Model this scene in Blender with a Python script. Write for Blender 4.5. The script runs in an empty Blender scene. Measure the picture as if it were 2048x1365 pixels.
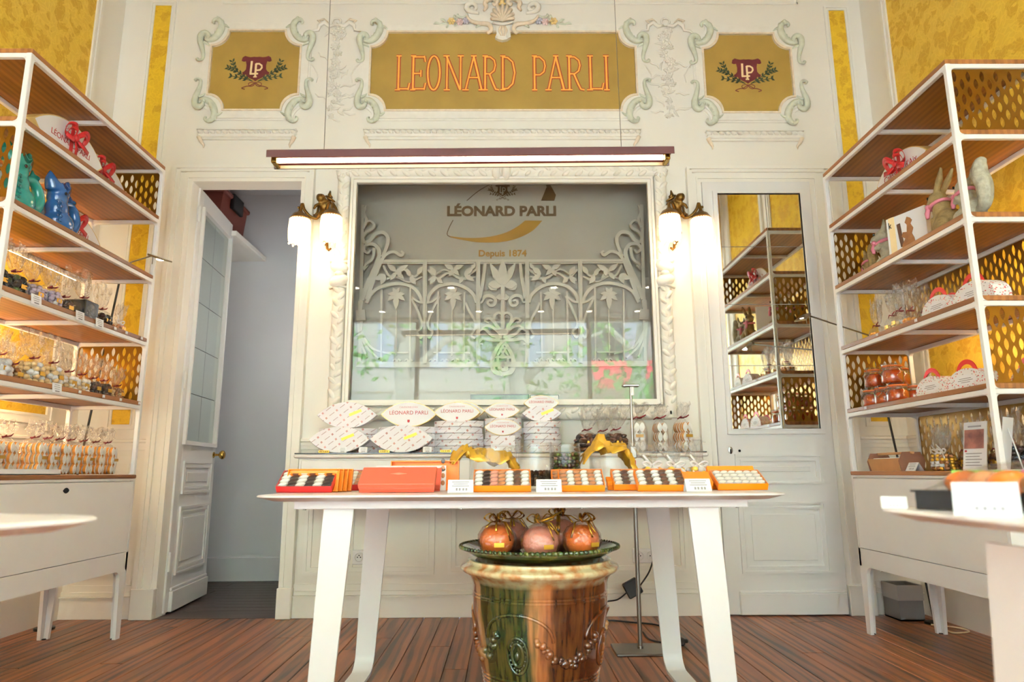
import bpy, bmesh, math, random
from mathutils import Matrix, Vector
R = math.radians
PI = math.pi
random.seed(7)
scn = bpy.context.scene
COL = scn.collection

# ------------------------------------------------------------------ camera
F = 1365.0                      # focal length in pixels of the 2048 x 1365 frame (24 mm)
CAM_H = 0.82
vy = Vector((-10, -264, -F)).normalized()
vz = Vector((-32, 6902, -F)); vz = (vz - vy * vz.dot(vy)).normalized()
vx = vy.cross(vz)
W2C = Matrix((vx, vy, vz)).transposed()      # world -> camera
C2W = W2C.transposed()
cam_data = bpy.data.cameras.new('camera'); cam = bpy.data.objects.new('camera', cam_data)
COL.objects.link(cam)
cam.matrix_world = Matrix.Translation((0, 0, CAM_H)) @ C2W.to_4x4()
cam_data.sensor_width = 36.0; cam_data.lens = F * 36.0 / 2048.0
cam_data.clip_start = 0.02
cam_data.dof.use_dof = True; cam_data.dof.focus_distance = 3.3; cam_data.dof.aperture_fstop = 2.8
scn.camera = cam

# ------------------------------------------------------------------ world (overcast street sky), exposure
world = bpy.data.worlds.new('sky'); scn.world = world; world.use_nodes = True
wn = world.node_tree.nodes; wl = world.node_tree.links
bg = wn['Background']; bg.inputs['Color'].default_value = (0.65, 0.81, 1.0, 1); bg.inputs['Strength'].default_value = 46.0
scn.view_settings.view_transform = 'Standard'; scn.view_settings.look = 'None'
scn.view_settings.gamma = 1.0; scn.view_settings.use_curve_mapping = False
scn.view_settings.exposure = 0.22
scn.cycles.use_denoising = True
scn.cycles.max_bounces = 7; scn.cycles.diffuse_bounces = 4; scn.cycles.glossy_bounces = 3
scn.cycles.use_adaptive_sampling = True; scn.cycles.adaptive_threshold = 0.18; scn.cycles.adaptive_min_samples = 20
scn.cycles.transmission_bounces = 3; scn.cycles.transparent_max_bounces = 16
scn.cycles.sample_clamp_indirect = 6.0; scn.cycles.sample_clamp_direct = 0.0
scn.cycles.caustics_reflective = False; scn.cycles.caustics_refractive = False
# daylight portal in the shop front opening behind the camera (guides sky sampling only)
pl = bpy.data.lights.new('daylight_portal', 'AREA'); pl.shape = 'RECTANGLE'; pl.size = 4.9; pl.size_y = 3.0
pl.cycles.is_portal = True
po = bpy.data.objects.new('daylight_portal', pl); COL.objects.link(po)
po.location = (-0.08, -1.75, 1.55); po.rotation_euler = (R(90), 0, 0)

# ------------------------------------------------------------------ pixel helpers (photo pixel -> world point at a known depth)
def ray(px, py): return C2W @ Vector((px - 1024, 682.5 - py, -F))
def atY(px, py, Y):
    w = ray(px, py); t = Y / w.y; return Vector((w.x * t, Y, CAM_H + w.z * t))
def atX(px, py, X):
    w = ray(px, py); t = X / w.x; return Vector((X, w.y * t, CAM_H + w.z * t))
def atZ(px, py, Z):
    w = ray(px, py); t = (Z - CAM_H) / w.z; return Vector((w.x * t, w.y * t, Z))

# ------------------------------------------------------------------ materials
def lin(c): return c / 12.92 if c <= 0.04045 else ((c + 0.055) / 1.055) ** 2.4
def rgb(r, g, b): return (lin(r / 255), lin(g / 255), lin(b / 255), 1.0)
MATS = {}
class NT:
    def __init__(s, name):
        s.m = bpy.data.materials.new(name); s.m.use_nodes = True; s.t = s.m.node_tree
        s.b = s.t.nodes['Principled BSDF']; s.out = s.t.nodes['Material Output']; MATS[name] = s.m
    def n(s, kind, **kw):
        nd = s.t.nodes.new('ShaderNode' + kind)
        for k, v in kw.items():
            if k in nd.inputs: nd.inputs[k].default_value = v
            else: setattr(nd, k, v)
        return nd
    def l(s, a, b): s.t.links.new(a, b)
    def coords(s, scale=(1, 1, 1), rot=(0, 0, 0), kind='Object', rnd=0):
        tc = s.n('TexCoord'); mp = s.n('Mapping'); s.l(tc.outputs[kind], mp.inputs['Vector'])
        mp.inputs['Scale'].default_value = scale; mp.inputs['Rotation'].default_value = rot
        if rnd:
            oi = s.n('ObjectInfo'); mu = s.n('VectorMath', operation='SCALE'); cx = s.n('CombineXYZ')
            ml = s.n('Math', operation='MULTIPLY'); s.l(oi.outputs['Random'], ml.inputs[0]); ml.inputs[1].default_value = rnd
            for k in 'XYZ': s.l(ml.outputs[0], cx.inputs[k])
            s.l(cx.outputs[0], mp.inputs['Location'])
        return mp.outputs['Vector']
    def ramp(s, fac, stops, interp='LINEAR'):
        r = s.n('ValToRGB'); r.color_ramp.interpolation = interp
        e = r.color_ramp.elements
        while len(e) < len(stops): e.new(0.5)
        for i, (p, c) in enumerate(stops): e[i].position = p; e[i].color = c
        s.l(fac, r.inputs['Fac']); return r.outputs['Color']
    def mix(s, fac, a, b):
        m = s.n('Mix', data_type='RGBA')
        for sock, v in ((m.inputs[0], fac), (m.inputs[6], a), (m.inputs[7], b)):
            if isinstance(v, (int, float)): sock.default_value = v
            elif isinstance(v, tuple): sock.default_value = v
            else: s.l(v, sock)
        return m.outputs[2]
    def bump(s, h, strength=0.2, dist=0.01):
        b = s.n('Bump', Strength=strength, Distance=dist); s.l(h, b.inputs['Height']); s.l(b.outputs[0], s.b.inputs['Normal'])
def shade(c, k): return (c[0] * k, c[1] * k, c[2] * k, 1)
def pmat(name, col, rough=0.5, metal=0.0, var=0.06, scale=6.0, bump=0.0, spec=0.5, coat=0.0, emit=None, estr=0.0, trans=0.0, sub=0.0, bscale=None):
    t = NT(name); b = t.b
    v = t.coords(rnd=13.0)
    nz = t.n('TexNoise', Scale=scale, Detail=3.0); t.l(v, nz.inputs['Vector'])
    t.l(t.ramp(nz.outputs['Fac'], [(0.3, shade(col, 1 - var)), (0.7, shade(col, 1 + var))]), b.inputs['Base Color'])
    b.inputs['Roughness'].default_value = rough; b.inputs['Metallic'].default_value = metal
    b.inputs['Specular IOR Level'].default_value = spec; b.inputs['Coat Weight'].default_value = coat
    b.inputs['Transmission Weight'].default_value = trans
    if sub: b.inputs['Subsurface Weight'].default_value = sub; b.inputs['Subsurface Radius'].default_value = (0.01, 0.006, 0.004)
    if emit: b.inputs['Emission Color'].default_value = emit; b.inputs['Emission Strength'].default_value = estr
    if bump:
        n2 = t.n('TexNoise', Scale=bscale or scale * 6, Detail=4.0); t.l(v, n2.inputs['Vector']); t.bump(n2.outputs['Fac'], bump, 0.004)
    return t.m

pmat('wall_cream', rgb(241, 236, 226), 0.55, var=0.015, scale=1.5, bump=0.05)
pmat('trim_cream', rgb(242, 238, 229), 0.4, var=0.012, scale=2)
pmat('door_white', rgb(232, 230, 229), 0.38, var=0.015, scale=2)
pmat('stucco', rgb(242, 237, 227), 0.6, var=0.03, scale=20, bump=0.1)
pmat('stucco_tinted', rgb(232, 214, 190), 0.6, var=0.10, scale=35, bump=0.15)
pmat('stucco_green', rgb(212, 215, 196), 0.55, var=0.10, scale=25, bump=0.1)
pmat('stucco_yellow', rgb(228, 196, 130), 0.55, var=0.1, scale=30)
pmat('stucco_lilac', rgb(205, 200, 214), 0.55, var=0.1, scale=30)
pmat('stucco_pink', rgb(222, 190, 186), 0.55, var=0.1, scale=30)
pmat('lamp_trough', rgb(206, 176, 136), 0.4, var=0.03)
pmat('closet_fill_glow', rgb(255, 246, 232), 0.4, emit=(1.0, 0.94, 0.84, 1), estr=4.0)  # glow of the unseen globe added in the closet
pmat('ceiling_white', rgb(240, 236, 226), 0.8, var=0.02)
pmat('closet_grey', rgb(214, 214, 218), 0.8, var=0.05, scale=1.2)
pmat('white_metal', rgb(236, 234, 234), 0.35, var=0.01)
pmat('white_lacquer', rgb(236, 233, 231), 0.4, var=0.012)
pmat('table_white', rgb(240, 239, 240), 0.32, var=0.01)
pmat('gold_paint', rgb(164, 130, 58), 0.5, var=0.09, scale=5, bump=0.1)
pmat('letter_orange', rgb(240, 164, 64), 0.5, var=0.08, scale=12)
pmat('letter_red', rgb(160, 54, 26), 0.5, var=0.06, scale=20)
pmat('crest_red', rgb(104, 32, 38), 0.5, var=0.2, scale=14)
pmat('crest_cream', rgb(238, 212, 160), 0.5, var=0.05)
pmat('laurel_green', rgb(44, 62, 42), 0.5, var=0.25, scale=30)
pmat('panel_bronze', rgb(132, 92, 28), 0.32, metal=0.85, var=0.05)
pmat('bronze', rgb(112, 80, 34), 0.34, metal=0.9, var=0.35, scale=40, bump=0.3)
pmat('brass', rgb(190, 150, 70), 0.25, metal=1.0, var=0.06)
pmat('steel', rgb(150, 146, 140), 0.28, metal=1.0, var=0.04)
pmat('black_plastic', rgb(24, 24, 26), 0.5, var=0.1)
pmat('black_hole', rgb(8, 10, 18), 0.9, var=0.1)
pmat('lamp_brown', rgb(74, 30, 26), 0.4, var=0.1)
pmat('grille_cream', rgb(208, 201, 190), 0.55, var=0.04, scale=12)
pmat('vitrine_back', rgb(184, 177, 168), 0.6, var=0.06, scale=0.9)
pmat('logo_bronze', rgb(96, 68, 32), 0.45, var=0.05)
pmat('logo_gold', rgb(164, 118, 30), 0.4, var=0.08)
pmat('marble', rgb(228, 220, 212), 0.25, var=0.05, scale=7)
pmat('dark_glass', rgb(14, 26, 24), 0.15, var=0.1)
pmat('paper_white', rgb(240, 240, 244), 0.6, var=0.01)
pmat('ink_grey', rgb(150, 145, 150), 0.7)
pmat('ink_black', rgb(30, 28, 30), 0.7)
pmat('print_red', rgb(176, 44, 52), 0.6)
pmat('print_pink', rgb(206, 130, 140), 0.6)
pmat('card_gold_edge', rgb(214, 180, 110), 0.4, metal=0.3)
pmat('ribbon_red', rgb(190, 28, 30), 0.42, var=0.12, scale=30)
pmat('twist_red', rgb(122, 20, 26), 0.5)
pmat('ribbon_white', rgb(244, 238, 240), 0.35)
pmat('box_orange', rgb(255, 138, 14), 0.4, var=0.03)
pmat('box_red', rgb(208, 44, 40), 0.4, var=0.04)
pmat('box_coral', rgb(226, 92, 62), 0.38, var=0.03)
pmat('icing', rgb(246, 243, 238), 0.35, var=0.02)
pmat('almond_orange', rgb(222, 146, 50), 0.5, var=0.15, scale=40)
pmat('choc_brown', rgb(92, 58, 40), 0.4, var=0.15, scale=30)
pmat('choc_dark', rgb(44, 26, 22), 0.32, var=0.25, scale=30)
pmat('choc_tan', rgb(182, 120, 76), 0.4, var=0.12, scale=30)
pmat('nut_cream', rgb(214, 182, 132), 0.45, var=0.18, scale=30)
pmat('nut_brown', rgb(150, 96, 50), 0.5, var=0.25, scale=30)
pmat('olive_green', rgb(66, 84, 30), 0.3, var=0.3, scale=40)
pmat('dragee_lilac', rgb(184, 166, 186), 0.4, var=0.1)
pmat('dragee_white', rgb(226, 226, 230), 0.4, var=0.04)
pmat('foil_black', rgb(22, 26, 32), 0.18, var=0.3)
pmat('tag_gold', rgb(214, 160, 50), 0.3, metal=0.6)
pmat('ribbon_gold', rgb(196, 150, 50), 0.22, metal=0.85, var=0.2, scale=40)
pmat('paper_gold', rgb(196, 146, 34), 0.35, metal=0.25, var=0.12, scale=10)
pmat('jar_amber', rgb(176, 66, 22), 0.18, var=0.35, scale=26, coat=0.5)
pmat('rubber_orange', rgb(220, 110, 40), 0.5)
pmat('kraft', rgb(196, 140, 88), 0.7, var=0.06, scale=20)
pmat('kraft_dark', rgb(134, 84, 56), 0.7, var=0.06, scale=20)
pmat('jug_teal', rgb(36, 146, 134), 0.14, var=0.1, coat=0.6)
pmat('jug_blue', rgb(38, 92, 150), 0.14, var=0.12, coat=0.6)
pmat('fur_brown', rgb(142, 118, 72), 0.7, var=0.28, scale=30, bump=0.6, bscale=120)
pmat('fur_grey', rgb(168, 162, 140), 0.7, var=0.28, scale=30, bump=0.6, bscale=120)
pmat('scarf_pink', rgb(206, 120, 136), 0.6, var=0.1)
pmat('fruit_orange', rgb(232, 122, 56), 0.3, var=0.12, scale=10, sub=0.1, coat=0.3)
pmat('fruit_rose', rgb(224, 150, 128), 0.3, var=0.12, scale=10, sub=0.1, coat=0.3)
pmat('socket_white', rgb(236, 232, 232), 0.35)
pmat('bin_grey', rgb(172, 168, 164), 0.4, metal=0.3)
pmat('bin_dark', rgb(120, 117, 115), 0.4, metal=0.3)
pmat('storage_red', rgb(140, 72, 60), 0.5)
pmat('storage_black', rgb(28, 28, 32), 0.5)
pmat('cord_beige', rgb(220, 200, 160), 0.5)
pmat('photo_green', rgb(70, 104, 74), 0.3, var=0.6, scale=16)
pmat('photo_food', rgb(150, 96, 84), 0.3, var=0.6, scale=22)
pmat('candied', rgb(206, 102, 30), 0.25, var=0.5, scale=9, coat=0.4)
pmat('foil_green', rgb(150, 214, 90), 0.35); pmat('foil_pink', rgb(226, 60, 150), 0.35); pmat('foil_yellow', rgb(240, 200, 80), 0.35)
pmat('tray_black', rgb(40, 40, 42), 0.16, metal=0.2)
pmat('eye_black', rgb(10, 8, 8), 0.1)
pmat('facade', rgb(222, 212, 192), 0.85, var=0.05, scale=0.7)
pmat('shutter', rgb(206, 214, 222), 0.6, var=0.03)
pmat('pavement', rgb(168, 162, 152), 0.9, var=0.08, scale=1.5)
pmat('bark', rgb(178, 172, 152), 0.9, var=0.25, scale=4, bump=0.4)
pmat('leaf', rgb(92, 142, 62), 0.6, var=0.3, scale=2)
pmat('awning_red', rgb(206, 60, 60), 0.7, var=0.05)
pmat('shop_brown', rgb(150, 128, 106), 0.5, var=0.08, scale=3)
pmat('led_warm', rgb(255, 214, 160), 0.5, emit=(1.0, 0.70, 0.36, 1), estr=60.0)
pmat('led_white', rgb(255, 240, 220), 0.5, emit=(1.0, 0.84, 0.62, 1), estr=7.0)
pmat('spot_disc', rgb(255, 244, 226), 0.5, emit=(1.0, 0.88, 0.7, 1), estr=30.0)
pmat('crystal_lit', rgb(255, 244, 220), 0.2, emit=(1.0, 0.80, 0.50, 1), estr=1.7)
pmat('shade_lit', rgb(255, 236, 200), 0.4, emit=(1.0, 0.78, 0.45, 1), estr=1.3)

for n_m in ('crystal_lit', 'shade_lit', 'spot_disc', 'closet_fill_glow'): MATS[n_m].cycles.emission_sampling = 'NONE'   # their lamps carry the light

def wood_mat(name, base, dark, scale, axis='Y', rough=0.4, ring=9.0, dist=5.0, stops=(0.35, 0.62), coat=0.0, hue=0.0):
    t = NT(name)
    sc = {'Y': (scale, scale * 0.09, scale), 'X': (scale * 0.09, scale, scale)}[axis]
    v = t.coords(scale=sc, rnd=37.0)
    wv = t.n('TexWave', wave_type='BANDS', bands_direction='X' if axis == 'Y' else 'Y', Scale=ring, Distortion=dist, Detail=3.0)
    wv.inputs['Detail Scale'].default_value = 0.9
    t.l(v, wv.inputs['Vector'])
    nz = t.n('TexNoise', Scale=3.0, Detail=6.0); t.l(v, nz.inputs['Vector'])
    c1 = t.ramp(wv.outputs['Fac'], [(stops[0], dark), (stops[1], base)])
    c2 = t.ramp(nz.outputs['Fac'], [(0.35, shade(dark, 0.8)), (0.6, shade(base, 1.12))])
    oi = t.n('ObjectInfo')
    c = t.mix(0.5, c1, c2)
    hs = t.n('HueSaturation'); t.l(c, hs.inputs['Color'])
    mr = t.n('MapRange'); t.l(oi.outputs['Random'], mr.inputs['Value']); mr.inputs['To Min'].default_value = 1 - hue; mr.inputs['To Max'].default_value = 1 + hue
    t.l(mr.outputs[0], hs.inputs['Value'])
    t.l(hs.outputs[0], t.b.inputs['Base Color'])
    t.b.inputs['Roughness'].default_value = rough; t.b.inputs['Coat Weight'].default_value = coat; t.b.inputs['Coat Roughness'].default_value = 0.2
    t.bump(wv.outputs['Fac'], 0.08, 0.003)
    return t.m
wood_mat('floor_wood', rgb(150, 86, 42), rgb(54, 28, 13), 4.5, 'Y', 0.4, ring=1.5, dist=11.0, stops=(0.15, 0.55), coat=0.12, hue=0.2)
wood_mat('shelf_wood', rgb(158, 100, 50), rgb(120, 72, 34), 5.0, 'Y', 0.42, ring=2.0, dist=3.0, hue=0.06)
wood_mat('closet_floor_wood', rgb(66, 46, 38), rgb(44, 30, 26), 6.0, 'X', 0.4, hue=0.15)

def damask():
    t = NT('damask_gold'); v = t.coords(kind='Object')
    # dense floral damask: distorted voronoi blossoms over a noise ground
    nz = t.n('TexNoise', Scale=9.0, Detail=2.0); t.l(v, nz.inputs['Vector'])
    ad = t.n('VectorMath', operation='ADD'); sc = t.n('VectorMath', operation='SCALE'); sc.inputs['Scale'].default_value = 0.16
    t.l(nz.outputs['Color'], sc.inputs[0]); t.l(v, ad.inputs[0]); t.l(sc.outputs[0], ad.inputs[1])
    vo = t.n('TexVoronoi', Scale=11.0, feature='F1'); t.l(ad.outputs[0], vo.inputs['Vector'])
    v2 = t.n('TexVoronoi', Scale=26.0, feature='DISTANCE_TO_EDGE'); t.l(ad.outputs[0], v2.inputs['Vector'])
    n2 = t.n('TexNoise', Scale=13.0, Detail=3.0, Distortion=1.6); t.l(v, n2.inputs['Vector'])
    m1 = t.n('Math', operation='SUBTRACT'); t.l(n2.outputs['Fac'], m1.inputs[0]); t.l(vo.outputs['Distance'], m1.inputs[1])
    a = t.ramp(m1.outputs[0], [(0.02, (0, 0, 0, 1)), (0.08, (1, 1, 1, 1))])
    b = t.ramp(v2.outputs['Distance'], [(0.04, (0, 0, 0, 1)), (0.10, (1, 1, 1, 1))])
    f = t.mix(0.35, a, b)
    t.l(t.mix(f, rgb(224, 182, 44), rgb(202, 156, 34)), t.b.inputs['Base Color'])
    rr = t.n('MapRange'); t.l(f, rr.inputs['Value']); rr.inputs['To Min'].default_value = 0.32; rr.inputs['To Max'].default_value = 0.6
    t.l(rr.outputs[0], t.b.inputs['Roughness']); t.b.inputs['Metallic'].default_value = 0.15
    t.bump(f, 0.15, 0.003)
damask()

def film(name, tint=(1, 1, 1, 1), glossy=0.12, bump=0.9, scale=55.0, haze=0.18, edge=0.30):
    t = NT(name); t.t.nodes.remove(t.b)
    tr = t.n('BsdfTransparent'); tr.inputs['Color'].default_value = tint
    gl = t.n('BsdfGlossy', Roughness=0.12)
    v = t.coords(rnd=21.0); nz = t.n('TexNoise', Scale=scale, Detail=2.0, Distortion=0.8); t.l(v, nz.inputs['Vector'])
    bp = t.n('Bump', Strength=bump, Distance=0.02); t.l(nz.outputs['Fac'], bp.inputs['Height']); t.l(bp.outputs[0], gl.inputs['Normal'])
    lw = t.n('LayerWeight', Blend=0.35); t.l(bp.outputs[0], lw.inputs['Normal'])
    mr = t.n('MapRange'); t.l(lw.outputs['Facing'], mr.inputs['Value']); mr.inputs['To Min'].default_value = glossy * 0.6; mr.inputs['To Max'].default_value = glossy + edge
    df = t.n('BsdfTranslucent'); df.inputs['Color'].default_value = (1, 1, 1, 1); m0 = t.n('MixShader', Fac=haze); t.l(gl.outputs[0], m0.inputs[1]); t.l(df.outputs[0], m0.inputs[2])
    mx = t.n('MixShader'); t.l(mr.outputs[0], mx.inputs[0]); t.l(tr.outputs[0], mx.inputs[1]); t.l(m0.outputs[0], mx.inputs[2])
    t.l(mx.outputs[0], t.out.inputs['Surface'])
film('cellophane')
film('cellophane_top', glossy=0.26, bump=1.2, scale=40.0, haze=0.28)
film('cellophane_rose', tint=(1.0, 0.93, 0.91, 1), glossy=0.2, scale=35)
film('jar_glass', tint=(0.985, 0.99, 0.99, 1), glossy=0.09, bump=0.0, haze=0.0, edge=0.45)
film('lid_film', tint=(1, 1, 1, 1), glossy=0.07, bump=0.05, haze=0.0)

def pane_mat(name, tint, refl, rough=0.0):
    t = NT(name); t.t.nodes.remove(t.b)
    tr = t.n('BsdfTransparent'); tr.inputs['Color'].default_value = tint
    gl = t.n('BsdfGlossy', Roughness=rough)
    lw = t.n('LayerWeight', Blend=0.5); pw = t.n('Math', operation='POWER'); t.l(lw.outputs['Facing'], pw.inputs[0]); pw.inputs[1].default_value = 5.0
    mr = t.n('MapRange'); t.l(pw.outputs[0], mr.inputs['Value']); mr.inputs['To Min'].default_value = refl; mr.inputs['To Max'].default_value = 1.0
    mx = t.n('MixShader'); t.l(mr.outputs[0], mx.inputs[0]); t.l(tr.outputs[0], mx.inputs[1]); t.l(gl.outputs[0], mx.inputs[2])
    t.l(mx.outputs[0], t.out.inputs['Surface'])
pane_mat('window_glass', (0.97, 0.98, 0.97, 1), 0.042)
pane_mat('shop_glass', (0.97, 0.98, 0.98, 1), 0.01)
pmat('mirror', (0.86, 0.88, 0.84, 1), 0.02, metal=1.0, var=0.0)
pmat('door_pane', rgb(196, 204, 198), 0.12, metal=0.75, var=0.04, scale=1.2)

def glaze():
    t = NT('pot_glaze'); tc = t.n('TexCoord'); sp = t.n('SeparateXYZ'); t.l(tc.outputs['Object'], sp.inputs[0])
    at = t.n('Math', operation='ARCTAN2'); t.l(sp.outputs['Y'], at.inputs[0]); t.l(sp.outputs['X'], at.inputs[1])
    # running drips: noise stretched in height, fine across the angle
    cx = t.n('CombineXYZ'); t.l(at.outputs[0], cx.inputs['X']); zs = t.n('Math', operation='MULTIPLY'); t.l(sp.outputs['Z'], zs.inputs[0]); zs.inputs[1].default_value = 0.55
    t.l(zs.outputs[0], cx.inputs['Z'])
    n1 = t.n('TexNoise', Scale=1.5, Detail=2.0); t.l(cx.outputs[0], n1.inputs['Vector'])
    n2 = t.n('TexNoise', Scale=9.0, Detail=4.0); t.l(cx.outputs[0], n2.inputs['Vector'])
    n4 = t.n('TexNoise', Scale=14.0, Detail=4.0); t.l(cx.outputs[0], n4.inputs['Vector'])
    n3 = t.n('TexNoise', Scale=24.0, Detail=4.0); t.l(tc.outputs['Object'], n3.inputs['Vector'])
    # colour zones around the pot: angle (front of the pot is -90 degrees) shifted by drips
    z1 = t.n('Math', operation='MULTIPLY_ADD'); t.l(n1.outputs['Fac'], z1.inputs[0]); z1.inputs[1].default_value = 0.5; t.l(at.outputs[0], z1.inputs[2])
    z2 = t.n('Math', operation='MULTIPLY_ADD'); t.l(n2.outputs['Fac'], z2.inputs[0]); z2.inputs[1].default_value = 0.45; t.l(z1.outputs[0], z2.inputs[2])
    mr = t.n('MapRange'); t.l(z2.outputs[0], mr.inputs['Value']); mr.inputs['From Min'].default_value = -PI + 0.45; mr.inputs['From Max'].default_value = 0.45
    cream = rgb(176, 128, 80); green = rgb(18, 50, 22); brown = rgb(56, 22, 10); amber = rgb(122, 60, 22)
    zone = t.ramp(mr.outputs[0], [(0.0, brown), (0.09, amber), (0.16, cream), (0.20, green), (0.46, rgb(20, 52, 24)), (0.50, rgb(160, 104, 56)), (0.53, rgb(146, 80, 40)), (0.56, brown), (0.80, rgb(70, 26, 12)), (0.86, amber), (0.95, cream)])
    streak = t.ramp(n4.outputs['Fac'], [(0.40, rgb(56, 28, 10)), (0.60, rgb(168, 110, 56))])
    c = t.mix(0.16, zone, streak)
    top = t.n('MapRange'); t.l(sp.outputs['Z'], top.inputs['Value']); top.inputs['From Min'].default_value = 0.435; top.inputs['From Max'].default_value = 0.475
    pale = t.ramp(n3.outputs['Fac'], [(0.35, rgb(184, 120, 66)), (0.6, rgb(214, 196, 150))])
    c = t.mix(top.outputs[0], c, pale)
    t.l(c, t.b.inputs['Base Color']); t.b.inputs['Roughness'].default_value = 0.16; t.b.inputs['Coat Weight'].default_value = 0.5
    t.bump(n3.outputs['Fac'], 0.12, 0.004)
glaze()
def plateglaze():
    t = NT('plate_green'); v = t.coords(); n = t.n('TexNoise', Scale=14, Detail=4); t.l(v, n.inputs['Vector'])
    t.l(t.ramp(n.outputs['Fac'], [(0.35, rgb(30, 40, 16)), (0.55, rgb(58, 74, 26)), (0.72, rgb(120, 116, 48))]), t.b.inputs['Base Color'])
    t.b.inputs['Roughness'].default_value = 0.14; t.b.inputs['Coat Weight'].default_value = 0.5
plateglaze()
def wrapmat():                                   # white wrapping paper with rows of small diagonal print
    t = NT('wrap_paper'); v = t.coords(scale=(1, 1, 1), rot=(0, R(38), 0), rnd=3.0)
    sp = t.n('SeparateXYZ'); t.l(v, sp.inputs[0])
    def saw(sock, period, lo, hi, off=0.0):
        a = t.n('Math', operation='MULTIPLY_ADD'); t.l(sock, a.inputs[0]); a.inputs[1].default_value = 1 / period; a.inputs[2].default_value = off
        f = t.n('Math', operation='FRACT'); t.l(a.outputs[0], f.inputs[0])
        g = t.n('Math', operation='GREATER_THAN'); t.l(f.outputs[0], g.inputs[0]); g.inputs[1].default_value = lo
        h = t.n('Math', operation='LESS_THAN'); t.l(f.outputs[0], h.inputs[0]); h.inputs[1].default_value = hi
        m = t.n('Math', operation='MULTIPLY'); t.l(g.outputs[0], m.inputs[0]); t.l(h.outputs[0], m.inputs[1]); return m.outputs[0]
    def both(a, b):
        m = t.n('Math', operation='MULTIPLY'); t.l(a, m.inputs[0]); t.l(b, m.inputs[1]); return m.outputs[0]
    dash = both(saw(sp.outputs['X'], 0.075, 0.1, 0.55), saw(sp.outputs['Z'], 0.036, 0.4, 0.52))
    dot = both(saw(sp.outputs['X'], 0.075, 0.72, 0.86), saw(sp.outputs['Z'], 0.036, 0.3, 0.62))
    nz = t.n('TexNoise', Scale=18.0, Detail=3); t.l(t.coords(rnd=9.0), nz.inputs['Vector'])
    c = t.mix(dash, rgb(236, 232, 238), rgb(186, 160, 164)); c = t.mix(dot, c, rgb(196, 140, 136))
    t.l(c, t.b.inputs['Base Color']); t.b.inputs['Roughness'].default_value = 0.5
    t.bump(nz.outputs['Fac'], 0.25, 0.006)
wrapmat()
def petalwrap():                                 # white carton sprinkled with red and grey petal print
    t = NT('petal_carton'); v = t.coords(rnd=3.0)
    vo = t.n('TexVoronoi', Scale=62.0); mp = t.n('Mapping'); t.l(v, mp.inputs[0]); mp.inputs['Scale'].default_value = (1.0, 1.0, 1.9); mp.inputs['Rotation'].default_value = (R(30), R(30), 0)
    t.l(mp.outputs[0], vo.inputs['Vector'])
    f = t.ramp(vo.outputs['Distance'], [(0.30, (1, 1, 1, 1)), (0.34, (0, 0, 0, 1))])
    sc = t.n('SeparateColor'); t.l(vo.outputs['Color'], sc.inputs[0])
    pc = t.ramp(sc.outputs[0], [(0.0, rgb(200, 40, 50)), (0.45, rgb(214, 70, 76)), (0.5, rgb(170, 160, 160)), (0.75, rgb(226, 130, 120)), (1.0, rgb(190, 30, 44))], 'CONSTANT')
    t.l(t.mix(f, rgb(240, 238, 238), pc), t.b.inputs['Base Color']); t.b.inputs['Roughness'].default_value = 0.5
petalwrap()

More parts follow.
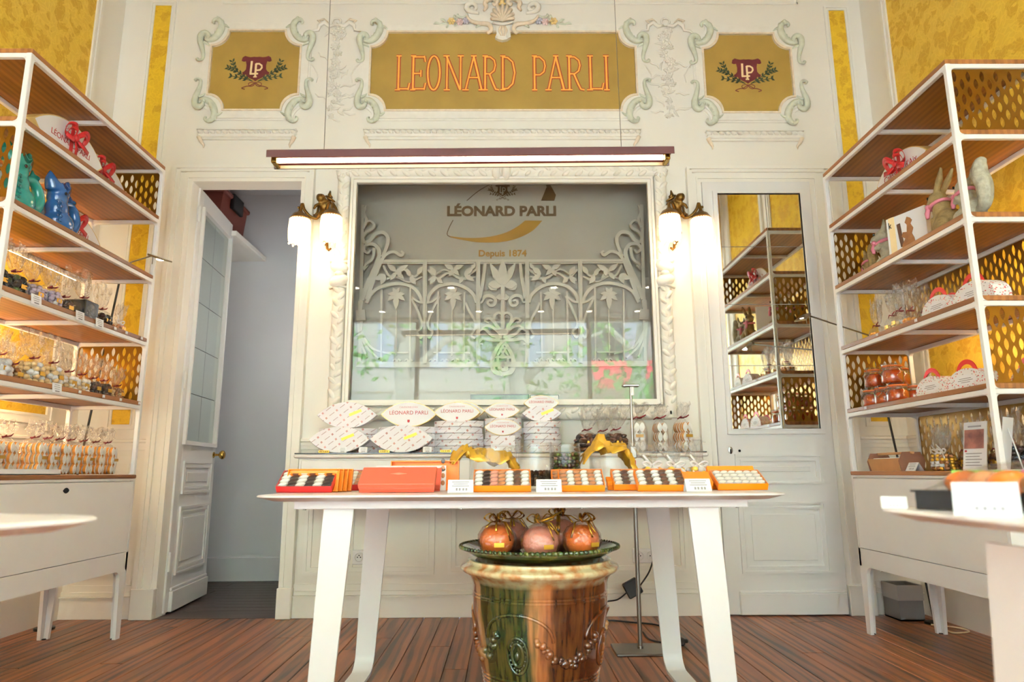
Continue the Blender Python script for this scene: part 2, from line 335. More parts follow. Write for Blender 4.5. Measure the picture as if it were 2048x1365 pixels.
# ------------------------------------------------------------------ mesh builder
class MB:
    def __init__(s): s.v = []; s.f = []; s.mi = []; s.k = 0; s.M = None
    def _add(s, vs, fs):
        o = len(s.v)
        if s.M is not None: vs = [s.M @ Vector(p) for p in vs]
        s.v += [tuple(p) for p in vs]; s.f += [tuple(i + o for i in f) for f in fs]; s.mi += [s.k] * len(fs); return s
    def box(s, a, b, c=0.0):
        x0, x1 = sorted((a[0], b[0])); y0, y1 = sorted((a[1], b[1])); z0, z1 = sorted((a[2], b[2]))
        if c <= 0:
            return s._add([(x0, y0, z0), (x1, y0, z0), (x1, y1, z0), (x0, y1, z0), (x0, y0, z1), (x1, y0, z1), (x1, y1, z1), (x0, y1, z1)],
                          [(0, 3, 2, 1), (4, 5, 6, 7), (0, 1, 5, 4), (1, 2, 6, 5), (2, 3, 7, 6), (3, 0, 4, 7)])
        c = min(c, (x1 - x0) * .45, (y1 - y0) * .45, (z1 - z0) * .45)
        X = (x0, x1); Y = (y0, y1); Z = (z0, z1); vs = []; idx = {}
        for i in (0, 1):
            for j in (0, 1):
                for k in (0, 1):
                    sx, sy, sz = (c, -c)[i], (c, -c)[j], (c, -c)[k]
                    for ax, p in (('x', (X[i], Y[j] + sy, Z[k] + sz)), ('y', (X[i] + sx, Y[j], Z[k] + sz)), ('z', (X[i] + sx, Y[j] + sy, Z[k]))):
                        idx[i, j, k, ax] = len(vs); vs.append(p)
        g = lambda i, j, k, a: idx[i, j, k, a]
        fs = []
        for i in (0, 1):
            q = [g(i, 0, 0, 'x'), g(i, 1, 0, 'x'), g(i, 1, 1, 'x'), g(i, 0, 1, 'x')]; fs.append(q if i else q[::-1])
            q = [g(0, i, 0, 'y'), g(0, i, 1, 'y'), g(1, i, 1, 'y'), g(1, i, 0, 'y')]; fs.append(q if i else q[::-1])
            q = [g(0, 0, i, 'z'), g(1, 0, i, 'z'), g(1, 1, i, 'z'), g(0, 1, i, 'z')]; fs.append(q if i else q[::-1])
        for a in (0, 1):
            for b in (0, 1):
                fs.append([g(a, b, 0, 'x'), g(a, b, 0, 'y'), g(a, b, 1, 'y'), g(a, b, 1, 'x')])
                fs.append([g(a, 0, b, 'x'), g(a, 0, b, 'z'), g(a, 1, b, 'z'), g(a, 1, b, 'x')])
                fs.append([g(0, a, b, 'y'), g(0, a, b, 'z'), g(1, a, b, 'z'), g(1, a, b, 'y')])
                for d in (0, 1): fs.append([g(a, b, d, 'x'), g(a, b, d, 'y'), g(a, b, d, 'z')])
        return s._add(vs, fs)
    def prism(s, poly, t0, t1, plane='XZ', c=0.0):
        """polygon extruded between t0 and t1 along the plane's normal; c shrinks the t0 face for a soft edge"""
        n = len(poly)
        def P(p, t): return {'XZ': (p[0], t, p[1]), 'XY': (p[0], p[1], t), 'YZ': (t, p[0], p[1])}[plane]
        vs = [P(p, t0) for p in poly] + [P(p, t1) for p in poly]
        fs = [tuple(range(n - 1, -1, -1)), tuple(range(n, 2 * n))] + [(i, (i + 1) % n, n + (i + 1) % n, n + i) for i in range(n)]
        return s._add(vs, fs)
    def ring(s, outer, inner, t0, t1, plane='XZ'):
        n = len(outer)
        def P(p, t): return {'XZ': (p[0], t, p[1]), 'XY': (p[0], p[1], t), 'YZ': (t, p[0], p[1])}[plane]
        vs = [P(p, t0) for p in outer] + [P(p, t0) for p in inner] + [P(p, t1) for p in outer] + [P(p, t1) for p in inner]
        fs = []
        for i in range(n):
            j = (i + 1) % n
            fs += [(i, j, n + j, n + i), (2 * n + i, 3 * n + i, 3 * n + j, 2 * n + j), (i, 2 * n + i, 2 * n + j, j), (n + i, n + j, 3 * n + j, 3 * n + i)]
        return s._add(vs, fs)
    def lathe(s, prof, n=32, cap=True, c=(0, 0, 0), rfun=None):
        vs = []; fs = []
        for (r, z) in prof:
            for i in range(n):
                a = 2 * PI * i / n; rr = r if rfun is None else rfun(r, z, a)
                vs.append((c[0] + rr * math.cos(a), c[1] + rr * math.sin(a), c[2] + z))
        for k in range(len(prof) - 1):
            for i in range(n):
                j = (i + 1) % n; fs.append((k * n + i, k * n + j, (k + 1) * n + j, (k + 1) * n + i))
        if cap:
            fs.append(tuple(range(n - 1, -1, -1))); m = (len(prof) - 1) * n; fs.append(tuple(m + i for i in range(n)))
        return s._add(vs, fs)
    def ell(s, c, r, nu=10, nv=7, rot=None):
        vs = [(0, 0, -1)]; fs = []
        for k in range(1, nv):
            t = -PI / 2 + PI * k / nv
            for i in range(nu): a = 2 * PI * i / nu; vs.append((math.cos(t) * math.cos(a), math.cos(t) * math.sin(a), math.sin(t)))
        vs.append((0, 0, 1)); L = len(vs) - 1
        for i in range(nu):
            j = (i + 1) % nu; fs.append((0, 1 + j, 1 + i)); b = 1 + (nv - 2) * nu; fs.append((L, b + i, b + j))
        for k in range(nv - 2):
            for i in range(nu): j = (i + 1) % nu; a = 1 + k * nu; fs.append((a + i, a + j, a + nu + j, a + nu + i))
        if not hasattr(r, '__len__'): r = (r, r, r)
        rm = rot.to_3x3() if rot is not None else Matrix.Identity(3)
        return s._add([Vector(c) + rm @ Vector((p[0] * r[0], p[1] * r[1], p[2] * r[2])) for p in vs], fs)
    def sweep(s, pts, rad, n=8, closed=False, flat=None, cap=True):
        """tube along pts; rad number or list; flat=(normal vector, factor): squashes the section along the normal"""
        pts = [Vector(p) for p in pts]; m = len(pts)
        if not hasattr(rad, '__len__'): rad = [rad] * m
        vs = []; fs = []; up = None
        for i in range(m):
            a = pts[i - 1] if (i > 0 or closed) else pts[i]; b = pts[(i + 1) % m] if (i < m - 1 or closed) else pts[i]
            t = (b - a)
            t = t.normalized() if t.length > 1e-9 else Vector((0, 0, 1))
            if flat is not None: nrm = Vector(flat[0]); side = t.cross(nrm)
            else:
                if up is None:
                    up = Vector((0, 0, 1)) if abs(t.z) < 0.9 else Vector((1, 0, 0))
                side = t.cross(up)
                if side.length < 1e-6: side = t.cross(Vector((0, 1, 0)))
            side.normalize(); nrm = side.cross(t).normalized(); up = nrm
            fl = flat[1] if flat is not None else 1.0
            for k in range(n):
                q = 2 * PI * k / n + PI / n
                vs.append(pts[i] + side * (rad[i] * math.cos(q)) + nrm * (rad[i] * fl * math.sin(q)))
        for i in range(m if closed else m - 1):
            for k in range(n):
                j = (k + 1) % n; i2 = (i + 1) % m
                fs.append((i * n + k, i * n + j, i2 * n + j, i2 * n + k))
        if cap and not closed:
            fs.append(tuple(range(n - 1, -1, -1))); fs.append(tuple((m - 1) * n + k for k in range(n)))
        return s._add(vs, fs)
    def bar(s, a, b, w, h=None, up=(0, 0, 1)):
        """rectangular bar from a to b, w across, h along up"""
        h = h or w; a = Vector(a); b = Vector(b); t = (b - a).normalized(); u = Vector(up)
        sd = t.cross(u)
        if sd.length < 1e-6: sd = t.cross(Vector((0, 1, 0)))
        sd.normalize(); u = sd.cross(t).normalized()
        vs = []
        for p in (a, b):
            for i, j in ((-1, -1), (1, -1), (1, 1), (-1, 1)): vs.append(p + sd * (i * w / 2) + u * (j * h / 2))
        return s._add(vs, [(3, 2, 1, 0), (4, 5, 6, 7), (0, 1, 5, 4), (1, 2, 6, 5), (2, 3, 7, 6), (3, 0, 4, 7)])
    def stroke(s, pts, w, y0, y1, closed=False):
        """flat ribbon of width w in the XZ plane between depths y0 and y1"""
        m = len(pts); P = [Vector((p[0], p[1])) for p in pts]; L = []; Rr = []
        for i in range(m):
            a = P[i - 1] if (i > 0 or closed) else P[i]; b = P[(i + 1) % m] if (i < m - 1 or closed) else P[i]
            t = (b - a).normalized(); nn = Vector((-t.y, t.x)); ww = (w[i] if hasattr(w, '__len__') else w) / 2
            L.append(P[i] + nn * ww); Rr.append(P[i] - nn * ww)
        vs = [(p.x, y0, p.y) for p in L] + [(p.x, y0, p.y) for p in Rr] + [(p.x, y1, p.y) for p in L] + [(p.x, y1, p.y) for p in Rr]
        fs = []
        for i in range(m if closed else m - 1):
            j = (i + 1) % m
            fs += [(i, j, m + j, m + i), (2 * m + i, 3 * m + i, 3 * m + j, 2 * m + j), (i, 2 * m + i, 2 * m + j, j), (m + i, m + j, 3 * m + j, 3 * m + i)]
        if not closed: fs += [(0, m, 3 * m, 2 * m), (m - 1, 3 * m - 1, 4 * m - 1, 2 * m - 1)]
        return s._add(vs, fs)
    def moved(s, loc):
        s.v = [(p[0] - loc[0], p[1] - loc[1], p[2] - loc[2]) for p in s.v]; return s
    def mesh(s, name, mats, smooth=False, fixn=True):
        me = bpy.data.meshes.new(name); me.from_pydata(s.v, [], s.f)
        for m in (mats if isinstance(mats, (list, tuple)) else [mats]): me.materials.append(MATS[m])
        if any(s.mi): me.polygons.foreach_set('material_index', s.mi)
        if fixn:
            bm = bmesh.new(); bm.from_mesh(me); bmesh.ops.recalc_face_normals(bm, faces=bm.faces); bm.to_mesh(me); bm.free()
        if smooth:
            me.polygons.foreach_set('use_smooth', [True] * len(me.polygons))
            if smooth is not True: me.set_sharp_from_angle(angle=R(smooth))
        me.update(); return me
def link(name, data, parent=None, loc=None, rot=None):
    o = bpy.data.objects.new(name, data); COL.objects.link(o)
    if parent is not None: o.parent = parent
    if loc is not None: o.location = loc
    if rot is not None: o.rotation_euler = rot
    return o
def obj(name, mb, mat, parent=None, loc=None, rot=None, smooth=False, world=True):
    """world=True: the mesh was written in world coordinates; it is moved into the (unrotated) parent's space"""
    if parent is not None and world and loc is None:
        mb.moved(tuple(wloc(parent)))
    return link(name, mb.mesh(name, mat, smooth), parent, loc, rot)
def wloc(o):
    v = Vector(o.location)
    while o.parent is not None: o = o.parent; v += Vector(o.location)
    return v
def tag(o, label, cat, group=None, kind=None):
    o['label'] = label; o['category'] = cat
    if group: o['group'] = group
    if kind: o['kind'] = kind
    return o
def thing(name, label, cat, loc=(0, 0, 0), rotz=0.0, group=None):
    o = bpy.data.objects.new(name, None); COL.objects.link(o); o.location = loc; o.rotation_euler = (0, 0, rotz)
    o.empty_display_size = 0.05
    return tag(o, label, cat, group)
def struct(name, mb, mat, smooth=False, parent=None):
    o = obj(name, mb, mat, parent, smooth=smooth)
    if parent is None: o['kind'] = 'structure'
    return o
def sempty(name, loc=(0, 0, 0)):
    o = bpy.data.objects.new(name, None); COL.objects.link(o); o.location = loc; o['kind'] = 'structure'; return o
def kids(o): return [c for c in ALLKIDS.get(o.name, [])]
def copy_tree(o, loc=None, rotz=None, label=None, group=None, parent=None, scale=None):
    c = o.copy(); COL.objects.link(c); c.parent = parent
    if loc is not None: c.location = loc
    if rotz is not None: c.rotation_euler = (0, 0, rotz)
    if scale is not None: c.scale = (scale, scale, scale) if not hasattr(scale, '__len__') else scale
    if label: c['label'] = label
    if group: c['group'] = group
    for ch in o.children: copy_tree(ch, parent=c)
    return c
def catmull(pts, n=6, closed=False):
    P = [Vector(p) for p in pts]; m = len(P); out = []
    for i in range(m if closed else m - 1):
        p0 = P[i - 1] if (i > 0 or closed) else P[0] * 2 - P[1]; p1 = P[i]; p2 = P[(i + 1) % m]
        p3 = P[(i + 2) % m] if (i + 2 < m or closed) else P[-1] * 2 - P[-2]
        for k in range(n):
            t = k / n; out.append(0.5 * ((2 * p1) + (p2 - p0) * t + (2 * p0 - 5 * p1 + 4 * p2 - p3) * t * t + (3 * p1 - p0 - 3 * p2 + p3) * t ** 3))
    if not closed: out.append(P[-1])
    return out
def lens(a, b, n=14):
    """calisson outline: half length a, half width b, points at +-a on x"""
    Rr = (a * a + b * b) / (2 * b); th = math.asin(min(1, a / Rr)); pts = []
    for i in range(n): t = -th + 2 * th * i / n; pts.append((Rr * math.sin(t), -(Rr * math.cos(t) - (Rr - b))))
    for i in range(n): t = th - 2 * th * i / n; pts.append((Rr * math.sin(t), Rr * math.cos(t) - (Rr - b)))
    return pts
def text_mesh(name, txt, size, mat, extrude=0.0008, align='CENTER', offset=0.0, space=1.0, shear=0.0):
    cu = bpy.data.curves.new(name, 'FONT'); cu.body = txt; cu.size = size; cu.extrude = extrude; cu.align_x = align; cu.offset = offset
    cu.space_character = space; cu.shear = shear; cu.resolution_u = 4
    o = bpy.data.objects.new('tmp_text', cu); me = bpy.data.meshes.new_from_object(o)
    bpy.data.objects.remove(o); bpy.data.curves.remove(cu)
    me.name = name; me.materials.clear(); me.materials.append(MATS[mat]); return me
def text_on(name, txt, size, mat, parent, loc, rot=(PI / 2, 0, 0), width=None, height=None, **kw):
    me = text_mesh(name, txt, size, mat, **kw)
    xs = [v.co.x for v in me.vertices]; ys = [v.co.y for v in me.vertices]
    o = link(name, me, parent, loc, rot)
    sx = width / (max(xs) - min(xs)) if width else 1.0; sy = height / (max(ys) - min(ys)) if height else sx
    o.scale = (sx, sy, 1); return o
def blob(name, parts, mat, voxel=0.006, smooth_it=6, parent=None):
    """one continuous skin over overlapping ellipsoids / tubes (voxel remesh)"""
    me = parts.mesh(name + '_raw', mat); o = bpy.data.objects.new('tmp_blob', me); COL.objects.link(o)
    md = o.modifiers.new('r', 'REMESH'); md.mode = 'VOXEL'; md.voxel_size = voxel
    sm = o.modifiers.new('s', 'SMOOTH'); sm.iterations = smooth_it; sm.factor = 0.5
    dg = bpy.context.evaluated_depsgraph_get(); dg.update()
    m2 = bpy.data.meshes.new_from_object(o.evaluated_get(dg)); m2.name = name
    bpy.data.objects.remove(o)
    m2.materials.clear(); m2.materials.append(MATS[mat]); m2.polygons.foreach_set('use_smooth', [True] * len(m2.polygons)); return m2
# ================================================================== ROOM
YB = 4.20; XL = -2.62; XR = 2.46; YF = -1.70; ZC = 4.60
DX0, DX1, DZ = -2.04, -1.333, 2.695           # left doorway
WX0, WX1, WZ0, WZ1 = -0.971, 0.921, 1.262, 2.681   # display window
LX0, LX1, LZ = 1.275, 1.985, 2.685            # right door leaf
# floor: plank by plank
fl = sempty('floor')
fb = MB(); fb.box((XL - .15, YF - .3, -0.10), (XR + .15, YB + .10, -0.022)); obj('subfloor', fb, 'choc_dark', fl)
rnd = random.Random(3)
w = 0.102; x = XL - 0.3; k = 0
while x < XR + 0.4:
    y = YF - 0.3 + rnd.uniform(-1.5, 0)
    while y < YB:
        ln = rnd.uniform(1.6, 2.9); y2 = min(y + ln, YB + 0.02)
        if y2 < YF: y = y2; continue
        ya = max(y, YF - 0.3)
        # boards run to the back wall, turned a hair off the room's axis
        b = MB(); b.box((-w / 2 + .0012, 0, -0.022), (w / 2 - .0012, y2 - ya - .002, rnd.uniform(-.0008, 0)), 0.002)
        xo = x + w / 2 - 0.004 * (ya - 2)
        if xo > XL - .06 and xo < XR + .06:
            link('plank', b.mesh('plank', 'floor_wood'), fl, (xo, ya, 0), (0, 0, R(0.23)))
        y = y2
    x += w
# back wall with doorway and display-window opening
wb = MB(); T = 0.12
wb.box((XL - T, YB, 0), (DX0, YB + T, ZC)); wb.box((DX0, YB, DZ), (DX1, YB + T, ZC)); wb.box((DX1, YB, 0), (-1.10, YB + T, ZC))
wb.box((-1.10, YB, 0), (1.05, YB + T, 1.18)); wb.box((-1.10, YB, 2.95), (1.05, YB + T, ZC)); wb.box((1.05, YB, 0), (XR + T, YB + T, ZC))
wb.ring([(-1.10, 1.18), (1.05, 1.18), (1.05, 2.95), (-1.10, 2.95)], [(WX0, WZ0), (WX1, WZ0), (WX1, WZ1), (WX0, WZ1)], YB, YB + .012, 'XZ')
struct('wall_back', wb, 'wall_cream')
wl_ = MB(); wl_.box((XL - T, YF, 0), (XL, YB, ZC)); struct('wall_left', wl_, 'wall_cream')
wr_ = MB(); wr_.box((XR, YF, 0), (XR + T, YB, ZC)); struct('wall_right', wr_, 'wall_cream')
cl = MB(); cl.box((XL - T, YF, ZC), (XR + T, YB + T, ZC + .1)); struct('ceiling', cl, 'ceiling_white')
# front soffit above the shop front (behind the camera) and its fascia
sf = MB(); sf.box((XL, YF, 3.12), (XR, 0.55, 3.22)); sf.box((XL, 0.47, 3.22), (XR, 0.55, ZC)); struct('wall_front_soffit', sf, 'shop_brown')

def frame_rect(mb, x0, z0, x1, z1, w, y, d, prof=((0, 1.0), (0.45, 0.55), (0.75, 0.8))):
    """stepped picture-frame moulding in the XZ plane, standing d proud of y towards -y"""
    for (a, hgt), (b, _) in zip(prof, list(prof[1:]) + [(1.0, 0)]):
        o = [(x0 + a * w, z0 + a * w), (x1 - a * w, z0 + a * w), (x1 - a * w, z1 - a * w), (x0 + a * w, z1 - a * w)]
        i = [(x0 + b * w, z0 + b * w), (x1 - b * w, z0 + b * w), (x1 - b * w, z1 - b * w), (x0 + b * w, z1 - b * w)]
        mb.ring(o, i, y - d * hgt, y, 'XZ')
# baseboards (stepped)
def base_back(x0, x1):
    b = MB(); b.box((x0, YB - .022, 0), (x1, YB, .118), .002); b.box((x0, YB - .034, .118), (x1, YB, .124)); b.box((x0, YB - .016, .124), (x1, YB, .15), .003)
    b.box((x0, YB - .007, .15), (x1, YB, .185)); return b
bb = base_back(DX1 + .085, LX0 - .1); struct('baseboard_back', bb, 'trim_cream')
b1 = base_back(XL, DX0 - .13); struct('baseboard_back_left', b1, 'trim_cream')
b2 = base_back(LX1 + .16, XR); struct('baseboard_back_right', b2, 'trim_cream')
for nm, s_, X in (('baseboard_left', 1, XL), ('baseboard_right', -1, XR)):
    b = MB(); b.box((X, YF, 0), (X + s_ * .03, YB, .30)); b.box((X, YF, .30), (X + s_ * .022, YB, .33)); b.box((X, YF, .33), (X + s_ * .01, YB, .36)); struct(nm, b, 'trim_cream')
# dado rails
n_ = 0
def trim(mb, mat='trim_cream', smooth=False):
    global n_; n_ += 1; return struct('trim_%d' % n_, mb, mat, smooth)
def rail_back(x0, x1, z):
    m = MB(); m.box((x0, YB - .012, z - .055), (x1, YB, z - .03)); m.box((x0, YB - .03, z - .012), (x1, YB, z + .012), .006); m.box((x0, YB - .018, z - .03), (x1, YB, z - .012)); trim(m)
rail_back(DX1 + .085, WX0 - .17, 1.02); rail_back(WX1 + .16, LX0 - .1, 1.02); rail_back(XL, DX0 - .13, 1.02); rail_back(LX1 + .16, XR, 1.02)
for s_, X in ((1, XL), (-1, XR)):
    m = MB(); m.box((X, YF, .965), (X + s_ * .012, YB, .99)); m.box((X, YF, 1.008), (X + s_ * .03, YB, 1.032), .006); m.box((X, YF, .99), (X + s_ * .018, YB, 1.008)); trim(m)
# wainscot panel mouldings, back wall
for (x0, x1) in ((-1.20, -1.02), (-.955, -.43), (-.35, .30), (.385, 1.07), (-2.56, -2.24), (2.20, 2.43)):
    m = MB(); frame_rect(m, x0, .235, x1, .93, .045, YB, .014); trim(m)
# wainscot panels, side walls (built in the YZ plane)
def frame_side(X, s_, y0, z0, y1, z1, w, d):
    m = MB()
    for a, b, h in ((0, .45, 1.0), (.45, .75, .55), (.75, 1.0, .8)):
        o = [(y0 + a * w, z0 + a * w), (y1 - a * w, z0 + a * w), (y1 - a * w, z1 - a * w), (y0 + a * w, z1 - a * w)]
        i = [(y0 + b * w, z0 + b * w), (y1 - b * w, z0 + b * w), (y1 - b * w, z1 - b * w), (y0 + b * w, z1 - b * w)]
        m.ring(o, i, X, X + s_ * d * h, 'YZ')
    return m
for s_, X in ((1, XL), (-1, XR)):
    for (y0, y1) in ((2.30, 3.95), (1.15, 2.15), (-.6, 1.0)):
        trim(frame_side(X, s_, y0, .44, y1, .92, .05, .014))
        trim(frame_side(X, s_, y0, 1.10, y1, 4.45, .055, .02))
        g = MB(); g.box((X, y0 + .05, 1.15), (X + s_ * .004, y1 - .05, 4.40))
        struct('wall_%s_damask_panel' % ('left' if s_ > 0 else 'right'), g, 'damask_gold')
# narrow damask strips on the back wall, each in a small frame
for (x0, x1, z1) in ((-2.41, -2.297, 3.995), (2.235, 2.346, 3.96)):
    g = MB(); g.box((x0, YB - .003, 1.12), (x1, YB, z1)); struct('wall_back_damask_strip', g, 'damask_gold')
    m = MB(); frame_rect(m, x0 - .03, 1.09, x1 + .03, z1 + .03, .03, YB, .014); trim(m)
# plain frame line high on the back wall
m = MB()
for x0, x1 in ((-1.10, 1.04), (1.20, 2.03)):
    frame_rect(m, x0 if x0 > 0 else -1.9, 4.012, x1, 4.55, .02, YB, .010)
m = MB(); m.box((-1.95, YB - .010, 4.008), (2.03, YB, 4.026), .004); m.box((2.012, YB - .010, 4.008), (2.03, YB, 4.5), .004); trim(m)

# ------------------------------------------------------------------ door casings
def casing(x0, x1, z1, wl0, wr0):
    m = MB(); y = YB
    for side, xa, wd in ((-1, x0, wl0), (1, x1, wr0)):
        for a, b, d in ((0, .22, .018), (.22, .34, .026), (.34, .62, .020), (.62, .8, .034), (.8, 1.0, .044)):
            m.box((xa + side * a * wd, y - d, .17), (xa + side * b * wd, y, z1 + a * .10 + (.10 * (b - a))))
        m.box((xa, y - .05, 0), (xa + side * wd * 1.02, y, .17), .003)
    for a, b, d in ((0, .22, .018), (.22, .34, .026), (.34, .62, .020), (.62, .8, .034), (.8, 1.0, .044)):
        m.box((x0 - a * wl0 - .0, y - d, z1 + a * .105), (x1 + a * wr0, y, z1 + b * .105))
    return m
m = casing(DX0, DX1, DZ, .130, .085); d1 = struct('door_1_casing', m, 'trim_cream')
m = casing(LX0, LX1, LZ, .095, .155); d2 = struct('door_2_casing', m, 'trim_cream')

# ------------------------------------------------------------------ closet behind the left doorway
c_ = MB(); c_.box((-3.3, 5.6, 0), (-0.9, 5.7, 3.2)); struct('wall_closet_back', c_, 'closet_grey')
c_ = MB(); c_.box((-2.76, YB + T, 0), (-2.66, 5.6, 3.2)); struct('wall_closet_left', c_, 'closet_grey')
c_ = MB(); c_.box((-1.2, YB + T, 0), (-1.1, 5.6, 3.2)); struct('wall_closet_right', c_, 'closet_grey')
c_ = MB(); c_.box((-3.3, YB + T, 3.2), (-0.9, 5.7, 3.3)); struct('ceiling_closet', c_, 'closet_grey')
c_ = MB(); c_.box((-2.66, 5.57, 0), (-1.2, 5.6, .18), .004); struct('baseboard_closet', c_, 'closet_grey')
cf = sempty('floor_closet')
c_ = MB(); c_.box((-3.3, YB + .1, -.1), (-.9, 5.7, -.022)); obj('subfloor', c_, 'choc_dark', cf)
for i in range(14):
    y0 = YB + .115 + i * .105
    for j, (xa, xb) in enumerate(((-2.66, -2.3 + .25 * math.sin(i * 2.1)), (-2.3 + .25 * math.sin(i * 2.1), -1.2))):
        b = MB(); b.box((0, .0015, -.022), (xb - xa - .002, .1035, 0), .002)
        link('plank', b.mesh('plank', 'closet_floor_wood'), cf, (xa, y0, 0))
t_ = MB(); t_.box((DX0, YB - .012, -.02), (DX1, YB + .115, .001), .001); struct('door_1_threshold', t_, 'closet_floor_wood')
cs = thing('closet_shelf', 'white shelf board high inside the dark closet', 'shelf', (-2.62, 5.35, 2.62))
s_ = MB(); s_.box((-2.66, 4.95, 2.60), (-2.05, 5.6, 2.64), .003); obj('board', s_, 'trim_cream', cs)
s_ = MB(); s_.box((-2.45, 5.28, 2.42), (-2.42, 5.6, 2.60)); s_.box((-2.45, 5.57, 2.3), (-2.42, 5.6, 2.6)); obj('bracket', s_, 'trim_cream', cs)
sb = thing('storage_box', 'reddish plastic storage box with black lid clips on the closet shelf', 'box', (-2.42, 5.3, 2.64))
s_ = MB(); s_.prism([(-2.60, 2.64), (-2.26, 2.64), (-2.22, 3.0), (-2.63, 3.0)], 5.06, 5.55, 'XZ'); obj('tub', s_, 'storage_red', sb)
s_ = MB(); s_.box((-2.65, 5.04, 3.0), (-2.20, 5.57, 3.04), .01); obj('lid', s_, 'storage_red', sb)
s_ = MB(); s_.box((-2.222, 5.2, 2.92), (-2.19, 5.4, 3.05), .006); obj('clip', s_, 'storage_black', sb)

gl = thing('closet_fill_globe', 'white globe added out of view to brighten the closet, beside the doorway', 'lamp', (-1.26, 4.85, 2.0))  # invented globe, out of view, put in to brighten the closet
m = MB(); m.ell((-1.30, 4.85, 2.0), .07, 16, 10); obj('globe', m, 'closet_fill_glow', gl, smooth=True)
m = MB(); m.box((-1.225, 4.81, 1.96), (-1.20, 4.89, 2.04), .004); obj('wall_mount', m, 'white_metal', gl)
gld = bpy.data.lights.new('closet_fill_light', 'POINT'); gld.energy = 5; gld.color = (1.0, .96, .9); gld.shadow_soft_size = .08  # added fill light that lifts the closet walls
glo = bpy.data.objects.new('closet_fill_light', gld); COL.objects.link(glo); glo.location = (-1.46, 4.85, 1.9)

# ------------------------------------------------------------------ panelled doors
def panel_raised(mb, x0, z0, x1, z1, y, d=.012):
    w = .042
    for a, b, h in ((0, .35, 1.0), (.35, .7, .4), (.7, 1.0, .75)):
        o = [(x0 + a * w, z0 + a * w), (x1 - a * w, z0 + a * w), (x1 - a * w, z1 - a * w), (x0 + a * w, z1 - a * w)]
        i = [(x0 + b * w, z0 + b * w), (x1 - b * w, z0 + b * w), (x1 - b * w, z1 - b * w), (x0 + b * w, z1 - b * w)]
        mb.ring(o, i, y - d * h, y, 'XZ')
    k = w + .03
    mb.box((x0 + k, y - .006, z0 + k), (x1 - k, y, z1 - k), .004)
# right door: closed, with a mirror of eight panes
dr = sempty('door_2', (LX0, YB, 0))
m = MB(); m.box((LX0 + .002, YB - .030, .008), (LX1 - .002, YB - .001, LZ - .002), .002); obj('door_leaf', m, 'door_white', dr)
yd = YB - .030
m = MB(); panel_raised(m, 1.375, .748, 1.90, .925, yd); obj('small_panel', m, 'door_white', dr)
m = MB(); panel_raised(m, 1.375, .235, 1.90, .645, yd); obj('large_panel', m, 'door_white', dr)
m = MB(); m.box((LX0 + .075, yd - .02, .008), (LX1 - .012, yd, .125), .003); m.box((LX0 + .075, yd - .012, .125), (LX1 - .012, yd, .14), .004); obj('plinth', m, 'door_white', dr)
mx0, mx1, mz0, mz1 = 1.368, 1.905, 1.075, 2.595
m = MB(); m.ring([(mx0 - .028, mz0 - .03), (mx1 + .028, mz0 - .03), (mx1 + .028, mz1 + .02), (mx0 - .028, mz1 + .02)], [(mx0, mz0), (mx1, mz0), (mx1, mz1), (mx0, mz1)], yd - .016, yd, 'XZ')
m.ring([(mx0 - .006, mz0 - .006), (mx1 + .006, mz0 - .006), (mx1 + .006, mz1 + .006), (mx0 - .006, mz1 + .006)], [(mx0, mz0), (mx1, mz0), (mx1, mz1), (mx0, mz1)], yd - .022, yd, 'XZ'); obj('mirror_frame', m, 'door_white', dr)
xs = (mx0, 1.682, mx1); zs = (mz0, 1.465, 1.855, 2.235, mz1)
for i in range(2):
    for j in range(4):
        m = MB(); m.box((xs[i] + .0012, yd - .007, zs[j] + .0012), (xs[i + 1] - .0012, yd - .001, zs[j + 1] - .0012), .0008); obj('mirror_pane', m, 'mirror', dr)
m = MB(); kx = 1.352; m.lathe([(.017, 0), (.017, .004), (.010, .006)], 14, c=(0, 0, 0)); 
for q in range(len(m.v)): v = m.v[q]; m.v[q] = (kx + v[0] * .8, yd - v[2], .948 + v[1] * 1.3)
obj('keyhole_plate', m, 'steel', dr, smooth=40)
m = MB(); m.box((kx - .004, yd - .0075, .928), (kx + .004, yd - .006, .955)); obj('keyhole', m, 'black_hole', dr)
m = MB(); m.ell((1.407, yd - .002, .945), (.008, .004, .008), 10, 6); obj('lock_hole', m, 'black_hole', dr)
# left door: swung open into the closet
dl = sempty('door_1', (DX0 + .012, YB + .075, 0)); dl.rotation_euler = (0, 0, R(95))
DW = DX1 - DX0 - .012; TH = .038
def dpart(name, mb, mat, smooth=False): return obj(name, mb, mat, dl, loc=(0, 0, 0), smooth=smooth, world=False)
m = MB(); gz0, gz1, gx0, gx1 = 1.03, 2.56, .075, DW - .055
m.box((0, 0, .012), (gx0, TH, DZ - .004), .002); m.box((gx1, 0, .012), (DW, TH, DZ - .004), .002); m.box((gx0, 0, .012), (gx1, TH, gz0), .001); m.box((gx0, 0, gz1), (gx1, TH, DZ - .004), .001)
dpart('door_leaf', m, 'door_white')
m = MB(); panel_raised(m, .10, .70, DW - .075, .905, 0); dpart('small_panel', m, 'door_white')
m = MB(); panel_raised(m, .10, .215, DW - .075, .625, 0); dpart('large_panel', m, 'door_white')
m = MB(); m.box((.05, -.022, .012), (DW - .02, 0, .13), .003); m.box((.05, -.014, .13), (DW - .02, 0, .15), .004); dpart('plinth', m, 'door_white')
m = MB(); m.ring([(gx0 - .02, gz0 - .025), (gx1 + .02, gz0 - .025), (gx1 + .02, gz1 + .02), (gx0 - .02, gz1 + .02)], [(gx0, gz0), (gx1, gz0), (gx1, gz1), (gx0, gz1)], -.02, .0, 'XZ'); dpart('glazing_frame', m, 'door_white')
nz_ = 5
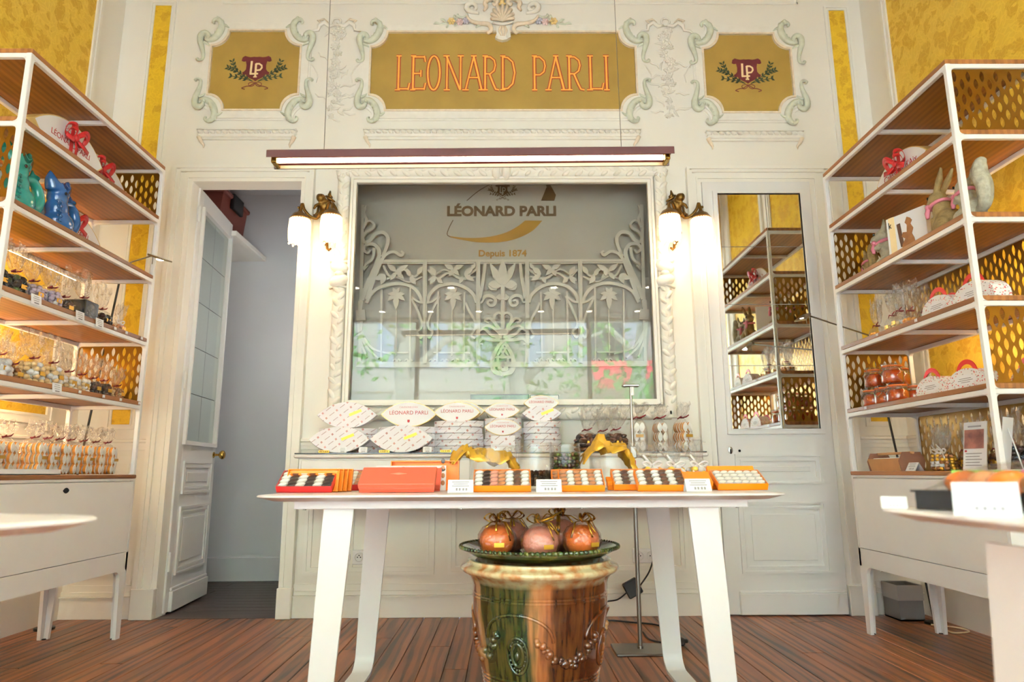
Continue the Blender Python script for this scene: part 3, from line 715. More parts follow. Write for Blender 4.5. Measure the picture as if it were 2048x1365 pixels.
for i in range(2):
    for j in range(nz_):
        xa = gx0 + (gx1 - gx0) * i / 2; xb = gx0 + (gx1 - gx0) * (i + 1) / 2; za = gz0 + (gz1 - gz0) * j / nz_; zb = gz0 + (gz1 - gz0) * (j + 1) / nz_
        m = MB(); m.box((xa + .0015, .008, za + .0015), (xb - .0015, .014, zb - .0015), .001); dpart('glass_pane', m, 'door_pane')
m = MB(); m.box((gx0, .0155, gz0), (gx1, .022, gz1)); dpart('pane_backing', m, 'storage_black')
m = MB(); m.M = Matrix.Translation((DW - .035, 0, .955)) @ Matrix.Rotation(R(90), 4, 'X')
m.lathe([(.022, 0), (.022, .004), (.009, .008), (.008, .035), (.02, .042), (.031, .055), (.030, .07), (.018, .078), (.0, .08)], 18, cap=False); dpart('door_knob', m, 'brass', 60)
m = MB(); m.box((DW - .001, .008, .83), (DW + .006, .028, .87)); dpart('latch', m, 'steel')
for z in (.25, 1.35, 2.45):
    m = MB(); m.lathe([(.009, 0), (.009, .10)], 12, c=(-.006, -.006, z)); m.ell((-.006, -.006, z + .105), (.008, .008, .008), 8, 6); dpart('hinge', m, 'door_white', 40)
# ================================================================== STUCCO AND PAINTED PANELS
Yw = YB
def concave(x0, z0, x1, z1, r_x, r_z, n=8):
    """rectangle whose corners are cut by inward (concave) quarter arcs"""
    pts = []
    for cx, cz, a0 in ((x0, z0, 90), (x1, z0, 180), (x1, z1, 270), (x0, z1, 0)):
        for i in range(n + 1):
            a = R(a0 - 90 * i / n); pts.append((cx + r_x * math.cos(a), cz + r_z * math.sin(a)))
    return pts
# corner scroll outlines traced around the left panel's upper left corner, in metres from that corner
def tr(pts): 
    c = atY(340 + 400 / 4.55, 295 / 4.55, Yw)      # corner of the gold field
    out = []
    for p in pts: q = atY(340 + p[0] / 4.55, p[1] / 4.55, Yw); out.append((q.x - c.x, q.z - c.z))
    return out
SC_A = tr([(262, 540), (250, 552), (268, 562), (300, 548), (305, 500), (293, 440), (282, 385), (290, 335), (322, 315), (352, 330), (352, 358), (332, 362), (324, 346)])
SC_B = tr([(322, 372), (362, 378), (408, 362), (445, 325), (470, 278), (474, 236), (452, 200), (418, 194), (398, 214), (408, 230)])
SC_C = tr([(478, 262), (505, 246), (540, 268)])
SC_D = tr([(312, 400), (345, 415), (362, 432)])
SC_E = tr([(470, 240), (486, 212), (484, 196)])
RA = [.006, .009, .008, .010, .013, .017, .021, .022, .020, .016, .013, .010, .006]
RB = [.012, .018, .022, .024, .024, .021, .017, .013, .010, .006]
def scroll_mesh():
    m = MB()
    for pts, rad in ((SC_A, RA), (SC_B, RB), (SC_C, [.012, .010, .004]), (SC_D, [.010, .008, .003]), (SC_E, [.011, .008, .003])):
        P = catmull([(p[0], 0, p[1]) for p in pts], 5); n = len(P); rr = []
        for i in range(n):
            t = i / (n - 1) * (len(rad) - 1); a = int(min(t, len(rad) - 2)); rr.append(rad[a] + (rad[a + 1] - rad[a]) * (t - a))
        m.sweep([(p.x, -.012, p.z) for p in P], rr, 8, flat=((0, 1, 0), .9))
    # acanthus lobes along the arc
    Pb = catmull([(p[0], 0, p[1]) for p in SC_B], 5)
    for i in range(6, len(Pb) - 12, 4): m.ell((Pb[i].x - .006, -.022, Pb[i].z + .010), (.010, .008, .015), 8, 5, Matrix.Rotation(R(35 * i), 4, 'Y'))
    return m
scroll_me = scroll_mesh().mesh('corner_scroll', 'stucco_green', True)
def painted_panel(label, x0, z0, x1, z1, rx, rz):
    t = thing('painted_panel', label, 'wall panel', ((x0 + x1) / 2, Yw, z0))
    cx, cz = (x0 + x1) / 2, z0
    inner = concave(x0, z0, x1, z1, rx, rz)
    b = .062
    outer = concave(x0 - b, z0 - b, x1 + b, z1 + b, rx * .9, rz * .9)
    edge = concave(x0 - .012, z0 - .012, x1 + .012, z1 + .012, rx * 1.0, rz * 1.0)
    m = MB(); m.ring(outer, inner, Yw - .016, Yw, 'XZ'); obj('frame', m, 'stucco', t)
    m = MB(); m.ring(edge, inner, Yw - .024, Yw - .015, 'XZ'); obj('inner_bead', m, 'stucco_tinted', t)
    lip = concave(x0 - b - .012, z0 - b - .012, x1 + b + .012, z1 + b + .012, rx * .9, rz * .9)
    m = MB(); m.ring(lip, outer, Yw - .008, Yw, 'XZ'); obj('outer_bead', m, 'stucco', t)
    m = MB(); m.prism(inner, Yw - .006, Yw, 'XZ'); obj('gold_field', m, 'gold_paint', t)
    for sx, sz, X, Z in ((1, 1, x0, z1), (-1, 1, x1, z1), (1, -1, x0, z0), (-1, -1, x1, z0)):
        o = link('corner_scroll', scroll_me, t, (X - cx, -.010, Z - cz)); o.scale = (sx, 1, sz)
    return t
pL = painted_panel('left gold wall panel with red crest, near the doorway', -1.99, 3.208, -1.396, 3.79, .11, .115)
pC = painted_panel('long gold wall panel lettered across the top of the wall', -.911, 3.205, .878, 3.78, .11, .115)
pR = painted_panel('right gold wall panel with red crest, above the mirrored door', 1.349, 3.190, 1.938, 3.768, .11, .115)

# ---- crest: shield, monogram, laurels, ribbon (flat painted marks on the two small panels)
def crest(t, cx, cz, Y, s, redmat='crest_red', inkmat='crest_cream', greenmat='laurel_green'):
    """cx,cz centre in world; s metres per unit (shield about 2 units high)"""
    L = wloc(t)
    half = [(0, -1.0), (.18, -.86), (.42, -.74), (.60, -.62), (.72, -.45), (.92, -.50), (1.0, -.30), (.86, -.22), (.74, -.05), (.72, .30), (.78, .62), (.95, .58), (1.10, .66), (1.04, .92), (.86, 1.05), (.66, .98), (.45, .94), (.2, .98), (0, .96)]
    poly = half + [(-p[0], p[1]) for p in half[-2:0:-1]]
    m = MB(); m.prism([(cx + p[0] * s, cz + p[1] * s) for p in poly], Y - .0015, Y, 'XZ'); obj('shield', m, redmat, t)
    m = MB(); q = lambda pts: [(cx + a * s, cz + b * s) for a, b in pts]
    y0, y1 = Y - .003, Y - .0015
    m.stroke(q([(-.34, .62), (-.38, -.42)]), .15 * s, y0 - .0001, y1); m.stroke(q([(-.44, -.42), (.18, -.40)]), .13 * s, y0 - .0002, y1)
    m.stroke(q([(-.02, .42), (-.02, -.66)]), .14 * s, y0 - .0003, y1)
    m.stroke(q([(-.02, .40), (.22, .40), (.40, .26), (.42, .08), (.30, -.10), (-.02, -.14)]), .13 * s, y0, y1); m.stroke(q([(-.16, -.66), (.1, -.66)]), .1 * s, y0, y1)
    obj('monogram', m, inkmat, t)
    for sg in (-1, 1):
        m = MB()
        for stem in ([(.2, -1.0), (.8, -.6), (1.45, -.1), (1.75, .55)], [(.2, -1.0), (.95, -.75), (1.9, -.55)], [(1.0, -.45), (1.6, -.1), (2.1, .12)]):
            P = catmull([(p[0], 0, p[1]) for p in stem], 5)
            m.stroke([(cx + sg * p.x * s, cz + p.z * s) for p in P], .05 * s, Y - .001, Y)
            for i in range(3, len(P), 2):
                d = (P[i] - P[i - 1]).normalized()
                for sd in (-1, 1):
                    a = math.atan2(d.z, d.x) + sd * R(38); l_ = .34; w_ = .075
                    tip = (P[i].x + l_ * math.cos(a), P[i].z + l_ * math.sin(a)); mid = (P[i].x + .5 * l_ * math.cos(a), P[i].z + .5 * l_ * math.sin(a))
                    nx, nz = -math.sin(a) * w_, math.cos(a) * w_
                    lf = [(P[i].x, P[i].z), (mid[0] + nx, mid[1] + nz), tip, (mid[0] - nx, mid[1] - nz)]
                    m.prism([(cx + sg * p[0] * s, cz + p[1] * s) for p in lf], Y - .0012 - .0001 * sd, Y, 'XZ')
        obj('laurel', m, greenmat, t)
    m = MB()
    for sg in (-1, 1):
        m.stroke([(cx + sg * p.x * s, cz + p.z * s) for p in catmull([(0, 0, -1.12), (.25, 0, -1.08), (.48, 0, -1.2), (.35, 0, -1.42), (.12, 0, -1.34), (0, 0, -1.15)], 4)], .05 * s, Y - .001, Y)
        m.stroke([(cx + sg * p.x * s, cz + p.z * s) for p in catmull([(.05, 0, -1.15), (.4, 0, -1.38), (.6, 0, -1.4), (.95, 0, -1.55), (.72, 0, -1.65)], 4)], .06 * s, Y - .001, Y)
    obj('ribbon', m, redmat, t)
crest(pL, -1.688, 3.512, Yw - .006, .092); crest(pR, 1.640, 3.494, Yw - .006, .092)

# ---- the long panel's serif lettering: orange letters with a dark red outline
def letter_strokes(ch):
    """strokes in a box 1 wide x 1 high: (points, widthfactor); serifs as short wedges"""
    S = lambda x, z, d=1: [([(x - .16, z), (x + .16, z)], .5)]
    if ch == 'L': return [([(.25, 0), (.25, 1)], 1), ([(.25, .03), (.86, .03)], .6), ([(.86, .0), (.94, .2)], .5)] + S(.25, 1) + S(.2, 0)
    if ch == 'E': return [([(.2, 0), (.2, 1)], 1), ([(.2, .03), (.9, .03)], .6), ([(.9, 0), (.98, .2)], .5), ([(.2, .97), (.88, .97)], .6), ([(.88, 1), (.95, .82)], .5), ([(.2, .48), (.68, .48)], .55), ([(.68, .58), (.68, .38)], .5)] + S(.2, 1) + S(.2, 0)
    if ch == 'I': return [([(.5, 0), (.5, 1)], 1)] + S(.5, 1) + S(.5, 0)
    if ch == 'P': return [([(.22, 0), (.22, 1)], 1), ([(.22, .97), (.55, .97), (.82, .85), (.88, .70), (.80, .53), (.55, .44), (.22, .44)], .6)] + S(.22, 1) + S(.22, 0)
    if ch == 'R': return [([(.2, 0), (.2, 1)], 1), ([(.2, .97), (.5, .97), (.74, .87), (.80, .72), (.72, .56), (.5, .47), (.2, .47)], .6), ([(.45, .47), (.7, .15), (.82, .02), (1.02, 0)], .8)] + S(.2, 1) + S(.2, 0)
    if ch == 'D': return [([(.2, 0), (.2, 1)], 1), ([(.2, .97), (.5, .95), (.8, .82), (.93, .5), (.8, .18), (.5, .04), (.2, .03)], .7)] + S(.2, 1) + S(.2, 0)
    if ch == 'N': return [([(.14, 0), (.14, 1)], .6), ([(.10, 1), (.82, 0)], 1), ([(.84, 0), (.84, 1)], .6)] + S(.1, 1) + S(.14, 0) + S(.84, 1)
    if ch == 'A': return [([(.1, 0), (.5, .98)], .6), ([(.5, .98), (.9, 0)], 1.05), ([(.25, .36), (.75, .36)], .5), ([(.36, 1.0), (.64, 1.0)], .5)] + S(.1, 0) + S(.9, 0)
    if ch == 'O':
        return [([(.5 + .42 * math.cos(a), .5 + .5 * math.sin(a)) for a in [2 * PI * i / 24 for i in range(25)]], .85)]
def zoomX(zx): return atY(680 + zx / 3.103, 460 / 3.103, Yw).x
zT = atY(1000, 352 / 3.103, Yw).z; zBt = atY(1000, 562 / 3.103, Yw).z
for ch, za, zb in (('L', 340, 440), ('E', 435, 535), ('O', 538, 628), ('N', 648, 768), ('A', 768, 892), ('R', 880, 985), ('D', 990, 1092), ('P', 1185, 1285), ('A', 1280, 1400), ('R', 1400, 1512), ('L', 1525, 1640), ('I', 1625, 1680)):
    x0, x1 = zoomX(za), zoomX(zb); hgt = zT - zBt
    for nm, ww, yy, mt in (('letter_outline', .026, .0020, 'letter_red'), ('letter', .0125, .0030, 'letter_orange')):
        m = MB()
        for si, (pts, k) in enumerate(letter_strokes(ch)):
            P = [(x0 + (x1 - x0) * p[0], zBt + hgt * p[1]) for p in pts]
            w_ = ww * (.55 + .45 * k) if nm == 'letter' else ww * (.62 + .38 * k)
            if ch == 'I' and len(pts) == 2 and abs(pts[0][0] - pts[1][0]) > .1: P = [((x0 + x1) / 2 + (p[0] - (x0 + x1) / 2) * 2.0, p[1]) for p in P]
            m.stroke(P, w_, Yw - .006 - yy - si * .00009, Yw - .006 - yy + .0009 - si * .00009)
        obj(nm, m, mt, pC)

# ---- shell cartouche above the long panel
ct = thing('shell_cartouche', 'cream rococo shell cartouche with painted flowers above the long gold panel', 'wall ornament', (-.035, Yw, 3.70))
def q8(zx, zy): p = atY(880 + zx / 8.192, zy / 8.192, Yw); return (p.x, p.z)
def sw(mb, pts, rad, y=-.03, flat=.9, n=8, k=5):
    P = catmull([(q8(*p)[0], 0, q8(*p)[1]) for p in pts], k); N = len(P); rr = []
    for i in range(N):
        t = i / (N - 1) * (len(rad) - 1); a = int(min(t, len(rad) - 2)); rr.append(rad[a] + (rad[a + 1] - rad[a]) * (t - a))
    mb.sweep([(p.x, Yw + y, p.z) for p in P], rr, n, flat=((0, 1, 0), flat))
mir = lambda pts: [(2048 - p[0] + 0, p[1]) for p in pts]
m = MB()
body = [(450, 200), (560, 260), (700, 262), (800, 160), (1024, 60), (1250, 160), (1350, 262), (1480, 260), (1600, 200), (1590, 300), (1480, 390), (1250, 410), (1024, 440), (800, 410), (600, 400), (480, 320)]
m.prism([q8(*p) for p in body], Yw - .022, Yw, 'XZ'); obj('shield_body', m, 'stucco', ct)
for fn in (lambda p: p, mir):
    m = MB(); sw(m, fn([(640, 262), (540, 245), (470, 215), (440, 170), (470, 120), (530, 105), (580, 135), (590, 180), (560, 210), (525, 195), (530, 165)]), [.010, .014, .018, .02, .019, .017, .015, .013, .011, .009, .006], -.03); obj('side_volute', m, 'stucco', ct, smooth=True)
    m = MB(); sw(m, fn([(720, 230), (760, 170), (740, 110), (790, 50), (870, 20), (930, 60), (930, 115), (890, 130), (870, 100)]), [.008, .014, .016, .018, .019, .018, .015, .012, .007], -.035); obj('top_volute', m, 'stucco_tinted', ct, smooth=True)
    m = MB(); sw(m, fn([(440, 300), (500, 380), (620, 425), (780, 440), (830, 480), (840, 540), (800, 580), (765, 560)]), [.007, .011, .014, .016, .016, .015, .013, .007], -.03); obj('lower_scroll', m, 'stucco_tinted', ct, smooth=True)
    m = MB(); sw(m, fn([(590, 490), (650, 440), (760, 430)]), [.005, .012, .006], -.024); obj('acanthus_leaf', m, 'stucco_green', ct, smooth=True)
    m = MB(); sw(m, fn([(440, 290), (380, 320), (320, 310), (285, 280), (300, 260)]), [.010, .009, .009, .008, .005], -.02); obj('branch', m, 'stucco_green', ct, smooth=True)
    for (fx, fy), mt in (((190, 380), 'stucco_yellow'), ((430, 375), 'stucco_lilac'), ((330, 390), 'stucco_pink')):
        m = MB(); c = q8(*fn([(fx, fy)])[0])
        for i in range(6):
            a = i * PI / 3; m.ell((c[0] + .016 * math.cos(a), Yw - .022, c[1] + .016 * math.sin(a)), (.013, .010, .010), 8, 5, Matrix.Rotation(-a, 4, 'Y'))
        m.ell((c[0], Yw - .03, c[1]), .009, 8, 5); obj('flower', m, mt, ct, smooth=True)
    for pts in ([(110, 400), (60, 350), (10, 335)], [(140, 420), (60, 410), (-30, 440)], [(150, 410), (120, 470), (130, 480)], [(260, 330), (240, 290), (235, 260)], [(270, 410), (250, 450), (255, 460)], [(20, 420), (-60, 400), (-110, 430)]):
        m = MB(); sw(m, fn(pts), [.004, .011, .002], -.014, .6); obj('leaf', m, 'stucco_green', ct, smooth=True)
cxy = q8(1024, 410)
for i in range(9):                                  # ribs of the shell fan
    a = R(90 + (i - 4) * 19); ln = .135 - .012 * abs(i - 4)
    m = MB(); p0 = (cxy[0], cxy[1] + .005); p1 = (cxy[0] + ln * math.cos(a) * .85, cxy[1] + ln * math.sin(a))
    m.sweep([(p0[0], Yw - .03, p0[1]), ((p0[0] + p1[0]) / 2, Yw - .045, (p0[1] + p1[1]) / 2), (p1[0], Yw - .04, p1[1])], [.004, .010, .013], 8); m.ell((p1[0], Yw - .04, p1[1]), .013, 8, 6); obj('shell_rib', m, 'stucco_tinted', ct, smooth=True)
c = q8(1020, 95); m = MB(); m.ell((c[0], Yw - .05, c[1]), (.016, .02, .018), 12, 8); m.ell((c[0], Yw - .04, c[1] - .016), (.026, .016, .010), 12, 8); obj('boss', m, 'stucco_yellow', ct, smooth=True)
m = MB(); pen = [(910, 470), (930, 600), (905, 660), (960, 690), (1024, 705), (1100, 690), (1160, 650), (1150, 540), (1160, 470)]; m.prism([q8(*p) for p in pen], Yw - .034, Yw - .006, 'XZ'); obj('pendant_tongue', m, 'stucco', ct)
for fx in (975, 1030, 1085): 
    m = MB(); sw(m, [(1030 + (fx - 1030) * .6, 480), (fx, 560), (1030 + (fx - 1030) * .5, 640)], [.007, .010, .004], -.036); obj('pendant_flute', m, 'stucco_tinted', ct, smooth=True)
for fn in (lambda p: p, mir):
    c = q8(*fn([(945, 650)])[0]); m = MB(); m.ell((c[0], Yw - .036, c[1]), (.009, .008, .009), 10, 6); obj('pendant_bead', m, 'stucco', ct, smooth=True)
m = MB(); sw(m, [(870, 420), (940, 440), (1024, 448), (1110, 440), (1200, 410)], [.006, .009, .010, .009, .006], -.036); obj('collar', m, 'stucco', ct, smooth=True)
m = MB(); sw(m, [(960, 30), (1024, 0), (1090, 30)], [.01, .016, .01], -.04); m.ell((q8(1024, -60)[0], Yw - .03, q8(1024, -60)[1]), (.05, .03, .035), 12, 8); obj('crown', m, 'stucco', ct, smooth=True)

# ---- low relief floral drops between the panels
rosettes = []
for v in range(3):
    m = MB(); n = 5 + v
    for i in range(n):
        a = 2 * PI * i / n; m.ell((.017 * math.cos(a), -.006, .017 * math.sin(a)), (.013, .009, .008), 8, 5, Matrix.Rotation(-a, 4, 'Y'))
    m.ell((0, -.011, 0), (.008, .009, .008), 8, 5); rosettes.append(m.mesh('rosette', 'stucco', True))
m = MB(); m.sweep([(0, -.002, 0), (.012, -.008, .03), (.008, -.006, .062), (0, -.002, .085)], [.004, .010, .009, .002], 6, flat=((0, 1, 0), .7)); leaf_me = m.mesh('leaf', 'stucco', True)
m = MB(); m.sweep([(0, -.003, 0), (.02, -.008, .012), (.05, -.006, .006), (.075, -.003, .02)], [.003, .006, .006, .002], 6, flat=((0, 1, 0), .7)); tend_me = m.mesh('tendril', 'stucco', True)
for lab, cx in (('floral stucco garland on the wall left of the long gold panel', -1.157), ('floral stucco garland on the wall right of the long gold panel', 1.100)):
    t = thing('floral_garland', lab, 'wall ornament', (cx, Yw, 3.08)); rn = random.Random(int(cx * 100))
    zz = 3.08
    # ribbon bow on top
    for sg in (-1, 1):
        m = MB(); m.sweep([(cx + sg * a, Yw - .014, z) for a, z in ((.015, 3.84), (.05, 3.83), (.085, 3.86), (.12, 3.835), (.125, 3.80), (.165, 3.795), (.20, 3.76))], [.010, .014, .016, .014, .010, .008, .004], 8, flat=((0, 1, 0), .7)); obj('bow_loop', m, 'stucco', t, smooth=True)
        m = MB(); m.sweep([(cx + sg * a, Yw - .010, z) for a, z in ((.10, 3.85), (.13, 3.875), (.09, 3.885), (.06, 3.86))], [.006, .009, .009, .005], 6, flat=((0, 1, 0), .7)); obj('bow_fold', m, 'stucco_tinted', t, smooth=True)
        m = MB(); m.sweep([(cx + sg * (.16 + .05 * math.sin(i * .9)) , Yw - .006, 3.74 - i * .055) for i in range(7)], [.004, .006, .004, .006, .005, .004, .002], 6, flat=((0, 1, 0), .7)); obj('ribbon_tail', m, 'stucco', t, smooth=True)
    m = MB(); m.sweep([(cx + .028 * math.cos(a), Yw - .014, 3.865 + .028 * math.sin(a)) for a in [2 * PI * i / 14 for i in range(14)]], .007, 6, closed=True); obj('bow_ring', m, 'stucco', t, smooth=True)
    z = 3.80
    while z > 3.11:
        for k in range(2):
            o = link('rosette', rosettes[rn.randrange(3)], t, (rn.uniform(-.032, .032), -.002, z - 3.08 + rn.uniform(-.01, .01)), (0, rn.uniform(0, 6), 0)); sc_ = rn.uniform(.6, 1.15) * (.75 + .25 * (z > 3.3)); o.scale = (sc_, 1, sc_)
        for k in range(2):
            a = rn.uniform(-PI, PI); o = link('leaf', leaf_me, t, (rn.uniform(-.03, .03), 0, z - 3.08), (0, a, 0)); o.scale = (.8, .8, .8)
        z -= .058
    for k in range(9):
        sg = rn.choice((-1, 1)); o = link('tendril', tend_me, t, (sg * rn.uniform(.03, .06), 0, rn.uniform(.1, .5)), (0, rn.uniform(-.7, .7), 0)); o.scale = (sg * rn.uniform(1, 1.7), 1, 1.2)

# ---- three carved ledges under the panels
m = MB(); m.ell((0, 0, 0), (.020, .016, .012), 8, 6, Matrix.Rotation(R(24), 4, 'Y')); bead_me = m.mesh('carved_bead', 'stucco', True)
for lab, x0, x1, z in (('carved cream ledge under the left crest panel', -2.040, -1.385, 3.040), ('long carved cream ledge under the lettered panel', -.945, .896, 3.040), ('carved cream ledge under the right crest panel', 1.328, 1.980, 3.027)):
    t = thing('wall_ledge', lab, 'moulding', ((x0 + x1) / 2, Yw, z - .05))
    m = MB(); m.box((x0, Yw - .040, z + .012), (x1, Yw, z + .02), .002); m.box((x0 + .012, Yw - .030, z - .035), (x1 - .012, Yw, z - .012), .003); m.box((x0 + .02, Yw - .018, z - .048), (x1 - .02, Yw, z - .035)); m.box((x0 + .006, Yw - .022, z - .012), (x1 - .006, Yw, z + .012)); obj('ledge', m, 'stucco', t)
    n = int((x1 - x0) / .0405)
    for i in range(n): link('carved_bead', bead_me, t, (x0 + (x1 - x0) * (i + .5) / n - (x0 + x1) / 2, -.026, .05))
    for sg, xe in ((1, x0 + .015), (-1, x1 - .015)):
        m = MB(); m.sweep([(xe, Yw - .02, z - .03), (xe + sg * .012, Yw - .016, z - .06), (xe + sg * .03, Yw - .008, z - .085), (xe + sg * .028, Yw - .006, z - .105)], [.016, .012, .008, .002], 8); obj('end_scroll', m, 'stucco_tinted', t, smooth=True)
# ================================================================== DISPLAY WINDOW
v_ = sempty('window_1', (-.025, YB, WZ0))
YV = 4.50
m = MB(); m.box((-1.2, YV, 1.0), (1.15, YV + .03, 3.05)); obj('back_panel', m, 'vitrine_back', v_)
m = MB(); m.box((-1.2, YB + T, 1.0), (-1.10, YV, 3.05)); m.box((1.05, YB + T, 1.0), (1.15, YV, 3.05)); m.box((-1.2, YB + T, 2.95), (1.15, YV, 3.05)); obj('vitrine_case', m, 'vitrine_back', v_)
m = MB(); m.box((-1.1, YB + .012, 1.18), (1.05, YV, WZ0 - .012)); obj('vitrine_floor', m, 'vitrine_back', v_)
m = MB(); m.box((WX0, YB + .012, WZ0), (WX1, YB + .018, WZ1)); obj('glass', m, 'window_glass', v_)
m = MB(); m.ring([(WX0 - .035, WZ0 - .035), (WX1 + .035, WZ0 - .035), (WX1 + .035, WZ1 + .035), (WX0 - .035, WZ1 + .035)], [(WX0, WZ0), (WX1, WZ0), (WX1, WZ1), (WX0, WZ1)], YB - .03, YB + .01, 'XZ')
m.ring([(WX0 - .035, WZ0 - .035), (WX1 + .035, WZ0 - .035), (WX1 + .035, WZ1 + .035), (WX0 - .035, WZ1 + .035)], [(WX0 - .02, WZ0 - .02), (WX1 + .02, WZ0 - .02), (WX1 + .02, WZ1 + .02), (WX0 - .02, WZ1 + .02)], YB - .042, YB - .03, 'XZ'); obj('inner_frame', m, 'trim_cream', v_)
# carved garland frame round it
cf_ = thing('carved_window_frame', 'carved cream garland frame with knots around the display window', 'window frame', (-.025, YB, 1.18))
fx0, fx1, fz0, fz1 = WX0 - .085, WX1 + .085, WZ0 - .085, WZ1 + .078
def run(pa, pb, name, r=.042):
    m = MB(); m.sweep([pa, pb], r, 12, flat=((0, 1, 0), .7)); obj(name, m, 'stucco', cf_, smooth=60)
run((fx0, YB - .012, fz0 - .03), (fx0, YB - .012, fz1), 'side_rod'); run((fx1, YB - .012, fz0 - .03), (fx1, YB - .012, fz1), 'side_rod')
run((fx0, YB - .012, fz1), (fx1, YB - .012, fz1), 'top_rod'); run((fx0, YB - .012, fz0), (fx1, YB - .012, fz0), 'bottom_rod')
m = MB(); m.ell((0, 0, 0), (.034, .016, .015), 10, 6); cleaf = m.mesh('carved_leaf', 'stucco', True)
rn = random.Random(5)
def garland(p0, p1, step=.040):
    d = Vector(p1) - Vector(p0); n = max(2, int(d.length / step)); ang = math.atan2(d.z, d.x)
    for i in range(n):
        p = Vector(p0) + d * ((i + .5) / n); sg = 1 if i % 2 else -1
        nrm = Vector((-math.sin(ang), 0, math.cos(ang)))
        o = link('carved_leaf', cleaf, cf_, Vector((p.x, YB - .033, p.z)) + nrm * (sg * .016) - Vector((-.025, YB, 1.18)), (0, -(ang + sg * R(38)) + rn.uniform(-.15, .15), 0)); s_ = rn.uniform(.8, 1.15); o.scale = (s_, 1, s_)
for X in (fx0, fx1): garland((X, 0, fz0 + .06), (X, 0, 1.98)); garland((X, 0, 2.14), (X, 0, fz1 - .04))
garland((fx0 + .05, 0, fz1), (-.09, 0, fz1)); garland((fx1 - .05, 0, fz1), (.04, 0, fz1)); garland((fx0 + .05, 0, fz0), (fx1 - .05, 0, fz0))
def knot(cx, cz, vert):
    m = MB()
    for sg in (-1, 1):
        if vert: m.ell((cx, YB - .03, cz + sg * .045), (.064, .042, .042), 14, 9, Matrix.Rotation(R(18 * sg), 4, 'Y')); m.sweep([(cx - .062, YB - .02, cz + sg * .088), (cx, YB - .05, cz + sg * .075), (cx + .062, YB - .02, cz + sg * .088)], .010, 8)
        else: m.ell((cx + sg * .032, YB - .03, cz), (.032, .042, .052), 14, 9); m.ell((cx + sg * .062, YB - .02, cz + .02), (.016, .03, .032), 10, 7)
    m.ell((cx, YB - .035, cz), (.03, .035, .022) if vert else (.014, .035, .03), 12, 8); obj('knot', m, 'stucco', cf_, smooth=True)
knot(fx0, 2.06, True); knot(fx1, 2.06, True); knot(-.03, fz1 - .012, False)
for X in (fx0, fx1):
    m = MB(); m.ell((X, YB - .02, fz1), (.055, .03, .055), 14, 8)
    for i in range(8): a = i * PI / 4; m.ell((X + .035 * math.cos(a), YB - .042, fz1 + .035 * math.sin(a)), (.018, .010, .009), 8, 5, Matrix.Rotation(-a, 4, 'Y'))
    obj('corner_rosette', m, 'stucco', cf_, smooth=True)

# ---- ironwork behind the glass (traced on its left half, mirrored)
YG = 4.462; XC = atY(1005.5, 650, YG).x; ZG0 = atY(1005, 730, YG).z
gr = thing('iron_grille', 'cream painted wrought iron grille with vines and scrolls behind the glass', 'grille', (XC, YG, WZ0))
JIT = [0]
def jit():
    JIT[0] += 1; return (JIT[0] % 23) * .00035       # neighbouring pieces never share a plane
def ga(p): q = atY(660 + p[0] / 2.786, 340 + p[1] / 2.786, YG); return (q.x, q.z)
def gc(p): q = atY(900 + p[0] / 5.686, 560 + p[1] / 5.686, YG); return (q.x, q.z)
def iron(name, pts, w, smooth_n=5, conv=ga, both=True, dy=0.0, th=.018):
    w = [q * 1.35 for q in w] if hasattr(w, '__len__') else w * 1.35
    P = [conv(p) for p in pts]
    if smooth_n: P = [(p.x, p.z) for p in catmull([(a, 0, b) for a, b in P], smooth_n)]
    if hasattr(w, '__len__'):
        N = len(P); w = [w[int(min(i / (N - 1) * (len(w) - 1), len(w) - 2))] * (1 - (i / (N - 1) * (len(w) - 1) - int(min(i / (N - 1) * (len(w) - 1), len(w) - 2)))) + w[int(min(i / (N - 1) * (len(w) - 1), len(w) - 2)) + 1] * (i / (N - 1) * (len(w) - 1) - int(min(i / (N - 1) * (len(w) - 1), len(w) - 2))) for i in range(N)]
    for sg in ((1, -1) if both else (1,)):
        Q = P if sg > 0 else [(2 * XC - a, b) for a, b in P]
        j_ = jit(); m = MB(); m.stroke(Q, w, YG - th + dy - j_, YG + dy - j_); obj(name, m, 'grille_cream', gr)
def ileaf(a, b, w, conv=ga, both=True, name='vine_leaf'):
    A, B = conv(a), conv(b); d = math.hypot(B[0] - A[0], B[1] - A[1]); t = ((B[0] - A[0]) / d, (B[1] - A[1]) / d); n_v = (-t[1], t[0])
    prof = [(0, .08), (.2, .7), (.45, 1.0), (.7, .7), (.9, .25), (1.0, 0)]
    poly = [(A[0] + t[0] * d * u + n_v[0] * w * k, A[1] + t[1] * d * u + n_v[1] * w * k) for u, k in prof] + [(A[0] + t[0] * d * u - n_v[0] * w * k, A[1] + t[1] * d * u - n_v[1] * w * k) for u, k in prof[-2::-1]]
    for sg in ((1, -1) if both else (1,)):
        j_ = jit(); m = MB(); m.prism([(p if sg > 0 else (2 * XC - p[0], p[1])) for p in poly], YG - .026 - j_, YG - .010 - j_, 'XZ'); obj(name, m, 'grille_cream', gr)
iron('top_rail', [(285, 512), (975, 512)], .014, 0); iron('top_rail', [(290, 526), (975, 526)], .006, 0, dy=-.004)
iron('bottom_rail', [(150, 1085), (975, 1085)], .022, 0); iron('lower_rail', [(150, 1098), (975, 1098)], .008, 0, dy=-.004)
for x in (531, 826): iron('post', [(x, 512), (x, 1085)], .020, 0, dy=-.006); iron('post_fillet', [(x, 512), (x, 1085)], .008, 0, dy=-.014)
for x, y0 in ((290, 672), (450, 655), (605, 682), (750, 684)): iron('bar', [(x, y0), (x - (6 if x > 500 else 2), 1085)], .009, 0)
for x in (372, 682): iron('bar', [(x, 760), (x - 3, 1040)], .006, 0)
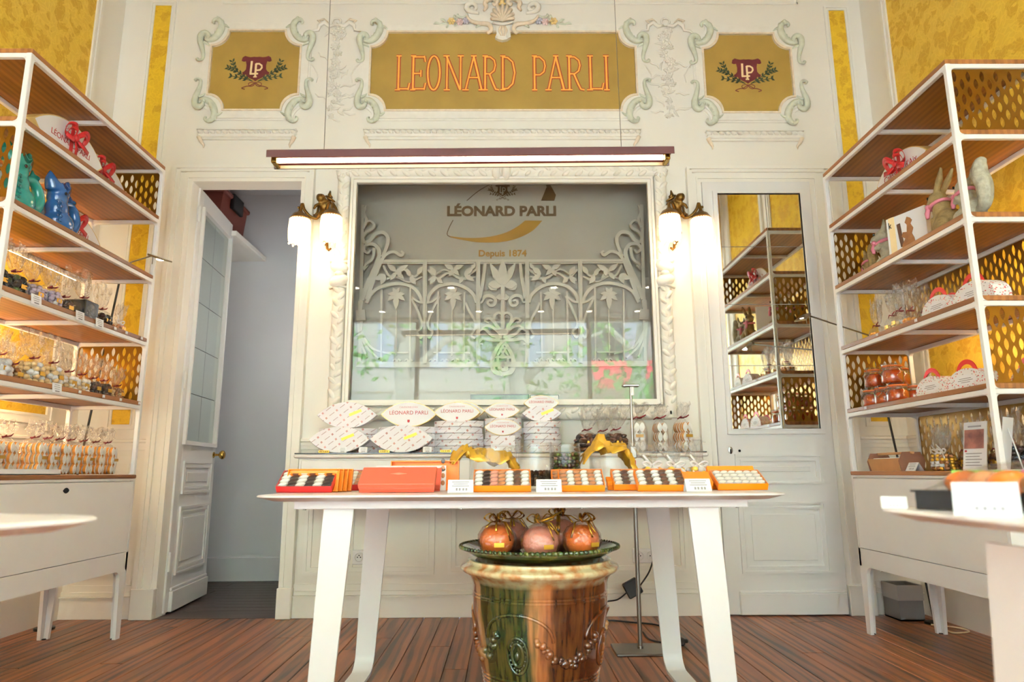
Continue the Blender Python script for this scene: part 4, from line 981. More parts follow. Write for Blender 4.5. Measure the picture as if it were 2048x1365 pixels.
iron('arch', [(205, 745), (235, 690), (290, 655), (370, 638), (440, 648), (490, 685), (520, 745)], .016); iron('arch', [(543, 745), (560, 695), (610, 652), (685, 640), (750, 658), (800, 700), (818, 745)], .016)
for cx in (531,):
    for s_ in (-1, 1): iron('lyre', [(cx + s_ * 70, 732), (cx + s_ * 45, 780), (cx + s_ * 18, 850), (cx + s_ * 22, 885), (cx + s_ * 42, 905), (cx + s_ * 26, 938), (cx + s_ * 10, 925)], .011); iron('lyre_curl', [(cx + s_ * 70, 732), (cx + s_ * 78, 712), (cx + s_ * 40, 738), (cx + s_ * 8, 745)], .010)
iron('lyre', [(757, 745), (775, 790), (800, 830), (812, 880), (790, 925), (810, 945)], .011)
for fx in (372, 688):
    for a, l_, w_ in ((90, 92, .020), (40, 62, .017), (140, 62, .017), (5, 48, .014), (175, 48, .014), (-60, 38, .012), (-120, 38, .012)): ileaf((fx, 695), (fx + l_ * math.cos(R(a)), 695 + l_ * math.sin(R(a))), w_, name='petal')
for A, B, w_ in (((375, 575), (320, 530), .018), ((375, 575), (440, 535), .018), ((375, 575), (340, 620), .016), ((375, 575), (415, 615), .016), ((310, 590), (255, 620), .022), ((310, 590), (290, 645), .02), ((450, 600), (430, 555), .016), ((450, 600), (480, 645), .02), ((490, 590), (520, 545), .018), ((380, 560), (395, 600), .02),
                 ((690, 560), (640, 535), .018), ((690, 560), (745, 535), .018), ((690, 560), (665, 600), .016), ((690, 560), (720, 595), .016), ((590, 595), (560, 545), .02), ((590, 595), (560, 645), .018), ((600, 610), (630, 640), .016), ((750, 590), (800, 550), .02), ((750, 590), (805, 625), .018), ((740, 600), (725, 640), .016), ((790, 560), (812, 530), .014)): ileaf(A, B, w_)
iron('vine', [(300, 540), (340, 600), (410, 560), (470, 600), (520, 560)], .010); iron('vine', [(545, 560), (600, 610), (660, 580), (740, 610), (815, 560)], .010); iron('vine', [(290, 620), (370, 600), (440, 630), (515, 600)], .008); iron('vine', [(550, 620), (640, 560), (720, 610), (812, 600)], .008)
# corner flourish
iron('flourish_stem', [(178, 728), (212, 640), (255, 545), (278, 470), (255, 425), (212, 420), (192, 448), (212, 468), (228, 452)], [.026, .024, .022, .020, .018, .016, .014, .012, .009]); iron('flourish_stem', [(208, 728), (245, 620), (285, 520), (318, 474), (360, 462), (395, 482), (410, 470), (398, 458)], [.022, .020, .018, .016, .014, .016, .014, .010])
iron('flourish_scroll', [(295, 490), (320, 430), (325, 385), (300, 355), (255, 362), (225, 400), (195, 408), (186, 380), (205, 352), (240, 332), (248, 310), (225, 290), (198, 300)], [.016, .016, .017, .018, .018, .018, .017, .015, .014, .013, .012, .010, .008]); iron('flourish_scroll', [(205, 205), (192, 245), (205, 285), (190, 330)], [.006, .012, .014, .010]); iron('flourish_scroll', [(250, 440), (240, 500), (205, 530), (190, 560), (215, 540)], [.014, .014, .012, .010, .006])
iron('flourish_foot', [(175, 735), (170, 800), (160, 860)], [.026, .018, .008]); iron('corner_upright', [(186, 200), (168, 1085)], .016, 0, dy=.008)
for i, (x0, y0) in enumerate(((150, 1040), (215, 1045), (285, 1020))): iron('foot_branch', [(165, 860 + i * 12), (170 + i * 12, 940), (190 + i * 26, 1000), (x0 + 60, y0 + 10)], [.016, .013, .011, .007])
iron('tie_band', [(150, 805), (200, 800)], .03, 0, dy=-.01); iron('tie_band', [(152, 830), (202, 826)], .03, 0, dy=-.01)
for x0, x1 in ((300, 440), (578, 778)): iron('low_bar', [(x0, 1022), (x1, 1022)], .008, 0)
for cx in (375, 440, 575, 640, 700, 760): iron('foot_scroll', [(cx - 22, 1068), (cx - 8, 1058), (cx, 1080), (cx + 8, 1058), (cx + 22, 1068)], .007, 3)
# centre fleur and basket
iron('fleur_stem', [(600, -150), (600, 640)], .020, 0, gc, False, -.006)
ileaf((600, 60), (600, -230), .03, gc, False, 'fleur_petal'); ileaf((585, 70), (450, -190), .024, gc, True, 'fleur_petal'); ileaf((570, 90), (440, 70), .02, gc, True, 'fleur_petal')
iron('fleur_curl', [(575, 90), (520, 30), (455, 60), (470, 110), (530, 105)], .014, 5, gc); iron('fleur_collar', [(540, 190), (570, 215), (600, 200)], .026, 3, gc, True, -.01)
iron('side_scroll', [(400, -180), (380, 0), (352, 150), (350, 260), (395, 200), (460, 190), (515, 230), (505, 290), (455, 300), (430, 265), (455, 240), (480, 255)], [.014, .016, .018, .018, .016, .016, .015, .014, .013, .012, .010, .007], 5, gc)
iron('heart', [(592, 400), (545, 385), (500, 430), (520, 520), (585, 640)], .013, 5, gc)
for pts in ([(590, 645), (520, 570), (430, 530), (360, 560)], [(590, 645), (540, 540), (460, 450), (400, 470), (440, 500)], [(575, 690), (470, 690), (370, 680), (330, 730), (370, 740)], [(590, 660), (480, 640), (390, 570), (330, 600)]): iron('fan_leaf', pts, [.018, .016, .012, .007], 5, gc)
iron('basket', [(640, 690), (560, 750), (495, 870), (478, 960), (510, 1050), (600, 1080)], [.014, .016, .020, .022, .022, .022], 5, gc); iron('basket_bar', [(500, 885), (700, 885)], .014, 0, gc, False); iron('basket_bar', [(480, 975), (715, 975)], .014, 0, gc, False)
iron('lattice', [(560, 690), (660, 870)], .010, 0, gc); iron('lattice', [(540, 740), (620, 880)], .010, 0, gc); iron('basket_stem', [(545, 885), (540, 970)], .012, 0, gc); ileaf((600, 1050), (540, 985), .016, gc)
# ---- lettering on the panel behind the glass
lt = thing('shop_logo', 'brown and gold shop name and swoosh on the panel behind the glass', 'sign', (XC, YV, 2.0))
def lg(p): q = atY(870 + p[0] / 7.877, 360 + p[1] / 7.877, YV); return (q.x, q.z)
def ink(name, poly, mat): m = MB(); m.prism([lg(p) for p in poly], YV - .002, YV - .0004, 'XZ'); obj(name, m, mat, lt)
def inks(name, pts, w, mat, k=5):
    P = [(p.x, p.z) for p in catmull([(lg(p)[0], 0, lg(p)[1]) for p in pts], k)]; m = MB(); m.stroke(P, w, YV - .002, YV - .0004); obj(name, m, mat, lt)
a, b = lg((190, 565)), lg((1910, 565)); top = lg((1000, 410)); acc = lg((1000, 360))
o = text_on('shop_name', 'LÉONARD PARLI', .1, 'logo_bronze', lt, (((a[0] + b[0]) / 2 - XC), -.0012, a[1] - 2.0), width=b[0] - a[0], height=(acc[1] - a[1]), offset=.0045)
a, b = lg((685, 1205)), lg((1440, 1205)); t0 = lg((685, 1235)); t1 = lg((685, 1100))
text_on('founding_line', 'Depuis 1874', .1, 'logo_gold', lt, (((a[0] + b[0]) / 2 - XC), -.0012, a[1] - 2.0), width=b[0] - a[0], height=t1[1] - t0[1], offset=.0028)
low = catmull([(230, 905, 0), (420, 945, 0), (640, 982, 0), (860, 990, 0), (1080, 975, 0), (1320, 915, 0), (1540, 800, 0), (1690, 645, 0)], 5); upp = catmull([(1420, 642, 0), (1300, 735, 0), (1120, 830, 0), (900, 890, 0), (680, 915, 0), (480, 915, 0), (240, 890, 0)], 5)
ink('swoosh', [(p.x, p.y) for p in low] + [(p.x, p.y) for p in upp], 'logo_gold')
inks('swoosh_line', [(285, 635), (230, 740), (195, 830), (200, 875), (245, 898)], .006, 'logo_bronze'); inks('swoosh_arc', [(500, 330), (640, 210), (760, 130), (900, 60), (1060, -10)], .005, 'logo_bronze')
ink('swoosh_peak', [(1670, 330), (1880, 330), (1905, 240), (1820, 85), (1700, -10), (1760, 110)], 'logo_bronze')
cc = lg((1065, 165)); crest(lt, cc[0], cc[1], YV, .046, 'logo_bronze', 'vitrine_back', 'logo_bronze')
# ---- printed cards leaning at the foot of the panel, inside the vitrine
for lab, xa, xb, za, mt in (('dark green photo card at the bottom of the display window', 941, 1058, 789, 'photo_green'), ('white printed card at the bottom of the display window', 1060, 1118, 790, 'paper_white')):
    p0 = atY(xa, 800, 4.36); p1 = atY(xb, za, 4.36); t = thing('display_card', lab, 'card', ((p0.x + p1.x) / 2, 4.36, WZ0 - .012))
    m = MB(); m.box((p0.x, 4.355, WZ0 - .012), (p1.x, 4.363, p1.z), .001); obj('card', m, 'black_plastic', t)
    m = MB(); m.box((p0.x + .005, 4.352, WZ0 - .01), (p1.x - .005, 4.3555, p1.z - .006)); obj('print', m, mt, t)
    if mt == 'paper_white': m = MB(); m.box((p0.x + .06, 4.3505, p1.z - .03), (p1.x - .04, 4.3525, p1.z - .024)); obj('print_line', m, 'ink_grey', t)

# ================================================================== WALL SCONCES
def sconce(lab, sg, px):
    """sg=+1: outer arm to the left (left sconce); px centre pixel of the back plate"""
    base = atY(px, 440, YB); cx = base.x; t = thing('wall_sconce', lab, 'wall lamp', (cx, YB, 2.26))
    X = lambda d: cx - sg * d           # d > 0 is outwards (away from the window)
    def S(zx, zy): # photo zoom coords of the left sconce (crop 560,360 scale 8.533) -> offsets
        q = atY(560 + zx / 8.533, 360 + zy / 8.533, YB - .05); c0 = atY(650, 440, YB); return (-(q.x - c0.x), q.z)
    def P(zx, zy, y=-.05): d, z = S(zx, zy); return Vector((X(d), YB + y, z))
    # figure: a curling bronze cherub on scrollwork, one modelled body
    m = MB()
    m.ell(P(720, 340, -.075), .030, 12, 8); m.ell(P(690, 330, -.08), (.020, .018, .026), 10, 7)          # head with curls
    m.ell(P(760, 440, -.06), (.034, .026, .040), 12, 8); m.ell(P(745, 520, -.058), (.026, .024, .036), 12, 8)
    m.sweep([P(700, 440, -.075), P(640, 480, -.09), P(600, 535, -.085)], [.014, .011, .008], 8); m.sweep([P(800, 430, -.07), P(850, 400, -.07), P(820, 350, -.06)], [.013, .011, .008], 8)
    m.sweep([P(740, 560, -.065), P(690, 640, -.085), P(640, 670, -.07), P(580, 600, -.06)], [.020, .016, .012, .008], 8)
    m.sweep([P(770, 560, -.06), P(760, 660, -.06), P(780, 760, -.05), P(785, 820, -.04)], [.022, .020, .014, .007], 8)
    link('figure', blob('figure', m.moved((cx, YB, 2.26)), 'bronze', .005, 3), t)
    m = MB(); m.sweep([P(780, 270, -.05), P(830, 310, -.05), P(940, 375, -.05)], [.006, .012, .004], 8); m.sweep([P(870, 310, -.05), P(845, 260, -.05), P(860, 190, -.05)], [.014, .012, .005], 8); obj('crest_leaf', m, 'bronze', t, smooth=True)
    m = MB(); m.sweep(catmull([P(820, 300, -.03), P(900, 400, -.03), P(960, 520, -.03), P(940, 600, -.03), P(880, 560, -.03), P(860, 490, -.03), P(900, 480, -.03)], 5), .009, 8); m.sweep(catmull([P(640, 440, -.03), P(620, 540, -.03), P(570, 600, -.03), P(600, 640, -.03)], 4), .007, 8); obj('scrollwork', m, 'bronze', t, smooth=True)
    m = MB()
    for (zx, zy, r) in ((690, 890, .014), (720, 960, .016), (750, 1030, .013), (770, 1080, .010), (735, 900, .012), (700, 930, .012), (760, 990, .012)): m.ell(P(zx, zy, -.025), (r, .012, r * 1.1), 8, 6)
    m.sweep([P(780, 820, -.03), P(760, 900, -.03), P(790, 1100, -.03), P(800, 1160, -.04), P(830, 1195, -.045), P(865, 1160, -.04)], [.010, .014, .009, .009, .009, .006], 8); obj('tail_drop', m, 'bronze', t, smooth=True)
    m = MB(); m.ell(P(770, 620, -.012), (.03, .012, .06), 12, 8); obj('wall_plate', m, 'bronze', t, smooth=True)
    for (hx, hy, yy, nm) in ((385, 655, -.10, 0), (960, 665, -.16, 1)):
        top = P(hx, hy, yy)
        m = MB()
        if nm == 0: m.sweep(catmull([P(700, 600, -.06), P(640, 680, -.075), P(540, 660, -.09), P(455, 560, -.10), P(425, 465, -.10), P(400, 520, -.10), top + Vector((0, 0, .02))], 5), [.010] * 31, 8); m.ell(P(360, 525, -.10), .009, 8, 6)
        else: m.sweep(catmull([P(800, 560, -.06), P(870, 470, -.11), P(940, 490, -.15), P(970, 580, -.16), top + Vector((0, 0, .015))], 5), [.009] * 21, 8)
        obj('arm', m, 'bronze', t, smooth=True)
        cap = MB(); r0 = .062; cap.lathe([(.008, .05), (.012, .03), (.020, .018), (.044, .004), (r0, -.024), (r0 - .004, -.026), (.02, -.004)], 24, cap=False, c=top); obj('shade_cap', cap, 'bronze', t, smooth=60)
        sh = MB(); hgt = .178
        sh.lathe([(r0 - .014, -.028), (r0 - .012, -hgt)], 20, cap=False, c=top); o = obj('bead_liner', sh, 'shade_lit', t, smooth=True)
        bd = MB()
        for k in range(12):
            rr = r0 - .003 + .004 * math.sin(k / 11 * PI)
            for i in range(24):
                a = 2 * PI * (i + .5 * (k % 2)) / 24; dz = -.036 - k * .0125 - (.014 * (i % 3 == 0) if k == 11 else 0)
                bd.ell((top.x + rr * math.cos(a), top.y + rr * math.sin(a), top.z + dz), (.0068, .0068, .0085), 5, 4)
        o = obj('crystal_beads', bd, 'crystal_lit', t, smooth=True); o['kind'] = 'stuff'
        bl = MB(); bl.ell((top.x, top.y, top.z - .10), (.022, .022, .034), 12, 8); obj('bulb', bl, 'led_warm', t, smooth=True)
        ld = bpy.data.lights.new('sconce_light', 'POINT'); ld.energy = 1.3; ld.color = (1.0, .74, .42); ld.shadow_soft_size = .065
        lo = bpy.data.objects.new('sconce_light', ld); COL.objects.link(lo); lo.location = (top.x, top.y - .015, top.z - hgt - .075)
    return t
sconce('bronze cherub wall lamp with two crystal shades left of the display window', 1, 650)
sconce('bronze cherub wall lamp with two crystal shades right of the display window', -1, 1353)

# ================================================================== BAR LAMP over the table
ba, bb_ = atY(541, 318, 2.5), atY(1343, 311, 2.5); zb = (ba.z + bb_.z) / 2; tilt = (bb_.z - ba.z) / (bb_.x - ba.x)
bx = (ba.x + bb_.x) / 2; hw = (bb_.x - ba.x) / 2
bl_ = thing('bar_lamp', 'long brown hanging bar lamp glowing white over the central table', 'lamp', (bx, 2.5, zb)); bl_.rotation_euler = (0, -math.atan(tilt), 0)
m = MB(); prof = [(-.048, -.016), (-.048, .014), (-.030, .024), (.030, .024), (.048, .014), (.050, -.012), (.050, -.021), (.046, -.021), (.042, -.010), (.018, .010), (-.018, .010), (-.044, -.014)]
vs = [(-hw, p[0], p[1]) for p in prof] + [(hw, p[0], p[1]) for p in prof]; n = len(prof); m._add(vs, [tuple(range(n)), tuple(range(2 * n - 1, n - 1, -1))] + [(i, n + i, n + (i + 1) % n, (i + 1) % n) for i in range(n)])
obj('housing', m, 'lamp_brown', bl_, loc=(0, 0, 0))
m = MB(); m.sweep([(-hw + .025, .000, -.008), (hw - .035, .000, -.008)], .010, 14); obj('tube', m, 'led_white', bl_, loc=(0, 0, 0), smooth=60)
for sx in (-1, 1): m = MB(); m.box((sx * (hw - .012), -.03, -.030), (sx * (hw - .032), .03, .006), .004); obj('end_cap', m, 'brass', bl_, loc=(0, 0, 0))
m = MB(); m.prism([(.0457, -.0205), (.0457, -.010), (.0405, -.008), (.0445, -.0205)], -hw + .02, hw - .02, 'YZ'); obj('reflector_strip', m, 'lamp_trough', bl_, loc=(0, 0, 0))
for xw in (-.716, .456): m = MB(); m.sweep([(xw - bx, 0, .024), (xw - bx, 0, ZC - zb)], .0014, 5); obj('suspension_wire', m, 'steel', bl_, loc=(0, 0, 0))
# ================================================================== SHELVING UNITS
def lens_pts(a, b, n=12):          # vertical lens: half height a, half width b
    return [(q[1], q[0]) for q in lens(a, b, n // 2)]
def rect_match(L, hw, hh):
    """a rectangle sampled point for point with the outline L around the origin, its four corners kept"""
    an = [math.atan2(p[1] / hh, p[0] / hw) for p in L]; out = []
    for a in an: k = 1 / max(abs(math.cos(a)), abs(math.sin(a))); out.append((math.cos(a) * k * hw, math.sin(a) * k * hh))
    for sx, sy in ((1, 1), (-1, 1), (-1, -1), (1, -1)):
        c = math.atan2(sy, sx); i = min(range(len(L)), key=lambda j: abs((an[j] - c + PI) % (2 * PI) - PI)); out[i] = (sx * hw, sy * hh)
    return out
def perforated(mb, u0, u1, v0, v1, P, pu=.0295, pv=.066, a=.0255, b=.0098):
    """sheet with staggered leaf-shaped holes; P(u,v,t) maps to 3D, t = 0/1 for the two faces"""
    nc = max(2, round((u1 - u0) / pu)); pu = (u1 - u0) / nc; nr = max(2, round((v1 - v0) / pv)); pv = (v1 - v0) / nr
    L = lens_pts(a, b, 12); angs = [math.atan2(p[1] / pv, p[0] / pu) for p in L]
    def cell(cu, cv, hv):
        rect = [(cu + p[0], cv + p[1]) for p in rect_match(L, pu / 2, pv / 2)]; n = len(L)
        for t in (0, 1):
            vs = [P(*r, t) for r in rect] + [P(cu + p[0], cv + p[1], t) for p in L]; mb._add(vs, [(i, (i + 1) % n, n + (i + 1) % n, n + i) for i in range(n)])
        vs = [P(cu + p[0], cv + p[1], 0) for p in L] + [P(cu + p[0], cv + p[1], 1) for p in L]; mb._add(vs, [(i, (i + 1) % n, n + (i + 1) % n, n + i) for i in range(n)])
    def solid(ua, va, ub, vb):
        for t in (0, 1): mb._add([P(ua, va, t), P(ub, va, t), P(ub, vb, t), P(ua, vb, t)], [(0, 1, 2, 3)])
    for c in range(nc):
        cu = u0 + (c + .5) * pu
        if c % 2 == 0:
            for r in range(nr): cell(cu, v0 + (r + .5) * pv, 0)
        else:
            for r in range(nr - 1): cell(cu, v0 + (r + 1) * pv, 0)
            solid(cu - pu / 2, v0, cu + pu / 2, v0 + pv / 2); solid(cu - pu / 2, v1 - pv / 2, cu + pu / 2, v1)
UY0, UY1 = 2.585, 3.725
def fillet(mb, P, cu, cv, su, sv, r=.017, d=.0186):
    pts = [(cu, cv)] + [(cu + su * (r - r * math.sin(a)), cv + sv * (r - r * math.cos(a))) for a in [i * PI / 8 for i in range(5)]]
    n = len(pts); vs = [P(*p, -d / 2) for p in pts] + [P(*p, d / 2) for p in pts]
    mb._add(vs, [tuple(range(n)), tuple(range(2 * n - 1, n - 1, -1))] + [(i, (i + 1) % n, n + (i + 1) % n, n + i) for i in range(n)])
def unit(lab, s, xf, xb, Z, near_t, far_t, back_t, led):
    """s=+1: open front faces +x. Z: undersides of the white rails from the top down; last = cabinet top"""
    ym = (UY0 + UY1) / 2; t = thing('shelving_unit', lab, 'shelf', ((xf + xb) / 2, ym, 0))
    q = .022; h = q / 2; g = h - .0007; top = Z[0] + q - .0002; zc = Z[-1]
    xi = xf - s * h; xo = xb + s * h
    for X in (xi, xo):
        for Y in (UY0 + h, UY1 - h): m = MB(); m.box((X - h, Y - h, zc), (X + h, Y + h, top), .002); obj('post', m, 'white_metal', t)
    for k, z in enumerate(Z[:-1]):
        m = MB(); m.box((xi - g, UY0 + .001, z + .0004), (xi + g, UY1 - .001, z + q - .0004), .002); obj('rail', m, 'white_metal', t)
        m = MB(); m.box((xo - g, UY0 + .001, z + .0004), (xo + g, UY1 - .001, z + q - .0004), .002); obj('rail', m, 'white_metal', t)
        for Y in (UY0 + h, ym, UY1 - h): m = MB(); m.box((xb + s * .0012, Y - g + .0003, z + .0008), (xf - s * .0012, Y + g - .0003, z + q - .0008), .002); obj('cross_rail', m, 'white_metal', t)
        m = MB(); m.box((xb + s * .004, UY0 + .004, z + q + .0003), (xf - s * .0014, UY1 - .004, z + q + .022), .002); obj('shelf_board', m, 'shelf_wood', t)
    for k in range(len(Z) - 1):
        zt = Z[k]; zb_ = Z[k + 1] + (q if k + 1 < len(Z) - 1 else 0.0)
        for (cu, su, Y) in ((UY0 + q, 1, UY0 + h), (UY1 - q, -1, UY1 - h)):
            for X in (xi, xo):
                sx = 1 if X == min(xi, xo) else -1
                for (cv, sv) in ((zt, -1), (zb_, 1)):
                    m = MB(); fillet(m, lambda u, v, d: (X + d, u, v), cu, cv, su, sv); fillet(m, lambda u, v, d, Y=Y: (u, Y + d, v), X + sx * h, cv, sx, sv); obj('corner_weld', m, 'white_metal', t)
    def panel(kind, k):
        z0 = Z[k + 1] + (.044 if k + 1 < len(Z) - 1 else .0); z1 = Z[k]; m = MB()
        x0, x1 = sorted((xb, xf)); x0 += q; x1 -= q
        if kind == 'near': perforated(m, x0, x1, z0, z1, lambda u, v, tt: (u, UY0 + h - .001 + .002 * tt, v))
        if kind == 'far': perforated(m, x0, x1, z0, z1, lambda u, v, tt: (u, UY1 - h - .001 + .002 * tt, v))
        if kind == 'back': perforated(m, UY0 + q, UY1 - q, z0, z1, lambda u, v, tt: (xo - .001 + .002 * tt, u, v))
        obj('perforated_panel', m, 'panel_bronze', t)
    for k in near_t: panel('near', k)
    for k in far_t: panel('far', k)
    for k in back_t: panel('back', k)
    for k, ya, yb in led:
        m = MB(); z = Z[k]; m.box((xo - s * .013, ya, z + .004), (xo - s * .020, yb, z + .010)); obj('led_strip', m, 'led_warm', t)
    return t
LXF, LXB, RXF, RXB = -1.98, -2.375, 1.85, 2.245
LZ_ = [2.534, 2.225, 1.873, 1.513, 1.165, .820]
RZ_ = [2.484, 2.163, 1.803, 1.455, 1.108, .820]
ul = unit('left shelving unit holding blue fish jugs and bagged sweets', 1, LXF, LXB, LZ_, (1,), (0, 3), (), ((2, 2.65, 3.66), (3, 2.65, 3.66), (4, 2.65, 3.66)))
ur = unit('right shelving unit holding rabbit figurines and amber jars', -1, RXF, RXB, RZ_, (0, 3), (1, 3), (2, 4), ((2, 2.65, 3.3), (3, 2.65, 3.66), (4, 2.65, 3.2)))
def cabinet(lab, s, xf, xb, hole):
    ym = (UY0 + UY1) / 2; t = thing('drawer_cabinet', lab, 'cabinet', ((xf + xb) / 2, ym, 0))
    m = MB(); m.box((xb, UY0, .800), (xf + s * .004, UY1, .820), .003); obj('wood_top', m, 'shelf_wood', t)
    z0, zd = .335, .425
    m = MB(); m.box((xb, UY0 + .004, zd - .06), (xf - s * .02, UY1 - .004, .800)); obj('carcass', m, 'white_lacquer', t)
    # front drawer with the leaf-shaped grip hole
    fy0, fy1, fz0, fz1 = UY0 + .018, UY1 - .018, zd + .003, .785
    m = MB(); hy, hz = hole
    L = [(hy + p[0], hz + p[1]) for p in lens(.026, .013, 8)]; rect = [(hy + p[0], hz + p[1]) for p in rect_match(lens(.026, .013, 8), .08, .03)]
    xa, xb2 = xf - s * .020, xf
    m.ring(rect, L, xa, xb2, 'YZ')
    m.box((xa, fy0, fz0), (xb2, hy - .08, fz1)); m.box((xa, hy + .08, fz0), (xb2, fy1, fz1)); m.box((xa, hy - .08, fz0), (xb2, hy + .08, hz - .03)); m.box((xa, hy - .08, hz + .03), (xb2, hy + .08, fz1))
    dr_ = obj('drawer_front', m, 'white_lacquer', t)
    m = MB(); m.prism([(hy + p[0] * .995, hz + p[1] * .995) for p in lens(.026, .013, 8)], xf - s * .019, xf - s * .003, 'YZ'); m.moved(wloc(t)); o = link('grip_recess', m.mesh('grip_recess', 'black_hole'), dr_)
    m = MB()
    for a, b, c, d in ((UY0, fy0 - .002, zd, .800), (fy1 + .002, UY1, zd, .800), (fy0 - .002, fy1 + .002, fz1 + .003, .800)): m.box((xf - s * .02, a, c), (xf, b, d))
    obj('face_frame', m, 'white_lacquer', t)
    # apron and the tapered legs, front and back
    def arch(n=6):
        lw, r = .060, .045; pts = [(UY0, zd), (UY0, z0), (UY0 + .004, 0), (UY0 + .042, 0), (UY0 + lw, z0 - r)]
        pts += [(UY0 + lw + r - r * math.cos(a), z0 - r + r * math.sin(a)) for a in [PI / 2 * i / n for i in range(1, n + 1)]]
        pts += [(UY0 + UY1 - p[0], p[1]) for p in pts[::-1]]; return pts
    for X, nm in ((xf, 'front_apron_and_legs'), (xb + s * .018, 'rear_apron_and_legs')):
        m = MB(); m.prism(arch(), X - s * .018, X, 'YZ'); obj(nm, m, 'white_lacquer', t)
    for Y in (UY0, UY1 - .018):
        m = MB(); x0, x1 = sorted((xb, xf)); r = .04; lw = .055
        pts = [(x0, zd), (x0, z0), (x0 + .004, 0), (x0 + .040, 0), (x0 + lw, z0 - r)] + [(x0 + lw + r - r * math.cos(a), z0 - r + r * math.sin(a)) for a in [PI / 2 * i / 6 for i in range(1, 7)]]
        pts += [(x0 + x1 - p[0], p[1]) for p in pts[::-1]]; m.prism(pts, Y, Y + .018, 'XZ'); obj('side_legs', m, 'white_lacquer', t)
    m = MB()
    for Y in (UY0 + .02, UY1 - .02):
        for X in (xb + s * .02, xf - s * .02): m.box((X - .012, Y - .012, 0), (X + .012, Y + .012, .004))
    obj('foot_pads', m, 'black_plastic', t)
    return t
hp = atX(133, 982, LXF); hp.z = min(hp.z, .752)
cabinet('white drawer cabinet with leaf-shaped grip hole under the left shelves', 1, LXF, LXB, (hp.y, hp.z))
cabinet('white drawer cabinet under the right shelves, half hidden by a table', -1, RXF, RXB, (2.9, .70))

# bright tube lamp fixed to the wall behind the bagged calissons
tl_ = thing('tube_lamp', 'bright slim tube lamp on the wall behind the calisson bags', 'lamp', (XL + .03, 2.95, 1.10))
m = MB(); m.box((XL, 2.0, 1.085), (XL + .022, 3.42, 1.115), .004); obj('batten', m, 'white_metal', tl_)
m = MB(); m.sweep([(XL + .034, 2.02, 1.10), (XL + .034, 3.40, 1.10)], .011, 10); obj('tube', m, 'led_warm', tl_, smooth=60)
# ================================================================== DISPLAY TABLES
HT = .752
def round_rect(a, b, r, n=8, bow=0.0):
    pts = []
    for cx, cy, a0 in ((a - r, -b + r, -90), (a - r, b - r, 0), (-a + r, b - r, 90), (-a + r, -b + r, 180)):
        for i in range(n + 1): q = R(a0 + 90 * i / n); pts.append((cx + r * math.cos(q), cy + r * math.sin(q)))
    return pts
def leaf_table(lab, cx, cy, rz, a=.87, b=.47, ax=.752, ay=.37):
    t = thing('display_table', lab, 'table', (cx, cy, 0), rz)
    m = MB(); L0 = round_rect(a, b, .10); L1 = round_rect(a - .004, b - .004, .097); L2 = round_rect(a - .045, b - .045, .075); n = len(L0)
    vs = [(x, y, HT) for x, y in L1] + [(x, y, HT - .003) for x, y in L0] + [(x, y, HT - .006) for x, y in L0] + [(x, y, HT - .020) for x, y in L2]
    fs = [tuple(range(n))] + [(k * n + i, k * n + (i + 1) % n, (k + 1) * n + (i + 1) % n, (k + 1) * n + i) for k in range(3) for i in range(n)] + [tuple(range(4 * n - 1, 3 * n - 1, -1))]
    m._add(vs, fs); obj('table_top', m, 'table_white', t, loc=(0, 0, 0), smooth=30)
    m = MB(); m.box((-ax, -ay, HT - .047), (ax, -ay + .02, HT - .018), .002); m.box((-ax, ay - .02, HT - .047), (ax, ay, HT - .018), .002)
    for x in (-ax, -.55, .55, ax - .02): m.box((x, -ay + .02, HT - .047), (x + .02, ay - .02, HT - .022))
    obj('apron', m, 'table_white', t, loc=(0, 0, 0))
    for x in (-.72, -.2, .2, .72): m = MB(); m.lathe([(.006, 0), (.006, .003)], 10, c=(x, -.355, HT - .050)); obj('screw', m, 'steel', t, loc=(0, 0, 0))
    for sx in (-1, 1):
        path = []; r = .07; yf, yr = -.352, .40
        for k in range(9): path.append((yf, HT - .047 - (HT - .047 - r) * k / 8))
        path += [(yf + r - r * math.cos(q), r - r * math.sin(q)) for q in [PI / 2 * i / 8 for i in range(1, 9)]]
        path += [(yf + r + (yr - yf - 2 * r) * k / 6, 0) for k in range(1, 7)]
        path += [(yr - r + r * math.sin(q), r - r * math.cos(q)) for q in [PI / 2 * i / 8 for i in range(1, 9)]]
        path += [(yr - .02 * k / 8, r + (HT - .047 - r) * k / 8) for k in range(1, 9)]
        vs = []; N = len(path)
        for i, (y, z) in enumerate(path):
            a_ = path[max(0, i - 1)]; b_ = path[min(N - 1, i + 1)]; d = Vector((b_[0] - a_[0], b_[1] - a_[1])).normalized(); nn = Vector((-d.y, d.x)) * .012
            w_ = .039 + .011 * min(1, z / .7); xc = sx * (.633 - .045 * z / .7 + .02)
            for X, q in ((xc - w_, 0), (xc + w_, 0), (xc + w_, 1), (xc - w_, 1)): vs.append((X, y + nn.x * q, max(0.0, z + nn.y * q)))
        fs = [(i * 4 + k, i * 4 + (k + 1) % 4, (i + 1) * 4 + (k + 1) % 4, (i + 1) * 4 + k) for i in range(N - 1) for k in range(4)] + [(3, 2, 1, 0), tuple((N - 1) * 4 + k for k in range(4))]
        m = MB(); m._add(vs, fs); obj('sled_leg', m, 'table_white', t, loc=(0, 0, 0), smooth=30)
    return t
TCX, TCY = .048, 2.69
leaf_table('white display table in the middle, laden with orange boxes', TCX, TCY, 0)
leaf_table('white round-cornered display table cut off by the right picture edge', 1.165, .50, R(90), ax=.62, ay=.33)
leaf_table('white round-cornered display table cut off by the left picture edge', -1.39, .54, R(68.9), ax=.62, ay=.33)

